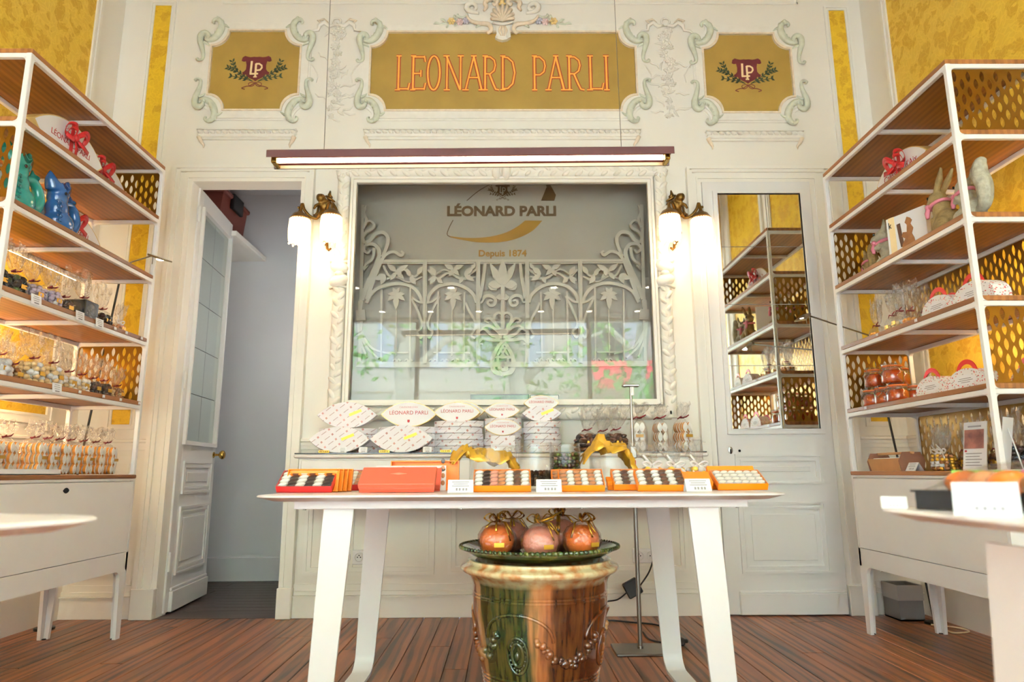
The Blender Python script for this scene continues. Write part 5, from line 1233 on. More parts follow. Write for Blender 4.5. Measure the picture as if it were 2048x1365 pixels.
# ================================================================== WALL CONSOLE behind the table
cn = thing('wall_console', 'marble-topped white console against the wall under the window', 'console', (-.03, 4.0, .62))
cx0, cx1 = -1.19, 1.13
m = MB(); m.box((cx0, 3.86, .905), (cx1, 4.165, .928), .008); obj('marble_slab', m, 'marble', cn)
m = MB(); m.box((cx0 + .005, 3.862, .9282), (cx1 - .01, 4.16, .934), .001); obj('glass_top', m, 'dark_glass', cn)
m = MB(); m.box((cx0 + .025, 3.885, .64), (cx1 - .03, 4.168, .905), .003); obj('body', m, 'white_lacquer', cn)
for x0, x1 in ((-1.15, -.42), (-.40, .34), (.36, 1.085)): m = MB(); m.box((x0, 3.877, .66), (x1, 3.885, .895), .003); obj('drawer_front', m, 'white_lacquer', cn)

# ================================================================== GLAZED POT AND PLATE
PX, PY = .118, 2.62
pt = thing('glazed_pot', 'large green and brown glazed garden urn under the table', 'pot', (PX, PY, 0))
prof = [(.175, 0), (.20, .01), (.205, .03), (.192, .045), (.196, .07), (.215, .16), (.234, .28), (.243, .34), (.245, .385), (.247, .39), (.244, .395), (.246, .40), (.243, .405), (.245, .41), (.245, .43), (.25, .447), (.262, .462), (.280, .472), (.288, .480), (.289, .488), (.284, .494), (.268, .499), (.262, .505), (.262, .512), (.255, .515), (.235, .508), (.222, .47), (.215, .40), (.16, .06)]
m = MB(); rings = (.10, .113, .126, .138)
def prf():
    out = []
    for r, z in prof: out.append((r, z))
    for z0 in rings:
        r = .196 + (.234 - .196) * (z0 - .07) / .21; out += [(r + .001, z0 - .004), (r + .004, z0), (r + .001, z0 + .004)]
    outer = sorted([p for p in out[:]if True and p not in prof[24:]], key=lambda p: (p[1], -p[0])); return outer + prof[24:]
m.lathe(prf(), 64, cap=True); obj('urn_body', m, 'pot_glaze', pt, loc=(0, 0, 0), smooth=50)
def onpot(ang, z, out=0.0):
    r = None
    P = prof[4:14]
    for (r0, z0), (r1, z1) in zip(P, P[1:]):
        if z0 <= z <= z1: r = r0 + (r1 - r0) * (z - z0) / (z1 - z0)
    r = (r or .24) + out; return Vector((r * math.cos(ang), r * math.sin(ang), z))
A0 = R(-112)
# garland of fruit swags and the arched cord with an oval medallion
for j, a0 in enumerate((A0, A0 + R(90), A0 - R(90), A0 + R(180))):
    m = MB()
    for i in range(13):
        u = i / 12; a = a0 + R(18) + R(54) * u; z = .275 - .075 * math.sin(u * PI)
        for k in range(3): p = onpot(a + random.uniform(-.03, .03), z + random.uniform(-.014, .014), .002); m.ell(p, random.uniform(.009, .014), 7, 5)
    obj('fruit_swag', m, 'pot_glaze', pt, loc=(0, 0, 0), smooth=True)
    m = MB(); pts = [onpot(a0 + R(30) * math.cos(q), .27 + .085 * math.sin(q), .002) for q in [PI * i / 20 for i in range(21)]]
    m.sweep(pts, .006, 6); obj('relief_cord', m, 'pot_glaze', pt, loc=(0, 0, 0), smooth=True)
    m = MB(); m.sweep([onpot(a0 + .155 * math.cos(q), .225 + .058 * math.sin(q), .002) for q in [2 * PI * i / 28 for i in range(28)]], .006, 6, closed=True)
    m.sweep([onpot(a0 + .085 * math.cos(q), .228 + .036 * math.sin(q), .002) for q in [2 * PI * i / 22 for i in range(22)]], .007, 6, closed=True)
    for i in range(18): q = 2 * PI * i / 18; m.ell(onpot(a0 + .122 * math.cos(q), .226 + .047 * math.sin(q), .003), .005, 6, 4)
    m.ell(onpot(a0, .225, .003), (.010, .010, .016), 8, 6); obj('medallion', m, 'pot_glaze', pt, loc=(0, 0, 0), smooth=True)
pp = thing('serving_plate', 'dark green glazed rope-rimmed plate on top of the urn', 'plate', (PX, PY, .515))
m = MB(); m.lathe([(.0, 0), (.20, 0), (.245, .012), (.287, .036), (.293, .042), (.287, .046), (.25, .026), (.2, .014), (.0, .012)], 64, cap=False); obj('dish', m, 'plate_green', pp, loc=(0, 0, 0), smooth=50)
m = MB()
for i in range(96):
    a = 2 * PI * i / 96; m.ell((.289 * math.cos(a), .289 * math.sin(a), .042), (.013, .006, .008), 6, 4, Matrix.Rotation(a + R(58), 4, 'Z'))
o = obj('rope_rim', m, 'plate_green', pp, loc=(0, 0, 0), smooth=True)

# ================================================================== FLOOR LAMP behind the table
lb = atZ(1281, 1303, 0); LXp, LYp = lb.x, lb.y
fl_ = thing('floor_lamp', 'slim steel floor lamp with square base behind the table', 'lamp', (LXp, LYp, 0))
m = MB(); m.box((LXp - .125, LYp - .10, 0), (LXp + .125, LYp + .10, .012), .003); obj('base', m, 'steel', fl_)
ztop = atY(1281, 772, LYp).z
m = MB(); m.lathe([(.014, .012), (.014, .022), (.0105, .024), (.0105, .83)], 14, c=(LXp, LYp, 0)); obj('pole', m, 'steel', fl_, smooth=40)
m = MB(); m.lathe([(.006, .83), (.006, ztop)], 10, c=(LXp, LYp, 0)); obj('upper_pole', m, 'steel', fl_, smooth=40)
m = MB(); m.box((LXp - .042, LYp - .02, ztop - .006), (LXp + .042, LYp + .02, ztop + .006), .003); obj('lamp_head', m, 'steel', fl_)
m = MB(); m.box((LXp + .0, LYp - .012, ztop - .05), (LXp + .014, LYp + .012, ztop - .006), .002); obj('switch', m, 'ribbon_white', fl_)
zcl = atY(1281, 905, LYp).z; m = MB(); m.box((LXp - .016, LYp - .018, zcl - .03), (LXp + .016, LYp + .018, zcl + .03), .004); obj('clamp', m, 'steel', fl_)
m = MB(); m.lathe([(.0125, zcl - .075), (.0125, zcl - .04)], 12, c=(LXp, LYp, 0)); obj('red_collar', m, 'box_red', fl_, smooth=40)
zbar = atY(1290, 943, LYp).z
m = MB(); m.box((LXp - .10, LYp - .30, zbar - .004), (LXp + .20, LYp - .27, zbar + .004), .002); m.bar((LXp, LYp, zbar), (LXp + .02, LYp - .28, zbar), .008); obj('light_bar', m, 'steel', fl_)
m = MB(); m.box((LXp - .095, LYp - .297, zbar - .006), (LXp + .195, LYp - .273, zbar - .0042)); obj('led_panel', m, 'led_white', fl_)
# its cord and the black adapter hanging by the socket
cd = thing('power_cord', 'black cord with square adapter and plug running behind the urn', 'cord', (LXp + .12, 4.1, .0))
def cordpath(pts, r=.0045): 
    m = MB(); m.sweep([tuple(p) for p in catmull(pts, 6)], r, 6); obj('cable', m, 'black_plastic', cd, smooth=True)
sk = atY(1300, 1112, 4.17)
cordpath([sk + Vector((.02, -.02, 0)), atY(1298, 1145, 4.12), atY(1278, 1175, 4.10)]); cordpath([atY(1255, 1185, 4.10), atY(1235, 1200, 4.06), atY(1210, 1206, 4.02), Vector((.50, 3.95, .06)), Vector((.46, 3.9, .006))])
cordpath([Vector((.46, 3.9, .006)), atZ(1215, 1242, .006), atZ(1270, 1246, .006), atZ(1310, 1250, .006), atZ(1350, 1262, .006)]); cordpath([atZ(1286, 1265, .006), atZ(1300, 1280, .006), atZ(1330, 1287, .008)])
m = MB(); ac = atY(1265, 1177, 4.10); m.M = Matrix.Translation(ac) @ Matrix.Rotation(R(-28), 4, 'Y'); m.box((-.045, -.02, -.045), (.045, .02, .045), .006); m.M = None; obj('adapter', m, 'black_plastic', cd)
m = MB(); pg = atZ(1355, 1292, .0); m.box((pg.x - .045, pg.y - .02, .0), (pg.x + .035, pg.y + .02, .036), .008); m.box((pg.x + .02, pg.y - .012, .012), (pg.x + .05, pg.y + .012, .03), .004); obj('plug', m, 'black_plastic', cd)
def socket(lab, px, py, n):
    c = atY(px, py, YB); t = thing('wall_socket', lab, 'socket', (c.x, YB, c.z - .05)); W = .075 * n
    m = MB(); m.box((c.x - W / 2, YB - .010, c.z - .042), (c.x + W / 2, YB, c.z + .042), .004); obj('plate', m, 'socket_white', t)
    for i in range(n):
        x = c.x - W / 2 + .0375 + i * .075; m = MB(); m.M = Matrix.Translation((x, YB - .010, c.z)) @ Matrix.Rotation(R(90), 4, 'X'); m.lathe([(.028, 0), (.028, .006), (.024, .006), (.022, .001)], 20, cap=False); m.M = None; so = obj('outlet_ring', m, 'socket_white', t, smooth=40)
        m = MB()
        for dx, dz in ((-.009, 0), (.009, 0), (0, .010)): m.ell((x + dx, YB - .0115, c.z + dz), (.0035, .0015, .0035), 8, 5)
        obj('pin_holes', m, 'black_hole', t)
socket('white double wall socket behind the left table leg', 706, 1115, 2); socket('white double wall socket beside the floor lamp', 1290, 1112, 2)

# ================================================================== LEANING LAMPS in the gaps beside the units
def gap_lamp(lab, foot, top, hub, head, s):
    t = thing('clip_lamp', lab, 'lamp', foot); foot = Vector(foot); top = Vector(top)
    m = MB(); m.lathe([(.05, 0), (.05, .012), (.02, .016), (.012, .02)], 20, c=foot); obj('base', m, 'black_plastic', t, smooth=40)
    m = MB(); m.sweep([foot + Vector((0, 0, .015)), top], .006, 8); obj('pole', m, 'black_plastic', t, smooth=60)
    m = MB(); m.sweep([top, hub], .0045, 8); m.ell(top, .012, 8, 6); obj('arm', m, 'steel', t, smooth=60)
    h = Vector(head); hu = Vector(hub); d = (h - hu); d.z *= .3; d.normalize(); sd = d.cross(Vector((0, 0, 1))).normalized()
    m = MB(); m._add([hu + d * -.02 + sd * .02 + Vector((0, 0, .008)), hu + d * -.02 - sd * .02 + Vector((0, 0, .008)), h - sd * .032, h + sd * .032, hu + d * -.02 + sd * .02 - Vector((0, 0, .004)), hu + d * -.02 - sd * .02 - Vector((0, 0, .004)), h - sd * .032 - Vector((0, 0, .008)), h + sd * .032 - Vector((0, 0, .008))], [(0, 1, 2, 3), (7, 6, 5, 4), (0, 4, 5, 1), (1, 5, 6, 2), (2, 6, 7, 3), (3, 7, 4, 0)]); obj('lamp_head', m, 'steel', t)
    m = MB(); c = hu.lerp(h, .55) - Vector((0, 0, .012)); m.lathe([(.0, 0), (.018, 0), (.018, .006)], 14, cap=False, c=c); obj('led_disc', m, 'spot_disc', t)
    m = MB(); m.sweep([hu, hu + Vector((0, 0, -.05))], .0025, 6); obj('tilt_pin', m, 'steel', t)
gap_lamp('thin black reading lamp behind the left shelves, head over the bagged sweets', (-2.50, 3.93, 0), atY(246, 530, 3.90), atY(306, 511, 3.60), atY(333, 520, 3.52), 1)
gap_lamp('thin black reading lamp behind the right shelves, arm across the mirror', (2.33, 3.93, 0), atY(1740, 672, 3.90), atY(1612, 630, 3.72), atY(1600, 640, 3.66), -1)

# ================================================================== GREY BIN under the right cabinet
g0 = atZ(1800, 1243, 0); g1 = atZ(1848, 1253, 0)
bn = thing('grey_bin', 'small grey metal bin with paler band beneath the right cabinet', 'bin', (g0.x + .08, 4.05, 0))
x0 = atY(1797, 1200, 4.0).x; x1 = atY(1846, 1200, 4.0).x; zt = atY(1820, 1172, 4.0).z
m = MB(); m.ring([(x0, 4.0), (x1, 4.0), (x1, 4.16), (x0, 4.16)], [(x0 + .006, 4.006), (x1 - .006, 4.006), (x1 - .006, 4.154), (x0 + .006, 4.154)], .0, zt, 'XY'); m.box((x0, 4.0, 0), (x1, 4.16, .01)); obj('body', m, 'bin_dark', bn)
m = MB(); m.ring([(x0 - .003, 3.997), (x1 + .003, 3.997), (x1 + .003, 4.163), (x0 - .003, 4.163)], [(x0, 4.0), (x1, 4.0), (x1, 4.16), (x0, 4.16)], zt - .08, zt + .002, 'XY'); obj('paler_band', m, 'bin_grey', bn)
wc = thing('cable_loop', 'loop of beige cable on the floor behind the right cabinet leg', 'cord', (2.2, 3.7, 0))
m = MB(); m.sweep([tuple(p) for p in catmull([atZ(1862, 1250, .005), atZ(1890, 1253, .005), atZ(1925, 1258, .005), atZ(1938, 1264, .005), atZ(1910, 1267, .005), atZ(1893, 1262, .005)], 6)], .004, 6); obj('cable', m, 'cord_beige', wc, smooth=True)
# ================================================================== GOODS: prototypes (local space: x right, front towards -y, z up)
RL, RR_ = R(90), R(-90)          # turn a prototype to face out of the left / right unit
HID = []
class Kit:
    """collects (name, mesh, loc, rot, scale, kids) so that a thing can be stamped out many times with shared meshes"""
    def __init__(s): s.p = []
    def add(s, name, me, loc=(0, 0, 0), rot=(0, 0, 0), scale=(1, 1, 1), stuff=False, sub=None): s.p.append((name, me, loc, rot, scale, stuff, sub or [])); return s
    def stamp(s, tname, label, cat, loc, rotz=0.0, group=None, scale=1.0, rot=None):
        t = thing(tname, label, cat, loc, rotz, group)
        if rot is not None: t.rotation_euler = rot
        t.scale = (scale, scale, scale)
        for nm, me, l, r, sc, st, sub in s.p:
            o = link(nm, me, t, l, r); o.scale = sc
            if st: o['kind'] = 'stuff'
            for nm2, me2, l2 in sub: link(nm2, me2, o, l2)
        return t
# ---- cellophane bag film: body pinched at a tie, ruffled flare above
def bag_film(w, d, hb, ht, seed, flare=1.0):
    rn = random.Random(seed); n = 26; ph = [rn.uniform(0, 6.28) for _ in range(5)]
    def ringz(z, k, ruf):
        out = []
        for i in range(n):
            a = 2 * PI * i / n; r = k * (1 + ruf * (.5 * math.sin(3 * a + ph[0]) + .35 * math.sin(5 * a + ph[1] + z * 30) + .25 * math.sin(8 * a + ph[2])))
            sq = 1.0 / (abs(math.cos(a)) ** 2.6 + abs(math.sin(a)) ** 2.6) ** (1 / 2.6)
            out.append((w * r * sq * math.cos(a), d * r * sq * math.sin(a), z))
        return out
    def skin(rings, mat, name, sm=True):
        m = MB(); vs = [p for r_ in rings for p in r_]; m._add(vs, [(k * n + i, k * n + (i + 1) % n, (k + 1) * n + (i + 1) % n, (k + 1) * n + i) for k in range(len(rings) - 1) for i in range(n)]); return m.mesh(name, mat, sm, fixn=False)
    body = [ringz(.002, .80, .02), ringz(.006, .96, .03), ringz(hb * .35, 1.05, .03), ringz(hb * .65, 1.0, .05), ringz(hb * .85, .74, .12), ringz(hb * .96, .34, .2), ringz(hb, .16, .2)]
    lean = rn.uniform(-.03, .03)
    top = []
    for k in range(7):
        u = k / 6; rg = ringz(hb + (ht - hb) * u, (.16 + .86 * flare * u ** .6), .12 + .30 * u)
        top.append([(p[0] + lean * u, p[1] * (1 - .62 * u) + .010 * u * math.sin(p[0] * 190 + ph[4]), p[2] + (ht - hb) * .16 * u * math.sin(p[0] * 120 + ph[3])) for p in rg])
    top = [[(p[0] * (1 + rn.uniform(-.16, .16) * (k > 1)), p[1] * (1 + rn.uniform(-.3, .3) * (k > 1)), p[2] + rn.uniform(-.004, .004) * (k > 0)) for p in rg] for k, rg in enumerate(top)]
    return skin(body, 'cellophane', 'film'), skin(top, 'cellophane_top', 'film_top', False)
def tie_mesh(mat, big=False):
    m = MB(); k = 1.7 if big else 1.0
    m.sweep([(.010 * math.cos(a), .010 * math.sin(a), 0) for a in [2 * PI * i / 10 for i in range(10)]], .0028 * k, 5, closed=True)
    for sg, dz in ((-1, -.008), (1, .014)): m.sweep([(0, -.011, 0), (sg * .014 * k, -.018, .004), (sg * .032 * k, -.014, dz)], [.0028 * k, .004 * k, .0028 * k], 5, flat=((0, 1, 0), .5))
    return m.mesh('tie', mat, True)
tie_red = tie_mesh('twist_red')
def bow_white():
    m = MB()
    for sg in (-1, 1):
        m.sweep(catmull([(0, -.014, 0), (sg * .02, -.022, .012), (sg * .036, -.02, .006), (sg * .02, -.018, -.006), (0, -.014, 0)], 4), .0042, 5, flat=((0, 1, 0), .3))
        m.sweep([(0, -.014, 0), (sg * .024, -.026, -.022), (sg * .034, -.028, -.05 + .02 * sg)], [.005, .007, .006], 5, flat=((0, 1, 0), .3))
    m.sweep([(0, -.013, .004), (-.022, -.018, .022), (-.034, -.018, .036)], [.003, .005, .004], 5, flat=((0, 1, 0), .3)); m.ell((0, -.014, 0), .005, 8, 6); return m.mesh('white_bow', 'ribbon_white', True)
tie_white = bow_white()
def sweets(w, d, h, r, mat, seed, n=70, squash=(1, .8, .75)):
    rn = random.Random(seed); m = MB(); mats = mat if isinstance(mat, list) else [mat]
    spots = []; nl = max(2, int((h - r * .6) / (r * 1.12)))
    for L_ in range(nl):
        z = r * .85 + L_ * r * 1.12; k = .97 if z < h * .72 else (.82 if z < h * .9 else .6)
        for q in (.90, .5):
            nn = max(3, int(2 * PI * q * k * (w + d) / 2 / (r * 1.75)))
            for i in range(nn): spots.append((z + rn.uniform(-.2, .2) * r, 2 * PI * (i + rn.random() * .5) / nn, q * k))
    for z, a, q in spots:
        k = 1.0
        m.k = rn.randrange(len(mats)); m.ell((w * k * q * math.cos(a), d * k * q * math.sin(a), z), (r * squash[0], r * squash[1], r * squash[2]), 7, 5, Matrix.Rotation(rn.uniform(0, 3), 4, 'Z') @ Matrix.Rotation(rn.uniform(0, 3), 4, 'X'))
    return m.mesh('sweets', mats, True)
def tag_mesh(w, h, y, z, mat): m = MB(); m.box((-w / 2, y - .0012, z - h / 2), (w / 2, y, z + h / 2)); return m.mesh('gold_label', mat)
gold_tag = tag_mesh(.034, .018, 0, 0, 'tag_gold')
def bagkit(w, d, hb, ht, content, r, seed, n=70, tie=tie_red, tag=True, squash=(1, .85, .8), fill=.92, flare=1.0, extra=None):
    k = Kit(); f1, f2 = bag_film(w, d, hb, ht, seed, flare); k.add('film', f1).add('film_top', f2)
    k.add('sweets', sweets(w, d, hb * fill, r, content, seed, n, squash), stuff=True); k.add('tie', tie, (0, 0, hb))
    if tag: k.add('gold_label', gold_tag, (.006 * (seed % 3 - 1), -d * 1.07, hb * .42))
    return k
# ---- lens-shaped gift boxes standing on edge
def lens_box_mesh(a, b, th, mats, name='box'):
    """lens in the XZ plane, thickness along y; front face inset with an edge of the second material"""
    m = MB(); L = lens(a, b, 16); Li = lens(a * .965, b * .955, 16)
    m.k = 0; m.prism([(x, z + b) for x, z in L], 0, th, 'XZ'); m.k = 1; m.prism([(x, z + b) for x, z in Li], -.0015, 0, 'XZ'); return m.mesh(name, mats)
def bow_mesh(s=1.0):
    m = MB(); rn = random.Random(2)
    for sg in (-1, 1):
        for dz, rr in ((.012, 1.0), (-.006, .8)):
            m.sweep([tuple(p) for p in catmull([(0, -.012, 0), (sg * .034 * rr, -.040, .034 + dz), (sg * .074 * rr, -.026, .026 + dz), (sg * .070 * rr, -.010, -.010 + dz), (sg * .030 * rr, -.006, -.010), (0, -.012, 0)], 6)], [.010 * s] + [.0125 * s] * 29 + [.010 * s], 4, flat=((sg * .55, .75, .25), .10))
        m.sweep([(0, -.014, 0), (sg * .038, -.03, -.026), (sg * .085, -.028, -.030 - .012 * sg)], [.009, .016, .018], 4, flat=((0, 1, 0), .10))
    m.sweep([(0, -.014, 0), (.008, -.02, -.05), (.012, -.016, -.10)], [.008, .012, .013], 4, flat=((0, 1, 0), .10))
    m.ell((0, -.018, 0), (.016, .014, .018), 10, 7); return m.mesh('bow', 'ribbon_red', True)
bow_me = bow_mesh()
def gift_kit(a, b, th, lines, seed=0):
    k = Kit(); me = lens_box_mesh(a, b, th, ['card_gold_edge', 'paper_white']); sub = []
    k.add('box', me)
    m = MB(); wz = .012
    m.box((-wz, -.0035, .001), (wz, -.0015, 2 * b - .002)); m.box((-wz, -.0035, 2 * b - .002), (wz, th + .002, 2 * b + .001)); m.box((-wz, th, .001), (wz, th + .002, 2 * b)); k.add('ribbon_band', m.mesh('ribbon_band', 'ribbon_red'))
    k.add('bow', bow_me, (0, -.004, b * 1.32))
    for txt, size, dz, mt in lines:
        me2 = text_mesh('lettering', txt, size, mt, extrude=.0004); k.add('lettering', me2, (0, -.0022, b + dz), (PI / 2, 0, 0))
    return k
gift = gift_kit(.262, .108, .06, [('LÉONARD PARLI', .040, -.012, 'print_red'), ('CALISSONS', .022, .06, 'print_pink'), ('D\'AIX', .020, -.045, 'print_red')])
gift2 = gift_kit(.215, .088, .055, [("Calissons d'Aix", .046, -.016, 'print_red')])

# ================================================================== LEFT UNIT
zL = [z + .0445 for z in LZ_[1:-1]] + [.8205]; FX = -2.045
gift.stamp('gift_box', 'white leaf-shaped gift box with red bow, front one on the upper left shelf', 'gift box', (FX - .045, 3.055, zL[0]), RL)
gift.stamp('gift_box', 'white leaf-shaped gift box with red bow, tucked behind the other on the upper left shelf', 'gift box', (FX - .112, 3.40, zL[0]), RL)
gift.stamp('gift_box', 'white leaf-shaped gift box with red bow beside the blue fish jug', 'gift box', (FX - .125, 3.245, zL[1]), RL, scale=.98)
# fish jugs
def jug_mesh(mat):
    m = MB()
    m.ell((0, 0, .012), (.055, .050, .014), 16, 8); m.ell((.004, 0, .058), (.074, .062, .060), 18, 12); m.ell((-.018, 0, .12), (.052, .050, .055), 18, 12); m.ell((-.022, 0, .172), (.047, .045, .05), 16, 10)
    m.lathe([(.040, 0), (.048, .03), (.058, .062), (.056, .064), (.044, .03), (.03, .0)], 20, cap=True, c=(-.026, 0, .180))
    m.sweep([tuple(p) for p in catmull([(.045, 0, .034), (.098, 0, .050), (.124, 0, .100), (.108, 0, .150), (.072, 0, .172), (.028, 0, .160)], 5)], [.036 - .0009 * i for i in range(26)], 12)
    m.sweep([(.072, 0, .168), (.098, 0, .195), (.122, 0, .205)], [.018, .017, .006], 10, flat=((0, 1, 0), .6)); m.sweep([(.070, 0, .168), (.074, 0, .20), (.066, 0, .222)], [.018, .015, .004], 10, flat=((0, 1, 0), .6))
    for sg in (-1, 1): m.sweep([(-.026 + sg * .030, 0, .205), (-.026 + sg * .058, 0, .245), (-.026 + sg * .066, 0, .282)], [.038, .026, .005], 10, flat=((0, 1, 0), 1.0))
    m.sweep([(.08, -.02, .03), (.10, -.03, .018), (.112, -.03, .022)], [.016, .012, .004], 8)
    return blob('jug_body', m, mat, .0062, 4)
mset = {}
for mt, lab, y, x, sc in (('jug_teal', 'glossy teal fish-shaped jug on the left shelves', 2.765, FX - .05, 1.04), ('jug_blue', 'glossy blue fish-shaped jug on the left shelves', 3.03, FX - .045, .98), ('dragee_white', 'pale grey fish-shaped jug half hidden between the teal and blue jugs', 2.93, FX - .20, .92)):
    k = Kit(); k.add('jug_body', jug_mesh(mt))
    m = MB()
    for i in range(5):
        for j in range(4 + i % 2): m.ell((-.064 + .010 * j + .004 * (i % 2) - .010 * i * .3, -.050 + .006 * abs(j - 1.5), .05 + i * .022), (.006, .004, .008), 6, 4)
    k.add('scales', m.mesh('scales', mt, True)); m = MB(); m.ell((-.03, -.045, .19), (.008, .005, .008), 10, 6); k.add('eye', m.mesh('eye', 'eye_black', True))
    k.stamp('fish_jug', lab, 'jug', (x, y, zL[1] + .001), RL, scale=sc)
# bags on the third and fourth shelf
kb_dark = bagkit(.056, .046, .115, .235, ['choc_dark', 'foil_black', 'olive_green'], .016, 11, 60)
kb_dark2 = bagkit(.054, .046, .105, .225, ['foil_black', 'choc_dark'], .02, 12, 40)
kb_lil = bagkit(.052, .045, .105, .21, ['dragee_lilac', 'dragee_white', 'dragee_lilac'], .0145, 13, 60)
kb_nut = bagkit(.056, .048, .118, .235, ['nut_cream', 'nut_cream', 'dragee_white'], .0165, 14, 60)
kb_nut2 = bagkit(.048, .042, .095, .20, ['nut_cream', 'icing'], .0145, 15, 60)
kb_brown = bagkit(.047, .042, .09, .195, ['choc_dark', 'choc_brown'], .010, 16, 90)
kb_amber = bagkit(.044, .040, .075, .165, ['nut_brown', 'nut_cream'], .010, 17, 80)
kb_wht = bagkit(.052, .046, .10, .20, ['dragee_white'], .022, 18, 34)
kb_rose = bagkit(.042, .038, .06, .16, ['choc_tan', 'fruit_rose'], .012, 19, 50, tie=tie_white)
g3 = 'bagged sweets on the third left shelf'; g4 = 'bagged sweets on the fourth left shelf'
for kt, y, dx, lab in ((kb_dark, 2.70, 0, 'bag of dark sweets, nearest the post on the third left shelf'), (kb_dark, 2.815, 0, 'bag of black and green sweets behind a price card'), (kb_lil, 2.93, 0, 'bag of white and lilac sugared almonds, left of its twin'), (kb_lil, 3.04, .01, 'bag of lilac sugared almonds, right of its twin'), (kb_brown, 3.15, .0, 'small bag of brown sweets left of the black cube'),
                       (kb_dark2, 3.455, 0, 'shiny black bag right of the black cube'), (kb_rose, 3.575, .02, 'bag of rosy sweets with white ribbon at the shelf end'), (kb_lil, 2.87, -.13, 'bag of lilac almonds in the back row of the third left shelf'), (kb_brown, 3.30, -.16, 'brown bag in the back row behind the black cube')):
    kt.stamp('sweet_bag', lab, 'bag', (FX - .055 + dx, y, zL[2]), RL, group=g3, scale=1.0)
cube = Kit(); m = MB(); m.box((-.055, -.055, .002), (.055, .055, .105), .004); cube.add('black_block', m.mesh('black_block', 'foil_black'))
f1, f2 = bag_film(.062, .062, .125, .25, 31); cube.add('film', f1).add('film_top', f2).add('tie', tie_red, (0, 0, .125)); cube.stamp('cube_bag', 'black cube wrapped in cellophane on the third left shelf', 'bag', (FX - .06, 3.30, zL[2]), RL)
for kt, y, dx, lab in ((kb_wht, 2.79, 0, 'bag of large white sweets at the near end of the fourth left shelf'), (kb_amber, 2.885, -.01, 'bag of small tan sweets beside the white ones'), (kb_nut, 2.995, 0, 'bag of pale nuts left of the tallest one'), (kb_nut, 3.125, .0, 'tallest bag of pale nuts on the fourth left shelf'), (kb_nut2, 3.245, .0, 'short bag of cream almonds next to the tallest bag'), (kb_nut2, 3.345, .0, 'short bag of cream almonds next to the dark ones'),
                       (kb_brown, 3.440, 0, 'bag of dark chocolate bits, left of its twin'), (kb_brown, 3.535, 0, 'bag of dark chocolate bits, right of its twin'), (kb_amber, 3.640, .01, 'bag of amber nuts at the far end of the fourth left shelf'), (kb_nut2, 3.05, -.14, 'pale nut bag in the back row behind the tallest one'), (kb_wht, 2.90, -.15, 'white sweet bag in the back row by the post'), (kb_nut2, 3.28, -.14, 'pale nut bag in the back row before the perforated end')):
    kt.stamp('sweet_bag', lab, 'bag', (FX - .055 + dx, y, zL[3]), RL, group=g4, scale=1.0)
# calissons in bags on the cabinet top
m = MB(); Lc = [(p[1], p[0]) for p in lens(.0235, .0125, 7)]; m.k = 0; m.prism(Lc, -.006, .007, 'XZ'); m.k = 1; m.prism(Lc, -.0085, -.006, 'XZ'); cal_me = m.mesh('calisson', ['almond_orange', 'icing'])
m = MB(); m.box((-.018, -.0012, -.007), (.018, 0, .007)); brown_tag = m.mesh('brown_label', 'logo_gold')
def cal_kit(seed):
    k = Kit(); f1, f2 = bag_film(.036, .060, .165, .235, seed, .9); k.add('film', f1).add('film_top', f2).add('tie', tie_red, (0, 0, .165)); rn = random.Random(seed)
    for tz in range(3):
        for cx in (-.013, .013):
            for dy in range(5): k.add('calisson', cal_me, (cx + rn.uniform(-.002, .002), -.044 + dy * .0205, .026 + tz * .0455), (0, rn.uniform(-.08, .08), 0))
    if seed % 3: k.add('brown_label', brown_tag, (0, -.064, .075))
    return k
ck = [cal_kit(41), cal_kit(42), cal_kit(43)]
ys = [2.66, 2.75, 2.84, 2.925, 3.01, 3.095, 3.18, 3.265, 3.35, 3.45, 3.555, 3.66]
wh = ['first', 'second', 'third', 'fourth', 'fifth', 'sixth', 'seventh', 'eighth', 'ninth', 'tenth', 'eleventh', 'last']
for i, y in enumerate(ys):
    ck[i % 3].stamp('calisson_bag', 'bag of stacked orange and white calissons, %s in the row from the near end' % wh[i] if i < 11 else 'bag of stacked orange and white calissons at the far end of the cabinet', 'bag', (FX - (.075 if i > 4 else .14), y, zL[4]), RL, group='calisson bags on the left cabinet')
tw = thing('paper_tray', 'low white paper tray of loose sweets on the left cabinet', 'tray', (FX - .02, 2.90, zL[4]))
m = MB(); m.ring([(FX - .055, 2.66), (FX + .045, 2.66), (FX + .045, 3.13), (FX - .055, 3.13)], [(FX - .05, 2.665), (FX + .04, 2.665), (FX + .04, 3.125), (FX - .05, 3.125)], zL[4], zL[4] + .024, 'XY'); m.box((FX - .055, 2.66, zL[4]), (FX + .045, 3.13, zL[4] + .004)); obj('tray', m, 'paper_white', tw)
m = MB(); rn = random.Random(8)
for i in range(40): m.ell((FX - .005 + rn.uniform(-.035, .035), rn.uniform(2.69, 3.10), zL[4] + .016), (.016, .010, .007), 7, 5, Matrix.Rotation(rn.uniform(0, 3), 4, 'Z'))
o = obj('loose_sweets', m, 'almond_orange', tw, smooth=True); o['kind'] = 'stuff'
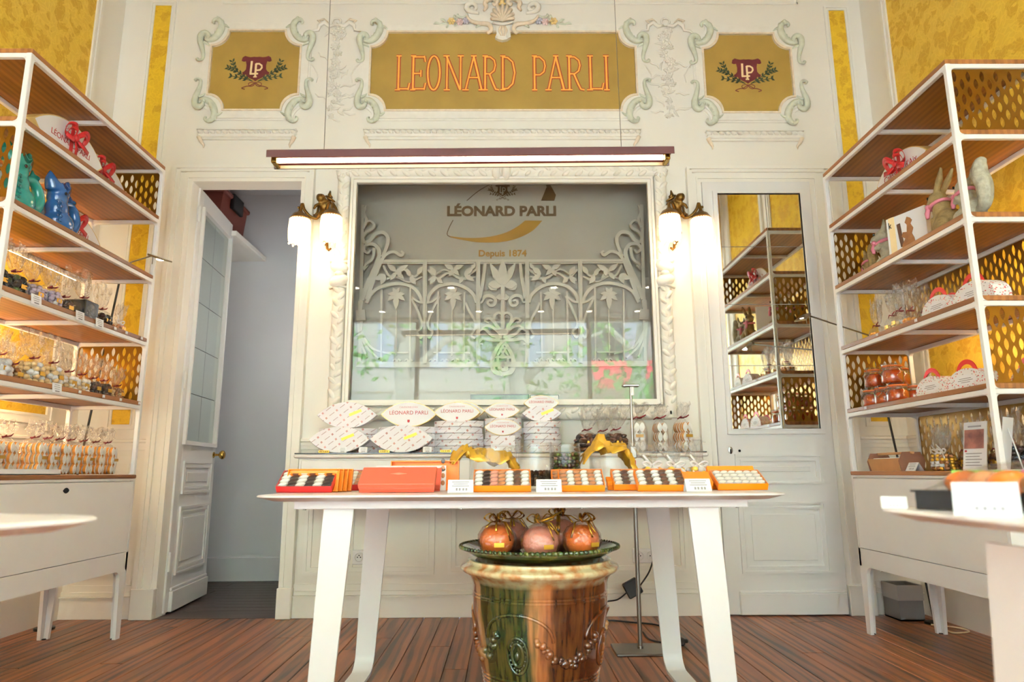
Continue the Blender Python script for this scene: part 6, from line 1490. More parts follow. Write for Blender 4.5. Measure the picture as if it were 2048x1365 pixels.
# price cards hung on the shelf edges
def price_kit(w, h, lines=3):
    k = Kit(); m = MB(); m.box((-w / 2, -.0012, 0), (w / 2, 0, h), .0004); k.add('card', m.mesh('card', 'paper_white')); rn = random.Random(int(w * 1e4))
    m = MB()
    for i in range(lines): ww = w * rn.uniform(.25, .38); m.box((-ww, -.0018, h * (.78 - .2 * i)), (ww, -.0012, h * (.83 - .2 * i)))
    ww = w * .2; m.box((-ww, -.0018, h * .12), (ww * 1.2, -.0012, h * .24)); k.add('print_lines', m.mesh('print_lines', 'ink_grey')); return k
pk = price_kit(.064, .044); pk_s = price_kit(.020, .014, 1)
XE = LXF + .0035
for y, z, lab in ((2.80, zL[2], 'white price card on the third left shelf edge, under the black bags'), (3.10, zL[2], 'white price card on the third left shelf edge, under the lilac almonds'), (3.255, zL[2], 'white price card on the third left shelf edge, under the black cube'), (3.00, zL[3], 'white price card on the fourth left shelf edge, under the pale nuts')):
    pk.stamp('price_card', lab, 'price card', (XE + .001, y, z - .036), RL, group='price cards of the left shelves', rot=(R(-6), 0, RL))
for y, z, lab in ((3.385, zL[2], 'tiny white shelf clip under the shiny black bag'), (3.49, zL[2], 'tiny white shelf clip between the black and rosy bags'), (3.64, zL[2], 'tiny white shelf clip at the third left shelf end'), (3.16, zL[3], 'tiny white shelf clip under the tallest nut bag'), (3.35, zL[3], 'tiny white shelf clip under the cream almonds'), (3.50, zL[3], 'tiny white shelf clip under the dark chocolate bits'), (3.68, zL[3], 'tiny white shelf clip at the fourth left shelf end')):
    pk_s.stamp('shelf_clip', lab, 'price card', (XE + .001, y, z - .019), RL, group='shelf clips of the left unit')

# ================================================================== RIGHT UNIT
zR = [z + .0445 for z in RZ_[1:-1]] + [.8205]; GX = 1.915
gift2.stamp('gift_box', 'white leaf-shaped gift box with red bow on the upper right shelf', 'gift box', (GX + .05, 3.165, zR[0]), RR_, scale=1.02)
m = MB(); m.lathe([(.07, 0), (.075, .01), (.072, .12), (.06, .14), (.058, .136), (.068, .118)], 24); tin = m.mesh('tin_body', 'dragee_white', 50)
Kit().add('tin_body', tin).stamp('white_tin', 'round white tin behind the gift box on the upper right shelf', 'tin', (GX + .20, 2.95, zR[0]), RR_)
def squirrel_mesh(mat, tail=True, ears=.03):
    m = MB()
    m.ell((.02, 0, .055), (.062, .052, .058), 16, 10); m.ell((.0, 0, .115), (.042, .040, .060), 16, 10); m.ell((-.018, 0, .185), (.042, .036, .036), 16, 10); m.ell((-.055, 0, .178), (.024, .022, .019), 12, 8)
    for sg in (-1, 1):
        m.sweep([(-.004, sg * .020, .212), (.004, sg * .026, .228), (.006, sg * .027, .228 + ears)], [.013, .012, .004], 8); m.sweep([(-.01, sg * .035, .135), (-.045, sg * .032, .120), (-.062, sg * .014, .128)], [.016, .012, .010], 8)
        m.ell((.0, sg * .045, .035), (.045, .022, .034), 12, 8); m.sweep([(-.01, sg * .04, .012), (-.055, sg * .036, .010)], [.014, .010], 8)
    if tail: m.sweep([tuple(p) for p in catmull([(.07, 0, .03), (.115, 0, .06), (.125, 0, .13), (.105, 0, .19), (.115, 0, .235), (.14, 0, .245)], 5)], [.018 + .018 * math.sin(i / 25 * PI) for i in range(26)], 10)
    return blob('squirrel_body', m, mat, .0055, 3)
def rabbit_mesh(mat):
    m = MB()
    m.ell((.03, 0, .065), (.068, .055, .065), 16, 10); m.ell((.0, 0, .125), (.045, .042, .07), 16, 10); m.ell((-.025, 0, .198), (.046, .036, .038), 16, 10); m.ell((-.062, 0, .186), (.026, .024, .022), 12, 8); m.ell((.095, 0, .05), (.022, .02, .022), 10, 7)
    for sg in (-1, 1):
        m.sweep([(-.005, sg * .016, .228), (.03, sg * .022, .27), (.058, sg * .028, .318)], [.014, .016, .006], 8); m.sweep([(-.02, sg * .028, .10), (-.034, sg * .026, .05), (-.045, sg * .025, .010)], [.019, .014, .013], 8)
        m.ell((.035, sg * .045, .045), (.05, .022, .045), 12, 8); m.sweep([(.02, sg * .045, .012), (-.03, sg * .045, .010)], [.015, .012], 8)
    return blob('rabbit_body', m, mat, .0055, 3)
def animal(kind, mat, scarf_z, ear=.03):
    k = Kit(); k.add(kind + '_body', squirrel_mesh(mat, True, ear) if kind == 'squirrel' else rabbit_mesh(mat))
    ez = .195 if kind == 'squirrel' else .207
    m = MB(); m.ell((-.047, -.030, ez), (.006, .005, .007), 10, 6); m.ell((-.047, .030, ez), (.006, .005, .007), 10, 6); k.add('eyes', m.mesh('eyes', 'eye_black', True))
    m = MB(); m.sweep([(-.010 + .044 * math.cos(a), .040 * math.sin(a), scarf_z + .010 * math.cos(a)) for a in [2 * PI * i / 16 for i in range(16)]], .009, 6, closed=True); m.sweep([(-.046, -.03, scarf_z), (-.055, -.035, scarf_z - .03), (-.05, -.04, scarf_z - .055)], [.010, .012, .008], 6); m.ell((-.05, -.032, scarf_z), .013, 8, 6); k.add('scarf', m.mesh('scarf', 'scarf_pink', True))
    return k
sq_b = animal('squirrel', 'fur_brown', .150, .022); sq_g = animal('squirrel', 'fur_grey', .150, .04); rb = animal('rabbit', 'fur_brown', .165)
gf = 'animal figurines on the right shelves'
sq_b.stamp('squirrel_figurine', 'small brown squirrel figurine with pink scarf at the far end of the right shelf', 'figurine', (GX + .10, 3.625, zR[1]), RR_ + R(-15), gf, .74)
sq_g.stamp('squirrel_figurine', 'tall grey upright squirrel figurine left of the white carton', 'figurine', (GX + .09, 3.415, zR[1]), RR_ + R(35), gf, 1.05)
rb.stamp('rabbit_figurine', 'brown rabbit figurine with pink scarf right of the white carton', 'figurine', (GX + .06, 2.905, zR[1]), RR_ + R(5), gf, .98)
sq_g.stamp('squirrel_figurine', 'grey bushy-tailed squirrel figurine beside the front post', 'figurine', (GX + .06, 2.735, zR[1]), RR_ + R(-5), gf, .95)
sq_b.stamp('squirrel_figurine', 'brown squirrel figurine facing the back, seen in the mirror', 'figurine', (GX + .22, 3.52, zR[1]), RR_ + R(160), gf, .9)
ct_ = thing('squirrel_carton', 'white carton printed with a brown squirrel, handwritten mark on its side', 'carton', (GX + .08, 3.16, zR[1]), RR_ + R(20))
def lp(nm, mb, mat, par, **kw): return obj(nm, mb, mat, par, loc=(0, 0, 0), world=False, **kw)
m = MB(); m.box((-.11, -.05, 0), (.105, .06, .215), .002); lp('carton', m, 'paper_white', ct_)
m = MB(); m.box((-.095, -.0515, .0), (-.062, -.05, .215)); lp('beige_stripe', m, 'crest_cream', ct_)
sqp = [(.0, .03), (-.035, .035), (-.03, .06), (-.012, .085), (-.03, .10), (-.022, .12), (.0, .115), (.004, .15), (-.006, .165), (.008, .19), (.024, .18), (.034, .165), (.024, .15), (.036, .125), (.026, .10), (.036, .075), (.04, .045)]
m = MB(); m.prism([(x, z) for x, z in sqp], -.0515, -.05, 'XZ'); lp('squirrel_print', m, 'nut_brown', ct_)
m = MB(); m.stroke([(-.030, .05), (-.036, .10), (-.042, .17)], .02, -.0512, -.0498); lp('tail_print', m, 'choc_brown', ct_)
o = text_on('handwritten_mark', '8', .05, 'ink_black', ct_, (-.055, .0608, .155), (PI / 2, 0, PI), width=.022, height=.034)
o = text_on('handwritten_mark', 'k', .05, 'ink_black', ct_, (-.088, -.0522, .160), (PI / 2, 0, 0), width=.016, height=.032)
# third right shelf: clear bags and handled petal cartons
kb_clear = bagkit(.046, .042, .085, .225, ['nut_cream', 'almond_orange', 'dragee_white'], .012, 51, 26, tag=False, fill=.7)
kb_clear2 = bagkit(.050, .044, .105, .235, ['choc_tan', 'dragee_white', 'nut_cream'], .014, 52, 26, fill=.6)
gc_ = 'clear bags on the third right shelf'
for kt, y, dx, lab in ((kb_clear, 3.56, .02, 'clear sweet bag alone at the far end of the third right shelf'), (kb_clear2, 3.40, .02, 'clear sweet bag second from the far end of the third right shelf'), (kb_clear2, 3.30, 0, 'clear sweet bag with gold label amid the third right shelf'), (kb_clear, 3.21, .0, 'clear sweet bag next to the petal cartons'), (kb_clear2, 3.33, .13, 'clear sweet bag in the back row of the third right shelf')):
    kt.stamp('sweet_bag', lab, 'bag', (GX + .055 + dx, y, zR[2]), RR_, group=gc_)
def case_kit():
    k = Kit(); a, b, th = .135, .058, .085; L = [(p[0], p[1]) for p in lens(a, b, 14)]
    # half-round top carton: flat base, arched top, petal print; red arched handle
    arch_ = [(-a, 0), (a, 0)] + [(a * math.cos(q) , .018 + .085 * math.sin(q)) for q in [PI * i / 14 for i in range(15)]]
    m = MB(); m.prism(arch_, 0, th, 'XZ'); k.add('carton', m.mesh('carton', 'petal_carton'))
    m = MB(); ov = [(.075 * math.cos(q), .048 + .026 * math.sin(q)) for q in [2 * PI * i / 20 for i in range(20)]]; m.prism(ov, -.0012, 0, 'XZ'); k.add('white_panel', m.mesh('white_panel', 'paper_white'))
    m = MB()
    for i, w_ in enumerate((.04, .05, .03)): m.box((-w_, -.0018, .052 - .009 * i), (w_, -.0012, .055 - .009 * i))
    k.add('print_lines', m.mesh('print_lines', 'ink_grey'))
    m = MB(); yc = th / 2
    o_ = [(.072 * math.cos(q), .075 + .072 * math.sin(q)) for q in [PI * i / 16 for i in range(17)]]; i_ = [(.047 * math.cos(q), .088 + .036 * math.sin(q)) for q in [PI * i / 16 for i in range(17)]]
    m.ring(o_, i_, yc - .002 - .03, yc + .002 - .03, 'XZ'); k.add('red_handle', m.mesh('red_handle', 'box_red'))
    m = MB(); m.ell((0, yc - .033, .094), (.012, .002, .006), 10, 6); k.add('handle_rivet', m.mesh('handle_rivet', 'paper_white')); return k
cs_ = case_kit(); gcs = 'petal print cartons of the right shelves'
for y, dx, z, rz, lab in ((2.94, 0, zR[2], 0, 'petal-print carton with red handle on the third right shelf, beside the bags'), (2.705, 0, zR[2], 4, 'petal-print carton with red handle on the third right shelf, at the post'), (3.055, 0, zR[3], 0, 'petal-print carton with red handle on the fourth right shelf, beside the jars'), (2.815, 0, zR[3], 3, 'petal-print carton with red handle on the fourth right shelf, by the post'), (3.03, .12, zR[2], 0, 'petal-print carton in the back row of the third right shelf'), (2.74, .20, zR[3], -6, 'petal-print carton seen through the perforated end panel')):
    cs_.stamp('handled_carton', lab, 'carton', (GX + .0 + dx, y, z), RR_ + R(rz), group=gcs, scale=.86)
# clip-top jars
def jar_kit():
    k = Kit(); m = MB(); m.lathe([(.0, .001), (.047, .001), (.053, .008), (.053, .058), (.044, .072), (.043, .086)], 24, cap=False); k.add('glass_body', m.mesh('glass_body', 'jar_glass', 50))
    m = MB(); m.lathe([(.0, .004), (.044, .004), (.050, .010), (.050, .058), (.041, .070), (.0, .072)], 20, cap=False); rn = random.Random(3)
    for i in range(16): a = rn.uniform(0, 6.28); m.ell((.036 * math.cos(a), .036 * math.sin(a), rn.uniform(.015, .055)), (.016, .016, .013), 8, 5)
    k.add('preserved_fruit', m.mesh('preserved_fruit', 'jar_amber', True))
    m = MB(); m.lathe([(.043, .0), (.048, .002), (.048, .006), (.043, .008)], 24, cap=False, c=(0, 0, .086)); k.add('rubber_seal', m.mesh('rubber_seal', 'rubber_orange', 50))
    m = MB(); m.lathe([(.046, .094), (.047, .099), (.036, .104), (.0, .106)], 24, cap=False); k.add('glass_lid', m.mesh('glass_lid', 'jar_glass', 50))
    m = MB(); m.sweep([(.0455 * math.cos(a), .0455 * math.sin(a), .080) for a in [2 * PI * i / 20 for i in range(20)]], .0015, 5, closed=True); m.sweep([(.02, -.045, .08), (.02, -.058, .06), (.0, -.060, .045), (-.02, -.058, .06), (-.02, -.045, .08)], .0016, 5); m.sweep([(.0, -.046, .084), (.0, -.055, .10), (.0, -.03, .106)], .0016, 5); k.add('wire_clasp', m.mesh('wire_clasp', 'steel', True)); return k
jk = jar_kit(); gj = 'amber fruit jars on the right shelves'
for y, dx, lv, lab in ((3.635, .05, 0, 'amber fruit jar, bottom row by the perforated end'), (3.52, .05, 0, 'amber fruit jar, front middle of the bottom row'), (3.405, .05, 0, 'amber fruit jar, bottom row nearest the cartons'), (3.60, .165, 0, 'amber fruit jar, back of the bottom row by the wall'), (3.46, .165, 0, 'amber fruit jar, back of the bottom row near the cartons'), (3.62, .06, 1, 'amber fruit jar stacked on top, left one'), (3.47, .07, 1, 'amber fruit jar stacked on top, right one'), (3.58, .17, 1, 'amber fruit jar stacked on top, at the back')):
    jk.stamp('fruit_jar', lab, 'jar', (GX + dx, y, zR[3] + lv * .1075), RR_ + R(random.uniform(-40, 40)), group=gj, scale=1.0)
# cabinet top: kraft basket, price tent, bags, leaflets
kr = thing('kraft_basket', 'brown kraft carton tray with a wooden bar handle on the right cabinet', 'basket', (GX + .07, 3.53, zR[4]), RR_)
m = MB(); m._add([(-.13, -.055, 0), (.13, -.055, 0), (.13, .055, 0), (-.13, .055, 0), (-.145, -.065, .062), (.145, -.065, .062), (.145, .065, .062), (-.145, .065, .062)], [(0, 3, 2, 1), (0, 1, 5, 4), (1, 2, 6, 5), (2, 3, 7, 6), (3, 0, 4, 7)]); lp('tray', m, 'kraft', kr)
for sx in (-1, 1): m = MB(); m.prism([(-.055, 0), (.055, 0), (.066, .05), (.045, .092), (-.045, .092), (-.066, .05)], sx * .146, sx * .150, 'YZ'); lp('end_panel', m, 'kraft_dark', kr)
m = MB(); m.sweep([(-.165, 0, .088), (.165, 0, .088)], .007, 8); lp('bar_handle', m, 'kraft', kr, smooth=60)
m = MB(); m.box((-.13, -.05, .05), (.13, .05, .066), .01); lp('tissue_lining', m, 'paper_white', kr)
def tent_kit(w, h, n=3):
    k = Kit(); m = MB(); d = h * .55
    m._add([(-w / 2, -d, 0), (w / 2, -d, 0), (w / 2, 0, h), (-w / 2, 0, h), (-w / 2, d, 0), (w / 2, d, 0)], [(0, 1, 2, 3), (4, 3, 2, 5)]); 
    m._add([(-w / 2, -d + .001, 0), (w / 2, -d + .001, 0), (w / 2, 0, h - .0015), (-w / 2, 0, h - .0015), (-w / 2, d - .001, 0), (w / 2, d - .001, 0)], [(3, 2, 1, 0), (5, 2, 3, 4)]); k.add('folded_card', m.mesh('folded_card', 'paper_white'))
    sl = math.atan2(d, h); m = MB()
    for i in range(n):
        ww = w * (.34 - .05 * (i % 2)); z = h * (.80 - .16 * i); m._add([(-ww, -d * (1 - z / h) - .0008, z), (ww, -d * (1 - z / h) - .0008, z), (ww, -d * (1 - (z + .0025) / h) - .0008, z + .0025), (-ww, -d * (1 - (z + .0025) / h) - .0008, z + .0025)], [(0, 1, 2, 3)])
    for x in (-.18, -.06, .08, .2): z = h * .16; m._add([(w * x, -d * (1 - z / h) - .0008, z), (w * (x + .07), -d * (1 - z / h) - .0008, z), (w * (x + .07), -d * (1 - (z + .008) / h) - .0008, z + .008), (w * x, -d * (1 - (z + .008) / h) - .0008, z + .008)], [(0, 1, 2, 3)])
    k.add('print_lines', m.mesh('print_lines', 'ink_grey')); return k
tk = tent_kit(.085, .042)
tk.stamp('price_tent', 'folded white price card beside the kraft basket', 'price card', (GX + .03, 3.30, zR[4]), RR_, scale=.95)
kb_rib = bagkit(.042, .04, .085, .20, ['nut_brown', 'tag_gold', 'dragee_white'], .012, 61, 34, tie=tie_white, tag=False)
kb_rib2 = bagkit(.045, .04, .09, .21, ['nut_brown', 'choc_brown', 'foil_yellow'], .012, 62, 34, tie=tie_red)
kb_blk = bagkit(.05, .045, .11, .24, ['foil_black', 'choc_dark'], .016, 63, 40)
gb = 'ribboned bags on the right cabinet'
for kt, y, dx, lab in ((kb_rib, 3.20, .10, 'clear bag with white bow nearest the kraft basket'), (kb_rib, 3.10, .06, 'clear bag with white bow second from the kraft basket'), (kb_rib2, 3.16, .20, 'clear bag with red tie against the perforated back'), (kb_rib2, 3.03, .13, 'clear bag with red tie left of the leaflet'), (kb_blk, 2.79, .14, 'dark sweet bag between the two leaflets'), (kb_rib2, 2.98, .22, 'clear bag behind the left leaflet on the cabinet'), (kb_blk, 2.66, .24, 'dark sweet bag by the near post of the right cabinet'), (kb_rib, 2.88, .23, 'clear bag with white bow behind the right leaflet')):
    kt.stamp('sweet_bag', lab, 'bag', (GX + dx, y, zR[4]), RR_, group=gb)
def leaflet(lab, y, dx, w, h, rz):
    t = thing('leaflet_stand', lab, 'leaflet', (GX + dx, y, zR[4]), RR_ + R(rz)); lean = .035
    def quad(x0, x1, z0, z1, off, mat, nm):
        m = MB(); f = lambda z: lean * z / h - off; m._add([(x0, f(z0), z0), (x1, f(z0), z0), (x1, f(z1), z1), (x0, f(z1), z1), (x0, f(z0) + .002, z0), (x1, f(z0) + .002, z0), (x1, f(z1) + .002, z1), (x0, f(z1) + .002, z1)], [(0, 1, 2, 3), (7, 6, 5, 4), (0, 4, 5, 1), (1, 5, 6, 2), (2, 6, 7, 3), (3, 7, 4, 0)]); lp(nm, m, mat, t)
    quad(-w / 2, w / 2, 0, h, 0, 'paper_white', 'sheet'); quad(-w / 2 + .006, w / 2 - .014, h * .45, h * .84, .0022, 'photo_food', 'photo'); quad(-w * .3, w * .25, h * .89, h * .92, .0022, 'ink_grey', 'title_line')
    for i in range(5): quad(-w * .38, w * .3 - .01 * (i % 2), h * (.34 - .06 * i), h * (.355 - .06 * i), .0022, 'ink_grey', 'text_line')
    quad(-w * .42, -w * .34, h * .38, h * .42, .0022, 'print_red', 'emblem')
    m = MB(); m.box((-w / 2, lean * .3, 0), (w / 2, lean + .03, .004)); m.bar((0, lean + .028, .002), (0, lean * .8 + .003, h * .8), .01, .002); lp('easel', m, 'paper_white', t)
leaflet('leaflet with a food photograph standing on the right cabinet', 2.905, .05, .115, .205, 12)
leaflet('leaflet standing on the right cabinet beyond the post', 2.70, .03, .10, .205, -55)
pk_s.stamp('shelf_clip', 'tiny white shelf clip on the third right shelf, under the petal carton', 'price card', (RXF - .0045, 2.99, zR[2] - .019), RR_); pk_s.stamp('shelf_clip', 'tiny white shelf clip on the third right shelf, under the clear bags', 'price card', (RXF - .0045, 3.32, zR[2] - .019), RR_); pk_s.stamp('shelf_clip', 'tiny white shelf clip on the fourth right shelf, under the amber jars', 'price card', (RXF - .0045, 3.50, zR[3] - .019), RR_)
# ================================================================== COUNTER: wrapped leaf boxes and bags
ZC_ = .9345
def flat_lens(a, b, th, mat, name): m = MB(); m.prism(lens(a, b, 12), 0, th, 'XY'); return m.mesh(name, mat)
gold_sticker = tag_mesh(.075, .016, 0, 0, 'tag_gold')
def wrapped_kit(a, b, th):
    k = Kit(); m = MB(); L = lens(a, b, 16); L2 = lens(a * .985, b * .98, 16); n = len(L)
    m._add([(x, 0, z + b) for x, z in L2] + [(x, .004, z + b) for x, z in L] + [(x, th - .004, z + b) for x, z in L] + [(x, th, z + b) for x, z in L2], [tuple(range(n - 1, -1, -1))] + [(q * n + i, q * n + (i + 1) % n, (q + 1) * n + (i + 1) % n, (q + 1) * n + i) for q in range(3) for i in range(n)] + [tuple(range(3 * n, 4 * n))])
    k.add('wrapped_box', m.mesh('wrapped_box', 'wrap_paper')); k.add('gold_sticker', gold_sticker, (a * .28, -.0006, b * 1.18), (0, R(-22), 0)); return k
def named_kit(a, b, th):
    k = Kit(); k.add('box', lens_box_mesh(a, b, th, ['card_gold_edge', 'paper_white']))
    me2 = text_mesh('lettering', 'LÉONARD PARLI', a * .19, 'print_red', extrude=.0004); k.add('lettering', me2, (0, -.0022, b * .98), (PI / 2, 0, 0))
    me3 = text_mesh('small_lettering', 'CALISSONS D\'AIX', a * .085, 'print_pink', extrude=.0003); k.add('small_lettering', me3, (0, -.0022, b * 1.5), (PI / 2, 0, 0))
    m = MB(); s_ = a * .055; half = [(0, -1.0), (.6, -.7), (.8, -.2), (.75, .6), (.95, .95), (.4, .85), (0, .95)]
    m.prism([(p[0] * s_, b * .45 + p[1] * s_) for p in half] + [(-p[0] * s_, b * .45 + p[1] * s_) for p in half[-2:0:-1]], -.0022, -.0015, 'XZ'); k.add('emblem', m.mesh('emblem', 'print_red')); return k
wk = wrapped_kit(.175, .077, .05); wk_s = wrapped_kit(.115, .048, .04); nk = named_kit(.162, .073, .05); nk2 = named_kit(.135, .060, .045); nk3 = named_kit(.105, .046, .04)
def stack(lab, cx, cy, n, a, b, th, z0=ZC_, grp='flat wrapped boxes on the console', top=''):
    m = MB(); L = lens(a, b, 12); Li = lens(a * .99, b * .985, 12); N = len(L)
    # flat box wrapped in paper: crimped edges, so the middle ring bulges slightly
    m._add([(x, y, .0015) for x, y in Li] + [(x, y, th * .2) for x, y in L] + [(x * .992, y * .985, th * .55) for x, y in L] + [(x, y, th * .85) for x, y in L] + [(x, y, th - .001) for x, y in Li], [tuple(range(N - 1, -1, -1))] + [(q * N + i, q * N + (i + 1) % N, (q + 1) * N + (i + 1) % N, (q + 1) * N + i) for q in range(4) for i in range(N)] + [tuple(range(4 * N, 5 * N))])
    me = m.mesh('flat_box', 'wrap_paper'); od = ['lowest', 'second', 'third', 'fourth', 'fifth', 'sixth']
    for i in range(n):
        o = link('flat_box', me, None, (cx + random.uniform(-.006, .006), cy, z0 + i * th), (0, 0, R(random.uniform(-2, 2))))
        tag(o, 'flat wrapped box, %s of the %s' % (od[i] if i < n - 1 else 'topmost', lab), 'box', grp)
    return z0 + n * th
def px2x(px, Y): return atY(px, 870, Y).x
c1, c2, c3, c4, c5 = px2x(692, 4.0), px2x(813, 4.0), px2x(916, 4.0), px2x(1006, 4.0), px2x(1084, 4.0)
z1 = stack('stack at the far left of the console', c1, 4.035, 4, .172, .085, .036)
z2 = stack('second stack from the left', c2, 4.035, 4, .170, .085, .038)
z3 = stack('middle stack on the console', c3, 4.03, 5, .145, .085, .037)
z4 = stack('fourth stack from the left', c4, 4.03, 5, .108, .08, .040)
z5 = stack('stack nearest the glass jars', c5, 4.03, 5, .110, .08, .036)
wk.stamp('wrapped_gift', 'upright print-paper leaf box atop the far left stack', 'gift box', (c1, 4.0, z1), 0); wk.stamp('wrapped_gift', 'upright print-paper leaf box leaning before the far left stack', 'gift box', (c1 - .012, 3.876, ZC_), 0, rot=(R(-8), 0, 0), scale=.98)
nk.stamp('named_gift', 'largest white leaf box with red lettering, atop the second stack', 'gift box', (c2 + .01, 4.0, z2), 0); wk.stamp('wrapped_gift', 'upright print-paper leaf box before the second stack', 'gift box', (c2 - .012, 3.876, ZC_), 0, rot=(R(-8), 0, 0), scale=1.02)
nk2.stamp('named_gift', 'white lettered leaf box in front atop the middle stack', 'gift box', (c3 - .005, 3.975, z3 - .012), 0, rot=(R(-4), 0, 0)); nk2.stamp('named_gift', 'white lettered leaf box half hidden behind another on the middle stack', 'gift box', (c3 + .018, 4.045, z3), 0)
nk3.stamp('named_gift', 'small white lettered leaf box on top of the fourth stack', 'gift box', (c4 - .005, 4.01, z4), 0); nk3.stamp('named_gift', 'small white lettered leaf box leaning on the front of the fourth stack', 'gift box', (c4 - .0, 3.905, ZC_ + .095), 0)
nk3.stamp('named_gift', 'small white lettered leaf box on the stack nearest the jars', 'gift box', (c5 + .0, 4.03, z5 + .065), 0); wk_s.stamp('wrapped_gift', 'small print-paper leaf box on the stack nearest the jars', 'gift box', (c5, 3.985, z5 - .002), 0, rot=(R(-4), 0, 0), scale=1.0)
for o in list(scn.objects):            # the leaning small box rests on a wrapped block
    pass
sbk = thing('support_box', 'small print-paper box below the leaning leaf box of the fourth stack', 'box', (c4, 3.91, ZC_)); m = MB(); m.box((c4 - .07, 3.905, ZC_), (c4 + .07, 3.945, ZC_ + .094), .003); obj('wrapped_block', m, 'wrap_paper', sbk)
for px, lab, mt in ((650, 'gold price plaque at the foot of the far left stack', 'tag_gold'), (770, 'gold price plaque at the foot of the second stack', 'tag_gold'), (892, 'gold price plaque at the foot of the middle stack', 'tag_gold')):
    x = px2x(px, 3.88); k = Kit(); m = MB(); m.box((-.03, 0, 0), (.03, .004, .014), .001); k.add('plaque', m.mesh('plaque', mt)); m = MB()
    for i in range(5): m.box((-.024 + i * .010, -.0008, .004), (-.018 + i * .010, 0, .011))
    k.add('digits', m.mesh('digits', 'ink_black')); k.stamp('price_plaque', lab, 'price card', (x, 3.872, ZC_), 0)
for px, lab in ((686, 'white price card left at the far left stack'), (727, 'white price card right at the far left stack'), (855, 'white price card at the second stack'), (1020, 'white price card at the fourth stack')):
    pk.stamp('price_card', lab, 'price card', (px2x(px, 3.87), 3.87, ZC_), 0, rot=(R(-14), 0, 0), scale=.75)
# bags at the right end of the console
kb_choc = bagkit(.062, .05, .125, .26, ['choc_dark', 'choc_brown'], .021, 71, 46, squash=(1.3, .5, 1.0)); g5 = 'bags at the right end of the console'
for px, dy, lab in ((1172, .0, 'bag of dark chocolates on the console, left one'), (1208, .10, 'bag of dark chocolates on the console, rear one'), (1228, -.025, 'bag of dark chocolates on the console, right one')):
    kb_choc.stamp('sweet_bag', lab, 'bag', (px2x(px, 3.98), 3.96 + dy, ZC_), R(10), g5)
for i, (px, dy, lab) in enumerate(((1280, 0, 'bag of white calissons on the console, left one'), (1322, .03, 'bag of white calissons on the console, middle one'), (1365, 0, 'bag of white calissons on the console, right one'))):
    ck[i].stamp('calisson_bag', lab, 'bag', (px2x(px, 3.96), 3.96 + dy, ZC_), R(-12 + 14 * i), g5, scale=1.18)

# ================================================================== CENTRAL TABLE
ZT = HT + .0008
m = MB(); m.ell((0, 0, 0), (.0155, .0085, .0075), 10, 6); piece = {}
def piece_me(mat):
    if mat not in piece:
        mm = MB(); L = lens(.0165, .0088, 6); N = len(L); L2 = lens(.0135, .0066, 6)
        mm._add([(x, y, 0) for x, y in L] + [(x, y, .006) for x, y in L] + [(x, y, .0095) for x, y in L2], [tuple(range(N - 1, -1, -1))] + [(q * N + i, q * N + (i + 1) % N, (q + 1) * N + (i + 1) % N, (q + 1) * N + i) for q in range(2) for i in range(N)] + [tuple(range(2 * N, 3 * N))]); piece[mat] = mm.mesh('sweet_piece', mat, 40)
    return piece[mat]
def tray(lab, px0, px1, Y, box, cols, rows=4, tilt=34, depth=.105, grp='open sweet boxes on the central table', rz=0.0, film_=True, zoff=0.0, hgt=.026):
    xa = atY(px0, 985, Y).x; xb = atY(px1, 985, Y).x; w = xb - xa; cx = (xa + xb) / 2
    t = thing('sweet_box', lab, 'box', (cx, Y, ZT + zoff), R(rz), grp); tl = R(tilt)
    def tp(nm, mb, mat, **kw):
        o = lp(nm, mb, mat, t, **kw); o.rotation_euler = (tl, 0, 0); return o
    m = MB(); m.ring([(-w / 2, 0), (w / 2, 0), (w / 2, depth), (-w / 2, depth)], [(-w / 2 + .003, .003), (w / 2 - .003, .003), (w / 2 - .003, depth - .003), (-w / 2 + .003, depth - .003)], 0, hgt, 'XY'); m.box((-w / 2, 0, 0), (w / 2, depth, .003)); tp('carton_tray', m, box)
    n = len(cols); cw = (w - .012) / n; rd = (depth - .010) / rows
    for i, c in enumerate(cols):
        if c is None: continue
        for j in range(rows):
            o = link('sweet_piece', piece_me(c), t); loc = Vector((-w / 2 + .006 + cw * (i + .5), .005 + rd * (j + .5), hgt - .0085)); o.location = Matrix.Rotation(tl, 3, 'X') @ loc
            o.rotation_euler = (Matrix.Rotation(tl, 3, 'X') @ Matrix.Rotation(R(24 if i % 2 else 16), 3, 'Z')).to_euler(); o.scale = (min(1.5, cw / .0265), min(1.5, rd / .0190), 1)
    if film_: m = MB(); m.box((-w / 2 + .001, .001, hgt + .0004), (w / 2 - .001, depth - .001, hgt + .0008)); tp('clear_lid', m, 'lid_film')
    # the rear edge is held up by a folded prop
    m = MB(); hz = depth * math.sin(tl); m.box((-w / 2 + .01, depth * math.cos(tl) - .006, -.0), (w / 2 - .01, depth * math.cos(tl) - .003, hz)); lp('prop', m, box, t)
    return t
W_, D_, B_, T_ = 'icing', 'choc_dark', 'choc_brown', 'choc_tan'
tray('red open box of black and white calissons at the left tip', 553, 664, 2.55, 'box_red', [W_, D_, W_, D_, W_, D_], 4)
for i in range(4):
    t = tray('orange box on edge, %s behind the red box at the left tip' % ['first', 'second', 'third', 'last'][i], 572 + i * 12, 676 + i * 9, 2.585 + i * .03, 'box_orange', [None] * 3, 3, tilt=72, depth=.085, film_=False, hgt=.014, grp='orange boxes standing behind the red one')
tray('red open box of pale sweets standing behind, left of the coral boxes', 640, 736, 2.82, 'box_red', [W_, T_, W_, T_, W_, T_, W_], 4, tilt=30, depth=.12)
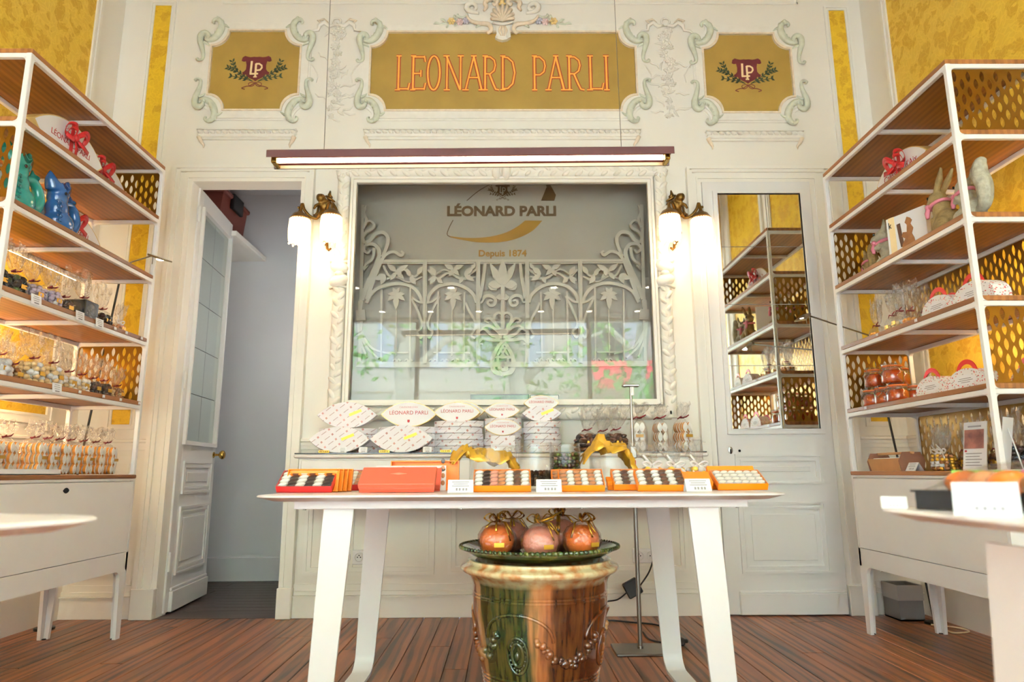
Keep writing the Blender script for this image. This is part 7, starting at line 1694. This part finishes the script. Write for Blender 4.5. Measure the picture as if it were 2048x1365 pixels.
def coral(lab, px0, px1, Y, tilt, depth, mat, zoff=0.0):
    xa = atY(px0, 985, Y).x; xb = atY(px1, 985, Y).x; w = xb - xa; t = thing('closed_box', lab, 'box', ((xa + xb) / 2, Y, ZT + zoff), 0); tl = R(tilt)
    def tp(nm, mb, mt): o = lp(nm, mb, mt, t); o.rotation_euler = (tl, 0, 0)
    m = MB(); m.box((-w / 2, 0, 0), (w / 2, depth, .018), .0015); tp('base', m, mat); m = MB(); m.box((-w / 2 - .002, -.001, .0185), (w / 2 + .002, depth + .001, .036), .0015); tp('lid', m, mat)
    if mat == 'box_coral':
        m = MB(); m.prism([(-.03, depth * .6), (-.012, depth * .635), (0, depth * .66), (.012, depth * .635), (.03, depth * .6), (.012, depth * .565), (0, depth * .54), (-.012, depth * .565)], .036, .0366, 'XY'); tp('embossed_emblem', m, 'fruit_rose')
    m = MB(); m.box((-w / 2 + .01, depth * math.cos(tl) - .004, 0), (w / 2 - .01, depth * math.cos(tl), depth * math.sin(tl))); lp('prop', m, mat, t); return t
coral('coral red closed box with embossed emblem, tilted in front', 718, 868, 2.50, 32, .112, 'box_coral'); coral('coral red closed box tucked behind the embossed one', 735, 880, 2.62, 48, .085, 'box_coral')
# open orange lid with its printed inner sheet behind the coral boxes
ol = thing('open_lid', 'upright orange box lid with printed sheet behind the coral boxes', 'box', (atY(850, 985, 2.76).x, 2.76, ZT))
xa, xb = atY(781, 960, 2.78).x, atY(918, 960, 2.78).x; zt = atY(850, 922, 2.78).z
m = MB(); m.ring([(xa, ZT), (xb, ZT), (xb, zt), (xa, zt)], [(xa + .004, ZT + .004), (xb - .004, ZT + .004), (xb - .004, zt - .004), (xa + .004, zt - .004)], 2.775, 2.805, 'XZ'); m.box((xa, 2.80, ZT), (xb, 2.806, zt)); obj('lid', m, 'box_orange', ol)
xa2, xb2 = atY(752, 960, 2.73).x, atY(892, 960, 2.73).x; zt2 = atY(850, 932, 2.73).z
m = MB(); m.box((xa2, 2.728, ZT), (xb2, 2.734, zt2), .001); obj('printed_sheet', m, 'paper_white', ol)
rn = random.Random(4)
for i in range(9): m = MB(); x = xa2 + (xb2 - xa2) * (i + .5) / 9; m.ell((x, 2.728, zt2 - .012 - rn.uniform(0, .012)), (.013, .0012, .008), 8, 5); obj('printed_sweet', m, rn.choice(['choc_dark', 'choc_tan', 'photo_food', 'olive_green']), ol)
for i in range(4): m = MB(); m.ell((xb2 - .012, 2.728, ZT + .03 + i * .028), (.008, .0012, .010), 8, 5); obj('printed_sweet', m, rn.choice(['choc_dark', 'choc_tan', 'nut_brown']), ol)
tray('orange open box of mixed white, dark and pink sweets, centre', 946, 1062, 2.50, 'box_orange', [W_, D_, 'fruit_rose', 'choc_tan', W_, B_, W_], 4)
tray('orange open box of tan and white sweets right of centre', 1119, 1210, 2.50, 'box_orange', [T_, W_, T_, W_, T_, W_], 4); tray('orange box half hidden behind the tan and white one', 1105, 1185, 2.62, 'box_orange', [T_, W_, T_, W_], 4)
tray('orange open box of white and brown sweets, partly covered', 1228, 1296, 2.62, 'box_orange', [W_, B_, W_, T_], 4); tray('orange open box of brown and white stripes, in front', 1276, 1374, 2.50, 'box_orange', [W_, B_, W_, B_, W_, B_], 4)
coral('plain orange closed box behind the price card', 1360, 1424, 2.60, 30, .075, 'box_orange'); tray('orange open box of round white sweets at the right tip', 1436, 1536, 2.60, 'box_orange', [W_] * 6, 4, tilt=27, depth=.115)
coral('orange box lid upright behind the right tip box', 1420, 1512, 2.715, 55, .085, 'box_orange'); coral('small orange box end beside the covered box', 1216, 1240, 2.66, 20, .05, 'box_orange')
for px, lab in ((921, 'white folded price card left of the central orange box'), (1098, 'white folded price card right of the central orange box'), (1397, 'white folded price card before the plain orange box')):
    tk.stamp('price_tent', lab, 'price card', (atY(px, 985, 2.46).x, 2.47, ZT), 0, scale=1.05)
# glass jars
def jar(lab, px, Y, r, h, fill=None, fillh=0.0, fr=.011):
    x = atY(px, 960, Y).x; t = thing('glass_jar', lab, 'jar', (x, Y, ZT)); c = (0, 0, 0)
    m = MB(); m.lathe([(.0, .004), (r * .92, .004), (r, .012), (r, h * .86), (r * .97, h * .90), (r * .97, h), (r * .99, h + .003), (r * .965, h + .004)], 36, cap=False); lp('glass', m, 'jar_glass', t, smooth=50)
    m = MB(); m.lathe([(.0, 0), (r * .93, 0), (r * .93, .0045), (.0, .0045)], 32, cap=False); lp('glass_foot', m, 'jar_glass', t, smooth=50)
    if fill:
        rn = random.Random(int(px)); m = MB(); nl = int(fillh / (fr * 1.35))
        for k in range(nl):
            for rr in (.86, .58, .25):
                nn = max(3, int(2 * PI * r * rr / (fr * 1.9)))
                for i in range(nn):
                    a = 2 * PI * (i + rn.random() * .6) / nn; m.k = rn.randrange(len(fill)); m.ell((r * rr * .98 * math.cos(a), r * rr * .98 * math.sin(a), .014 + fr * .8 + k * fr * 1.35 + rn.uniform(-.002, .002)), (fr, fr * .85, fr * .8), 6, 4, Matrix.Rotation(rn.uniform(0, 3), 4, 'Z'))
        o = lp('sweets', m, fill, t, smooth=True); o['kind'] = 'stuff'
    return t, x
jar('wide empty glass jar topped with crumpled gold paper, left one', 986, 2.86, .098, .175)
jar('glass jar a third full of dark brown sweets', 1070, 2.90, .073, .188, ['choc_dark', 'choc_brown'], .070, .009)
jar('glass jar filled with mixed green and brown sweets', 1131, 2.95, .066, .188, ['choc_dark', 'olive_green', 'choc_brown', 'olive_green'], .145, .011)
jar('wide empty glass jar topped with crumpled gold paper, right one', 1222, 2.90, .088, .172)
def gold_paper(lab, zpts, Y, seed, w=.15):
    """crumpled sheet following a ridge of photo points (px,py) from left to right"""
    rn = random.Random(seed); P = [atY(px, py, Y) for px, py in zpts]; C = catmull(P, 5); n = len(C); vs = []; M_ = 10
    t = thing('gold_paper', lab, 'paper', (C[n // 2].x, Y, C[n // 2].z))
    for i, p in enumerate(C):
        for j in range(M_):
            u = j / (M_ - 1) - .5; fold = .014 * math.sin(i * .9 + j * 1.7 + seed) + rn.uniform(-.006, .006)
            vs.append((p.x + fold * .5, Y + u * w, p.z - abs(u) * .095 * (1 + .35 * math.sin(i * .45 + seed)) + fold * .8))
    m = MB(); m._add(vs, [(i * M_ + j, i * M_ + j + 1, (i + 1) * M_ + j + 1, (i + 1) * M_ + j) for i in range(n - 1) for j in range(M_ - 1)])
    o = obj('sheet', m, 'paper_gold', t, smooth=35); sd = o.modifiers.new('thickness', 'SOLIDIFY'); sd.thickness = .0012
gold_paper('crumpled gold paper draped over the left glass jar', [(903, 903), (922, 893), (945, 896), (985, 897), (1012, 905), (1036, 930)], 2.84, 1); gold_paper('crumpled gold paper draped over the right glass jar, peaked', [(1164, 905), (1180, 893), (1195, 868), (1220, 885), (1250, 893), (1268, 920)], 2.86, 3)
# clear bags with white bows
kb_w = bagkit(.040, .038, .088, .170, ['fruit_orange', 'fruit_rose', 'foil_yellow', 'dragee_white'], .013, 81, 30, tie=tie_white, tag=False, flare=1.1)
for px, Y, lab in ((1303, 2.84, 'clear sweet bag with white bow on the table, left of three'), (1349, 2.86, 'clear sweet bag with white bow on the table, middle of three'), (1394, 2.84, 'clear sweet bag with white bow on the table, right of three')):
    kb_w.stamp('sweet_bag', lab, 'bag', (atY(px, 950, Y).x, Y, ZT), R(px % 40 - 20), 'white-bowed bags on the central table', 1.1)

# ================================================================== WRAPPED FRUIT on the plate
def fruit_kit(mat, seed):
    k = Kit(); rn = random.Random(seed); m = MB(); m.lathe([(.0, .0), (.03, .002), (.055, .022), (.064, .048), (.060, .075), (.044, .096), (.02, .106), (.0, .107)], 24, cap=False, rfun=lambda r, z, a: r * (1 + .02 * math.sin(5 * a + seed))); k.add('candied_fruit', m.mesh('candied_fruit', mat, True))
    m = MB(); m.lathe([(.02, -.001), (.058, .012), (.070, .045), (.068, .075), (.052, .10), (.022, .116), (.008, .122), (.014, .130), (.03, .142)], 30, cap=False, rfun=lambda r, z, a: r * (1 + .035 * math.sin(9 * a + seed + z * 40) + .02 * math.sin(16 * a))); k.add('film', m.mesh('film', 'cellophane_rose', True))
    m = MB()
    for i in range(5):
        a = rn.uniform(0, 6.28); l_ = rn.uniform(.035, .06)
        m.sweep([tuple(p) for p in catmull([(0, 0, .122), (l_ * .5 * math.cos(a), l_ * .5 * math.sin(a), .148), (l_ * math.cos(a), l_ * math.sin(a), .132), (l_ * .5 * math.cos(a + .3), l_ * .5 * math.sin(a + .3), .118), (0, 0, .122)], 4)], .0045, 5, flat=((0, 0, 1), .4))
    for i in range(4): a = rn.uniform(3.4, 6.0); m.sweep([(0, 0, .122), (.04 * math.cos(a), .04 * math.sin(a), .118), (.068 * math.cos(a), .068 * math.sin(a), .075 + rn.uniform(-.02, .03))], .004, 5, flat=((0, 0, 1), .5))
    if seed == 3: m.sweep([(0, 0, .122), (.04, .0, .135), (.085, 0, .155)], [.004, .006, .003], 5)
    k.add('gold_ribbon', m.mesh('gold_ribbon', 'ribbon_gold', True)); m = MB(); m.box((-.018, -.0725, .035), (.018, -.071, .05)); k.add('gold_label', m.mesh('gold_label', 'tag_gold')); return k
fz = .515 + .013
for (dx, dy, mt, sd, sc, lab) in ((-.155, -.06, 'fruit_orange', 1, 1.0, 'orange candied fruit in film with gold ribbon, left on the plate'), (-.002, -.135, 'fruit_rose', 3, 1.0, 'rosy candied fruit in film with gold label, front of the plate'), (.150, -.07, 'fruit_orange', 5, 1.0, 'orange candied fruit in film, right on the plate'), (-.10, .10, 'fruit_rose', 6, 1.0, 'rosy candied fruit behind the left one'), (.085, .085, 'fruit_rose', 7, 1.1, 'rosy candied fruit at the back of the plate')):
    fruit_kit(mt, sd).stamp('wrapped_fruit', lab, 'fruit', (PX + dx, PY + dy, fz), R(sd * 7), 'wrapped fruit on the green plate', sc)

# ================================================================== NEAR RIGHT TABLE
TIP = Vector((.71, 1.34, ZT))
def on(d, a, z=0.0): return TIP + Vector((a + .14, -d, z))
UA = R(-90)
ft = thing('fruit_tray', 'black tray of candied fruit under clear film on the near right table', 'tray', on(.34, 0))
def local_poly(name, pts, z0, z1, mat, smooth=False):
    m = MB(); m.prism([(p.x, p.y) for p in pts], z0, z1, 'XY'); return obj(name, m, mat, ft, smooth=smooth)
local_poly('tray_base', [on(.085, -.115), on(.085, .22), on(.55, .22), on(.55, .02), on(.20, -.06)], ZT, ZT + .030, 'tray_black')
local_poly('tray_rim', [on(.08, -.12), on(.08, .225), on(.555, .225), on(.555, .015), on(.20, -.065)], ZT + .030, ZT + .034, 'tray_black')
rn = random.Random(6)
for i, mt in enumerate(['candied', 'choc_tan', 'candied', 'nut_brown', 'candied', 'choc_tan', 'candied', 'nut_brown', 'candied', 'choc_brown', 'choc_tan', 'candied', 'nut_brown', 'candied']):
    d = .125 + (i % 7) * .055; a = (-.055 if i < 7 else .03); p = on(d, a + (d - .1) * .12 + rn.uniform(-.01, .01), .046); m = MB(); m.ell(p, (.034, .030, .022), 12, 8, Matrix.Rotation(rn.uniform(0, 3), 4, 'Z')); obj('candied_piece', m, mt, ft, smooth=True)
m = MB(); vs = []
for i in range(12):
    for j in range(8):
        d = .095 + .44 * i / 11; u = j / 7 * 2 - 1; wdt = .14 - .03 * i / 11; p = on(d, .05 + .05 * i / 11 + u * (wdt + .015), .036 + .050 * (1 - u * u) ** .5 * min(1, i / 1.5 + .2) * min(1, (11 - i) / 1.5 + .2) + rn.uniform(-.003, .003)); vs.append(p)
m._add(vs, [(i * 8 + j, i * 8 + j + 1, (i + 1) * 8 + j + 1, (i + 1) * 8 + j) for i in range(11) for j in range(7)]); obj('film_cover', m, 'cellophane', ft, smooth=True)
tk_b = tent_kit(.10, .058)
pa = math.atan2(-.79, -.85)
tk.stamp('price_tent', 'blurred white folded card at the tip of the near right table', 'price card', on(.05, -.135), R(-28), scale=.5); tk_b.stamp('price_tent', 'large blurred white folded card at the right picture edge', 'price card', on(.27, -.115), R(-35), scale=.85)
for i, (d, a, mt, lab) in enumerate(((.040, .05, 'foil_green', 'green foil packet at the back of the near right table'), (.040, .175, 'foil_pink', 'pink foil packet at the back of the near right table'), (.04, .30, 'fruit_orange', 'orange foil packet at the back of the near right table'))):
    p = on(d, a); t = thing('foil_packet', lab, 'packet', p); m = MB(); m.M = Matrix.Translation(p) @ Matrix.Rotation(R(6 * i - 8), 4, 'Z'); m.box((-.055, -.02, 0), (.055, .02, .056), .012); m.M = None; obj('packet', m, mt, t); m = MB(); m.M = Matrix.Translation(p) @ Matrix.Rotation(R(6 * i - 8), 4, 'Z'); m.box((-.06, -.002, .054), (.06, .002, .068)); m.M = None; obj('crimped_top', m, mt, t)
# ================================================================== SHOP FRONT AND STREET (behind the camera, seen in the glass)
m = MB(); m.box((XL - T, YF - .12, 0), (XR + T, YF, .25)); m.box((XL - T, YF - .12, 3.08), (XR + T, YF, ZC)); m.box((XL - T, YF - .12, 0), (XL + .12, YF, ZC)); m.box((XR - .12, YF - .12, 0), (XR + T, YF, ZC))
struct('wall_front', m, 'wall_cream')
w2 = sempty('window_2', (-.08, YF, .25))
m = MB()
for x in (-1.35, 1.25): m.box((x - .03, YF - .09, .25), (x + .03, YF - .03, 3.08))
obj('mullion', m, 'shop_brown', w2)
for xa, xb in ((XL + .12, -1.38), (-1.32, 1.22), (1.28, XR - .12)):
    for za, zb2 in ((.25, 3.08),): m = MB(); m.box((xa, YF - .064, za), (xb, YF - .058, zb2)); obj('pane', m, 'shop_glass', w2)
m = MB(); m.box((-22, -30, -.25), (22, YF - .12, -.12)); struct('ground_street', m, 'pavement')
fc = thing('street_building', 'pale street house with white shutters mirrored in the display glass', 'building', (0, -13, -.12))
m = MB(); m.box((-22, -13.6, -.12), (22, -13, 13)); obj('wall', m, 'facade', fc)
for zc in (0.6, 4.1, 7.6):
    for i in range(-5, 6):
        xc = i * 3.1 - 3.0
        m = MB(); m.box((xc - .55, -13.02, zc), (xc + .55, -12.98, zc + 2.1)); o = obj('window', m, 'dark_glass', fc)
        for sg in (-1, 1):
            m = MB(); xa = xc + sg * .58; xb = xc + sg * 1.12
            m.box((xa, -12.97, zc), (xb, -12.93, zc + 2.1)); 
            for k in range(12): m.box((min(xa, xb) + .06, -12.93, zc + .1 + k * .16), (max(xa, xb) - .06, -12.91, zc + .2 + k * .16))
            obj('shutter', m, 'shutter', fc)
    m = MB(); m.box((-22, -13, zc + 2.75), (22, -12.9, zc + 2.9)); obj('string_course', m, 'facade', fc)
def street_tree(lab, x, y, r, seed):
    t = thing('street_tree', lab, 'tree', (x, y, -.12)); rn = random.Random(seed)
    m = MB(); m.sweep([(x, y, -.12), (x + .05, y, 1.5), (x - .1, y, 3.2), (x + .2, y - .2, 5.2), (x - .1, y, 7.5)], [r * 1.2, r, r * .9, r * .75, r * .5], 12); obj('trunk', m, 'bark', t, smooth=True)
    for sg, z in ((1, 3.0), (-1, 3.8), (1, 4.6)):
        m = MB(); m.sweep([(x, y, z), (x + sg * .9, y + .3, z + .8), (x + sg * 2.0, y + .5, z + 1.2)], [r * .5, r * .35, r * .15], 8); obj('branch', m, 'bark', t, smooth=True)
    m = MB()
    for c in range(26):
        cx, cy, cz = x + max(-1.3, min(1.3, rn.gauss(0, .9))), y + rn.gauss(.2, 1.0), rn.uniform(2.7, 7.5)
        for k in range(46):
            p = Vector((cx + rn.gauss(0, .34), cy + rn.gauss(0, .34), cz + rn.gauss(0, .26))); s_ = rn.uniform(.06, .13); a = Vector((rn.gauss(0, 1), rn.gauss(0, 1), rn.gauss(0, 1))).normalized(); b = a.orthogonal().normalized()
            m._add([p - a * s_, p + b * s_ * .5, p + a * s_, p - b * s_ * .5], [(0, 1, 2, 3)])
    o = obj('foliage', m, 'leaf', t); o['kind'] = 'stuff'
street_tree('plane tree mirrored in the left half of the display glass', -2.3, -7.2, .22, 4)
street_tree('plane tree mirrored in the centre of the display glass', .35, -8.4, .24, 9)
street_tree('plane tree mirrored at the right of the display glass', 3.6, -9.6, .22, 14)
aw = thing('red_awning', 'red shop awning mirrored at the right of the display glass', 'awning', (4.2, -12.6, 2.6))
m = MB(); m.prism([(-12.88, 4.3), (-11.4, 3.5), (-11.4, 3.25), (-11.45, 3.25), (-11.45, 3.47), (-12.88, 4.25)], 2.6, 6.2, 'YZ'); obj('cloth', m, 'awning_red', aw)
m = MB(); m.box((2.55, -12.88, 3.4), (2.6, -11.4, 3.46)); m.box((6.2, -12.88, 3.4), (6.25, -11.4, 3.46)); obj('arm', m, 'white_metal', aw)
# recessed spotlights: two rows in the front soffit, rows in the main ceiling
def spot(x, y, z, lab, energy, grp):
    t = thing('recessed_spotlight', lab, 'ceiling light', (x, y, z), group=grp)
    m = MB(); m.lathe([(.045, -.004), (.062, -.006), (.064, 0)], 20, cap=False, c=(x, y, z)); obj('trim_ring', m, 'white_metal', t, smooth=40)
    m = MB(); m.lathe([(.0, -.002), (.046, -.002)], 20, cap=False, c=(x, y, z)); obj('lamp_disc', m, 'spot_disc', t)
    if energy:
        ld = bpy.data.lights.new('spot_light', 'SPOT'); ld.energy = energy; ld.color = (1.0, .92, .80); ld.spot_size = R(120); ld.spot_blend = .8; ld.shadow_soft_size = .05
        lo = bpy.data.objects.new('spot_light', ld); COL.objects.link(lo); lo.location = (x, y, z - .03)
for x, w_ in zip((-1.8, -1.1, -.4, .5, 1.2, 1.9), ('leftmost', 'second from the left', 'third from the left', 'third from the right', 'second from the right', 'rightmost')):
    spot(x, -1.2, 3.12, 'round recessed spotlight mirrored low in the display glass, %s' % w_, 0, 'spotlights of the front soffit')
for x, w_ in zip((-1.9, -.7, .6, 1.8), ('leftmost', 'second from the left', 'second from the right', 'rightmost')):
    spot(x, .1, 3.12, 'round recessed spotlight mirrored higher in the display glass, %s' % w_, 7, 'spotlights of the rear soffit row')
for x, w_ in zip((-1.7, -.1, 1.5), ('left', 'middle', 'right')):
    spot(x, 1.7, ZC, 'round recessed spotlight in the main ceiling, %s one' % w_, 40, 'spotlights of the main ceiling')
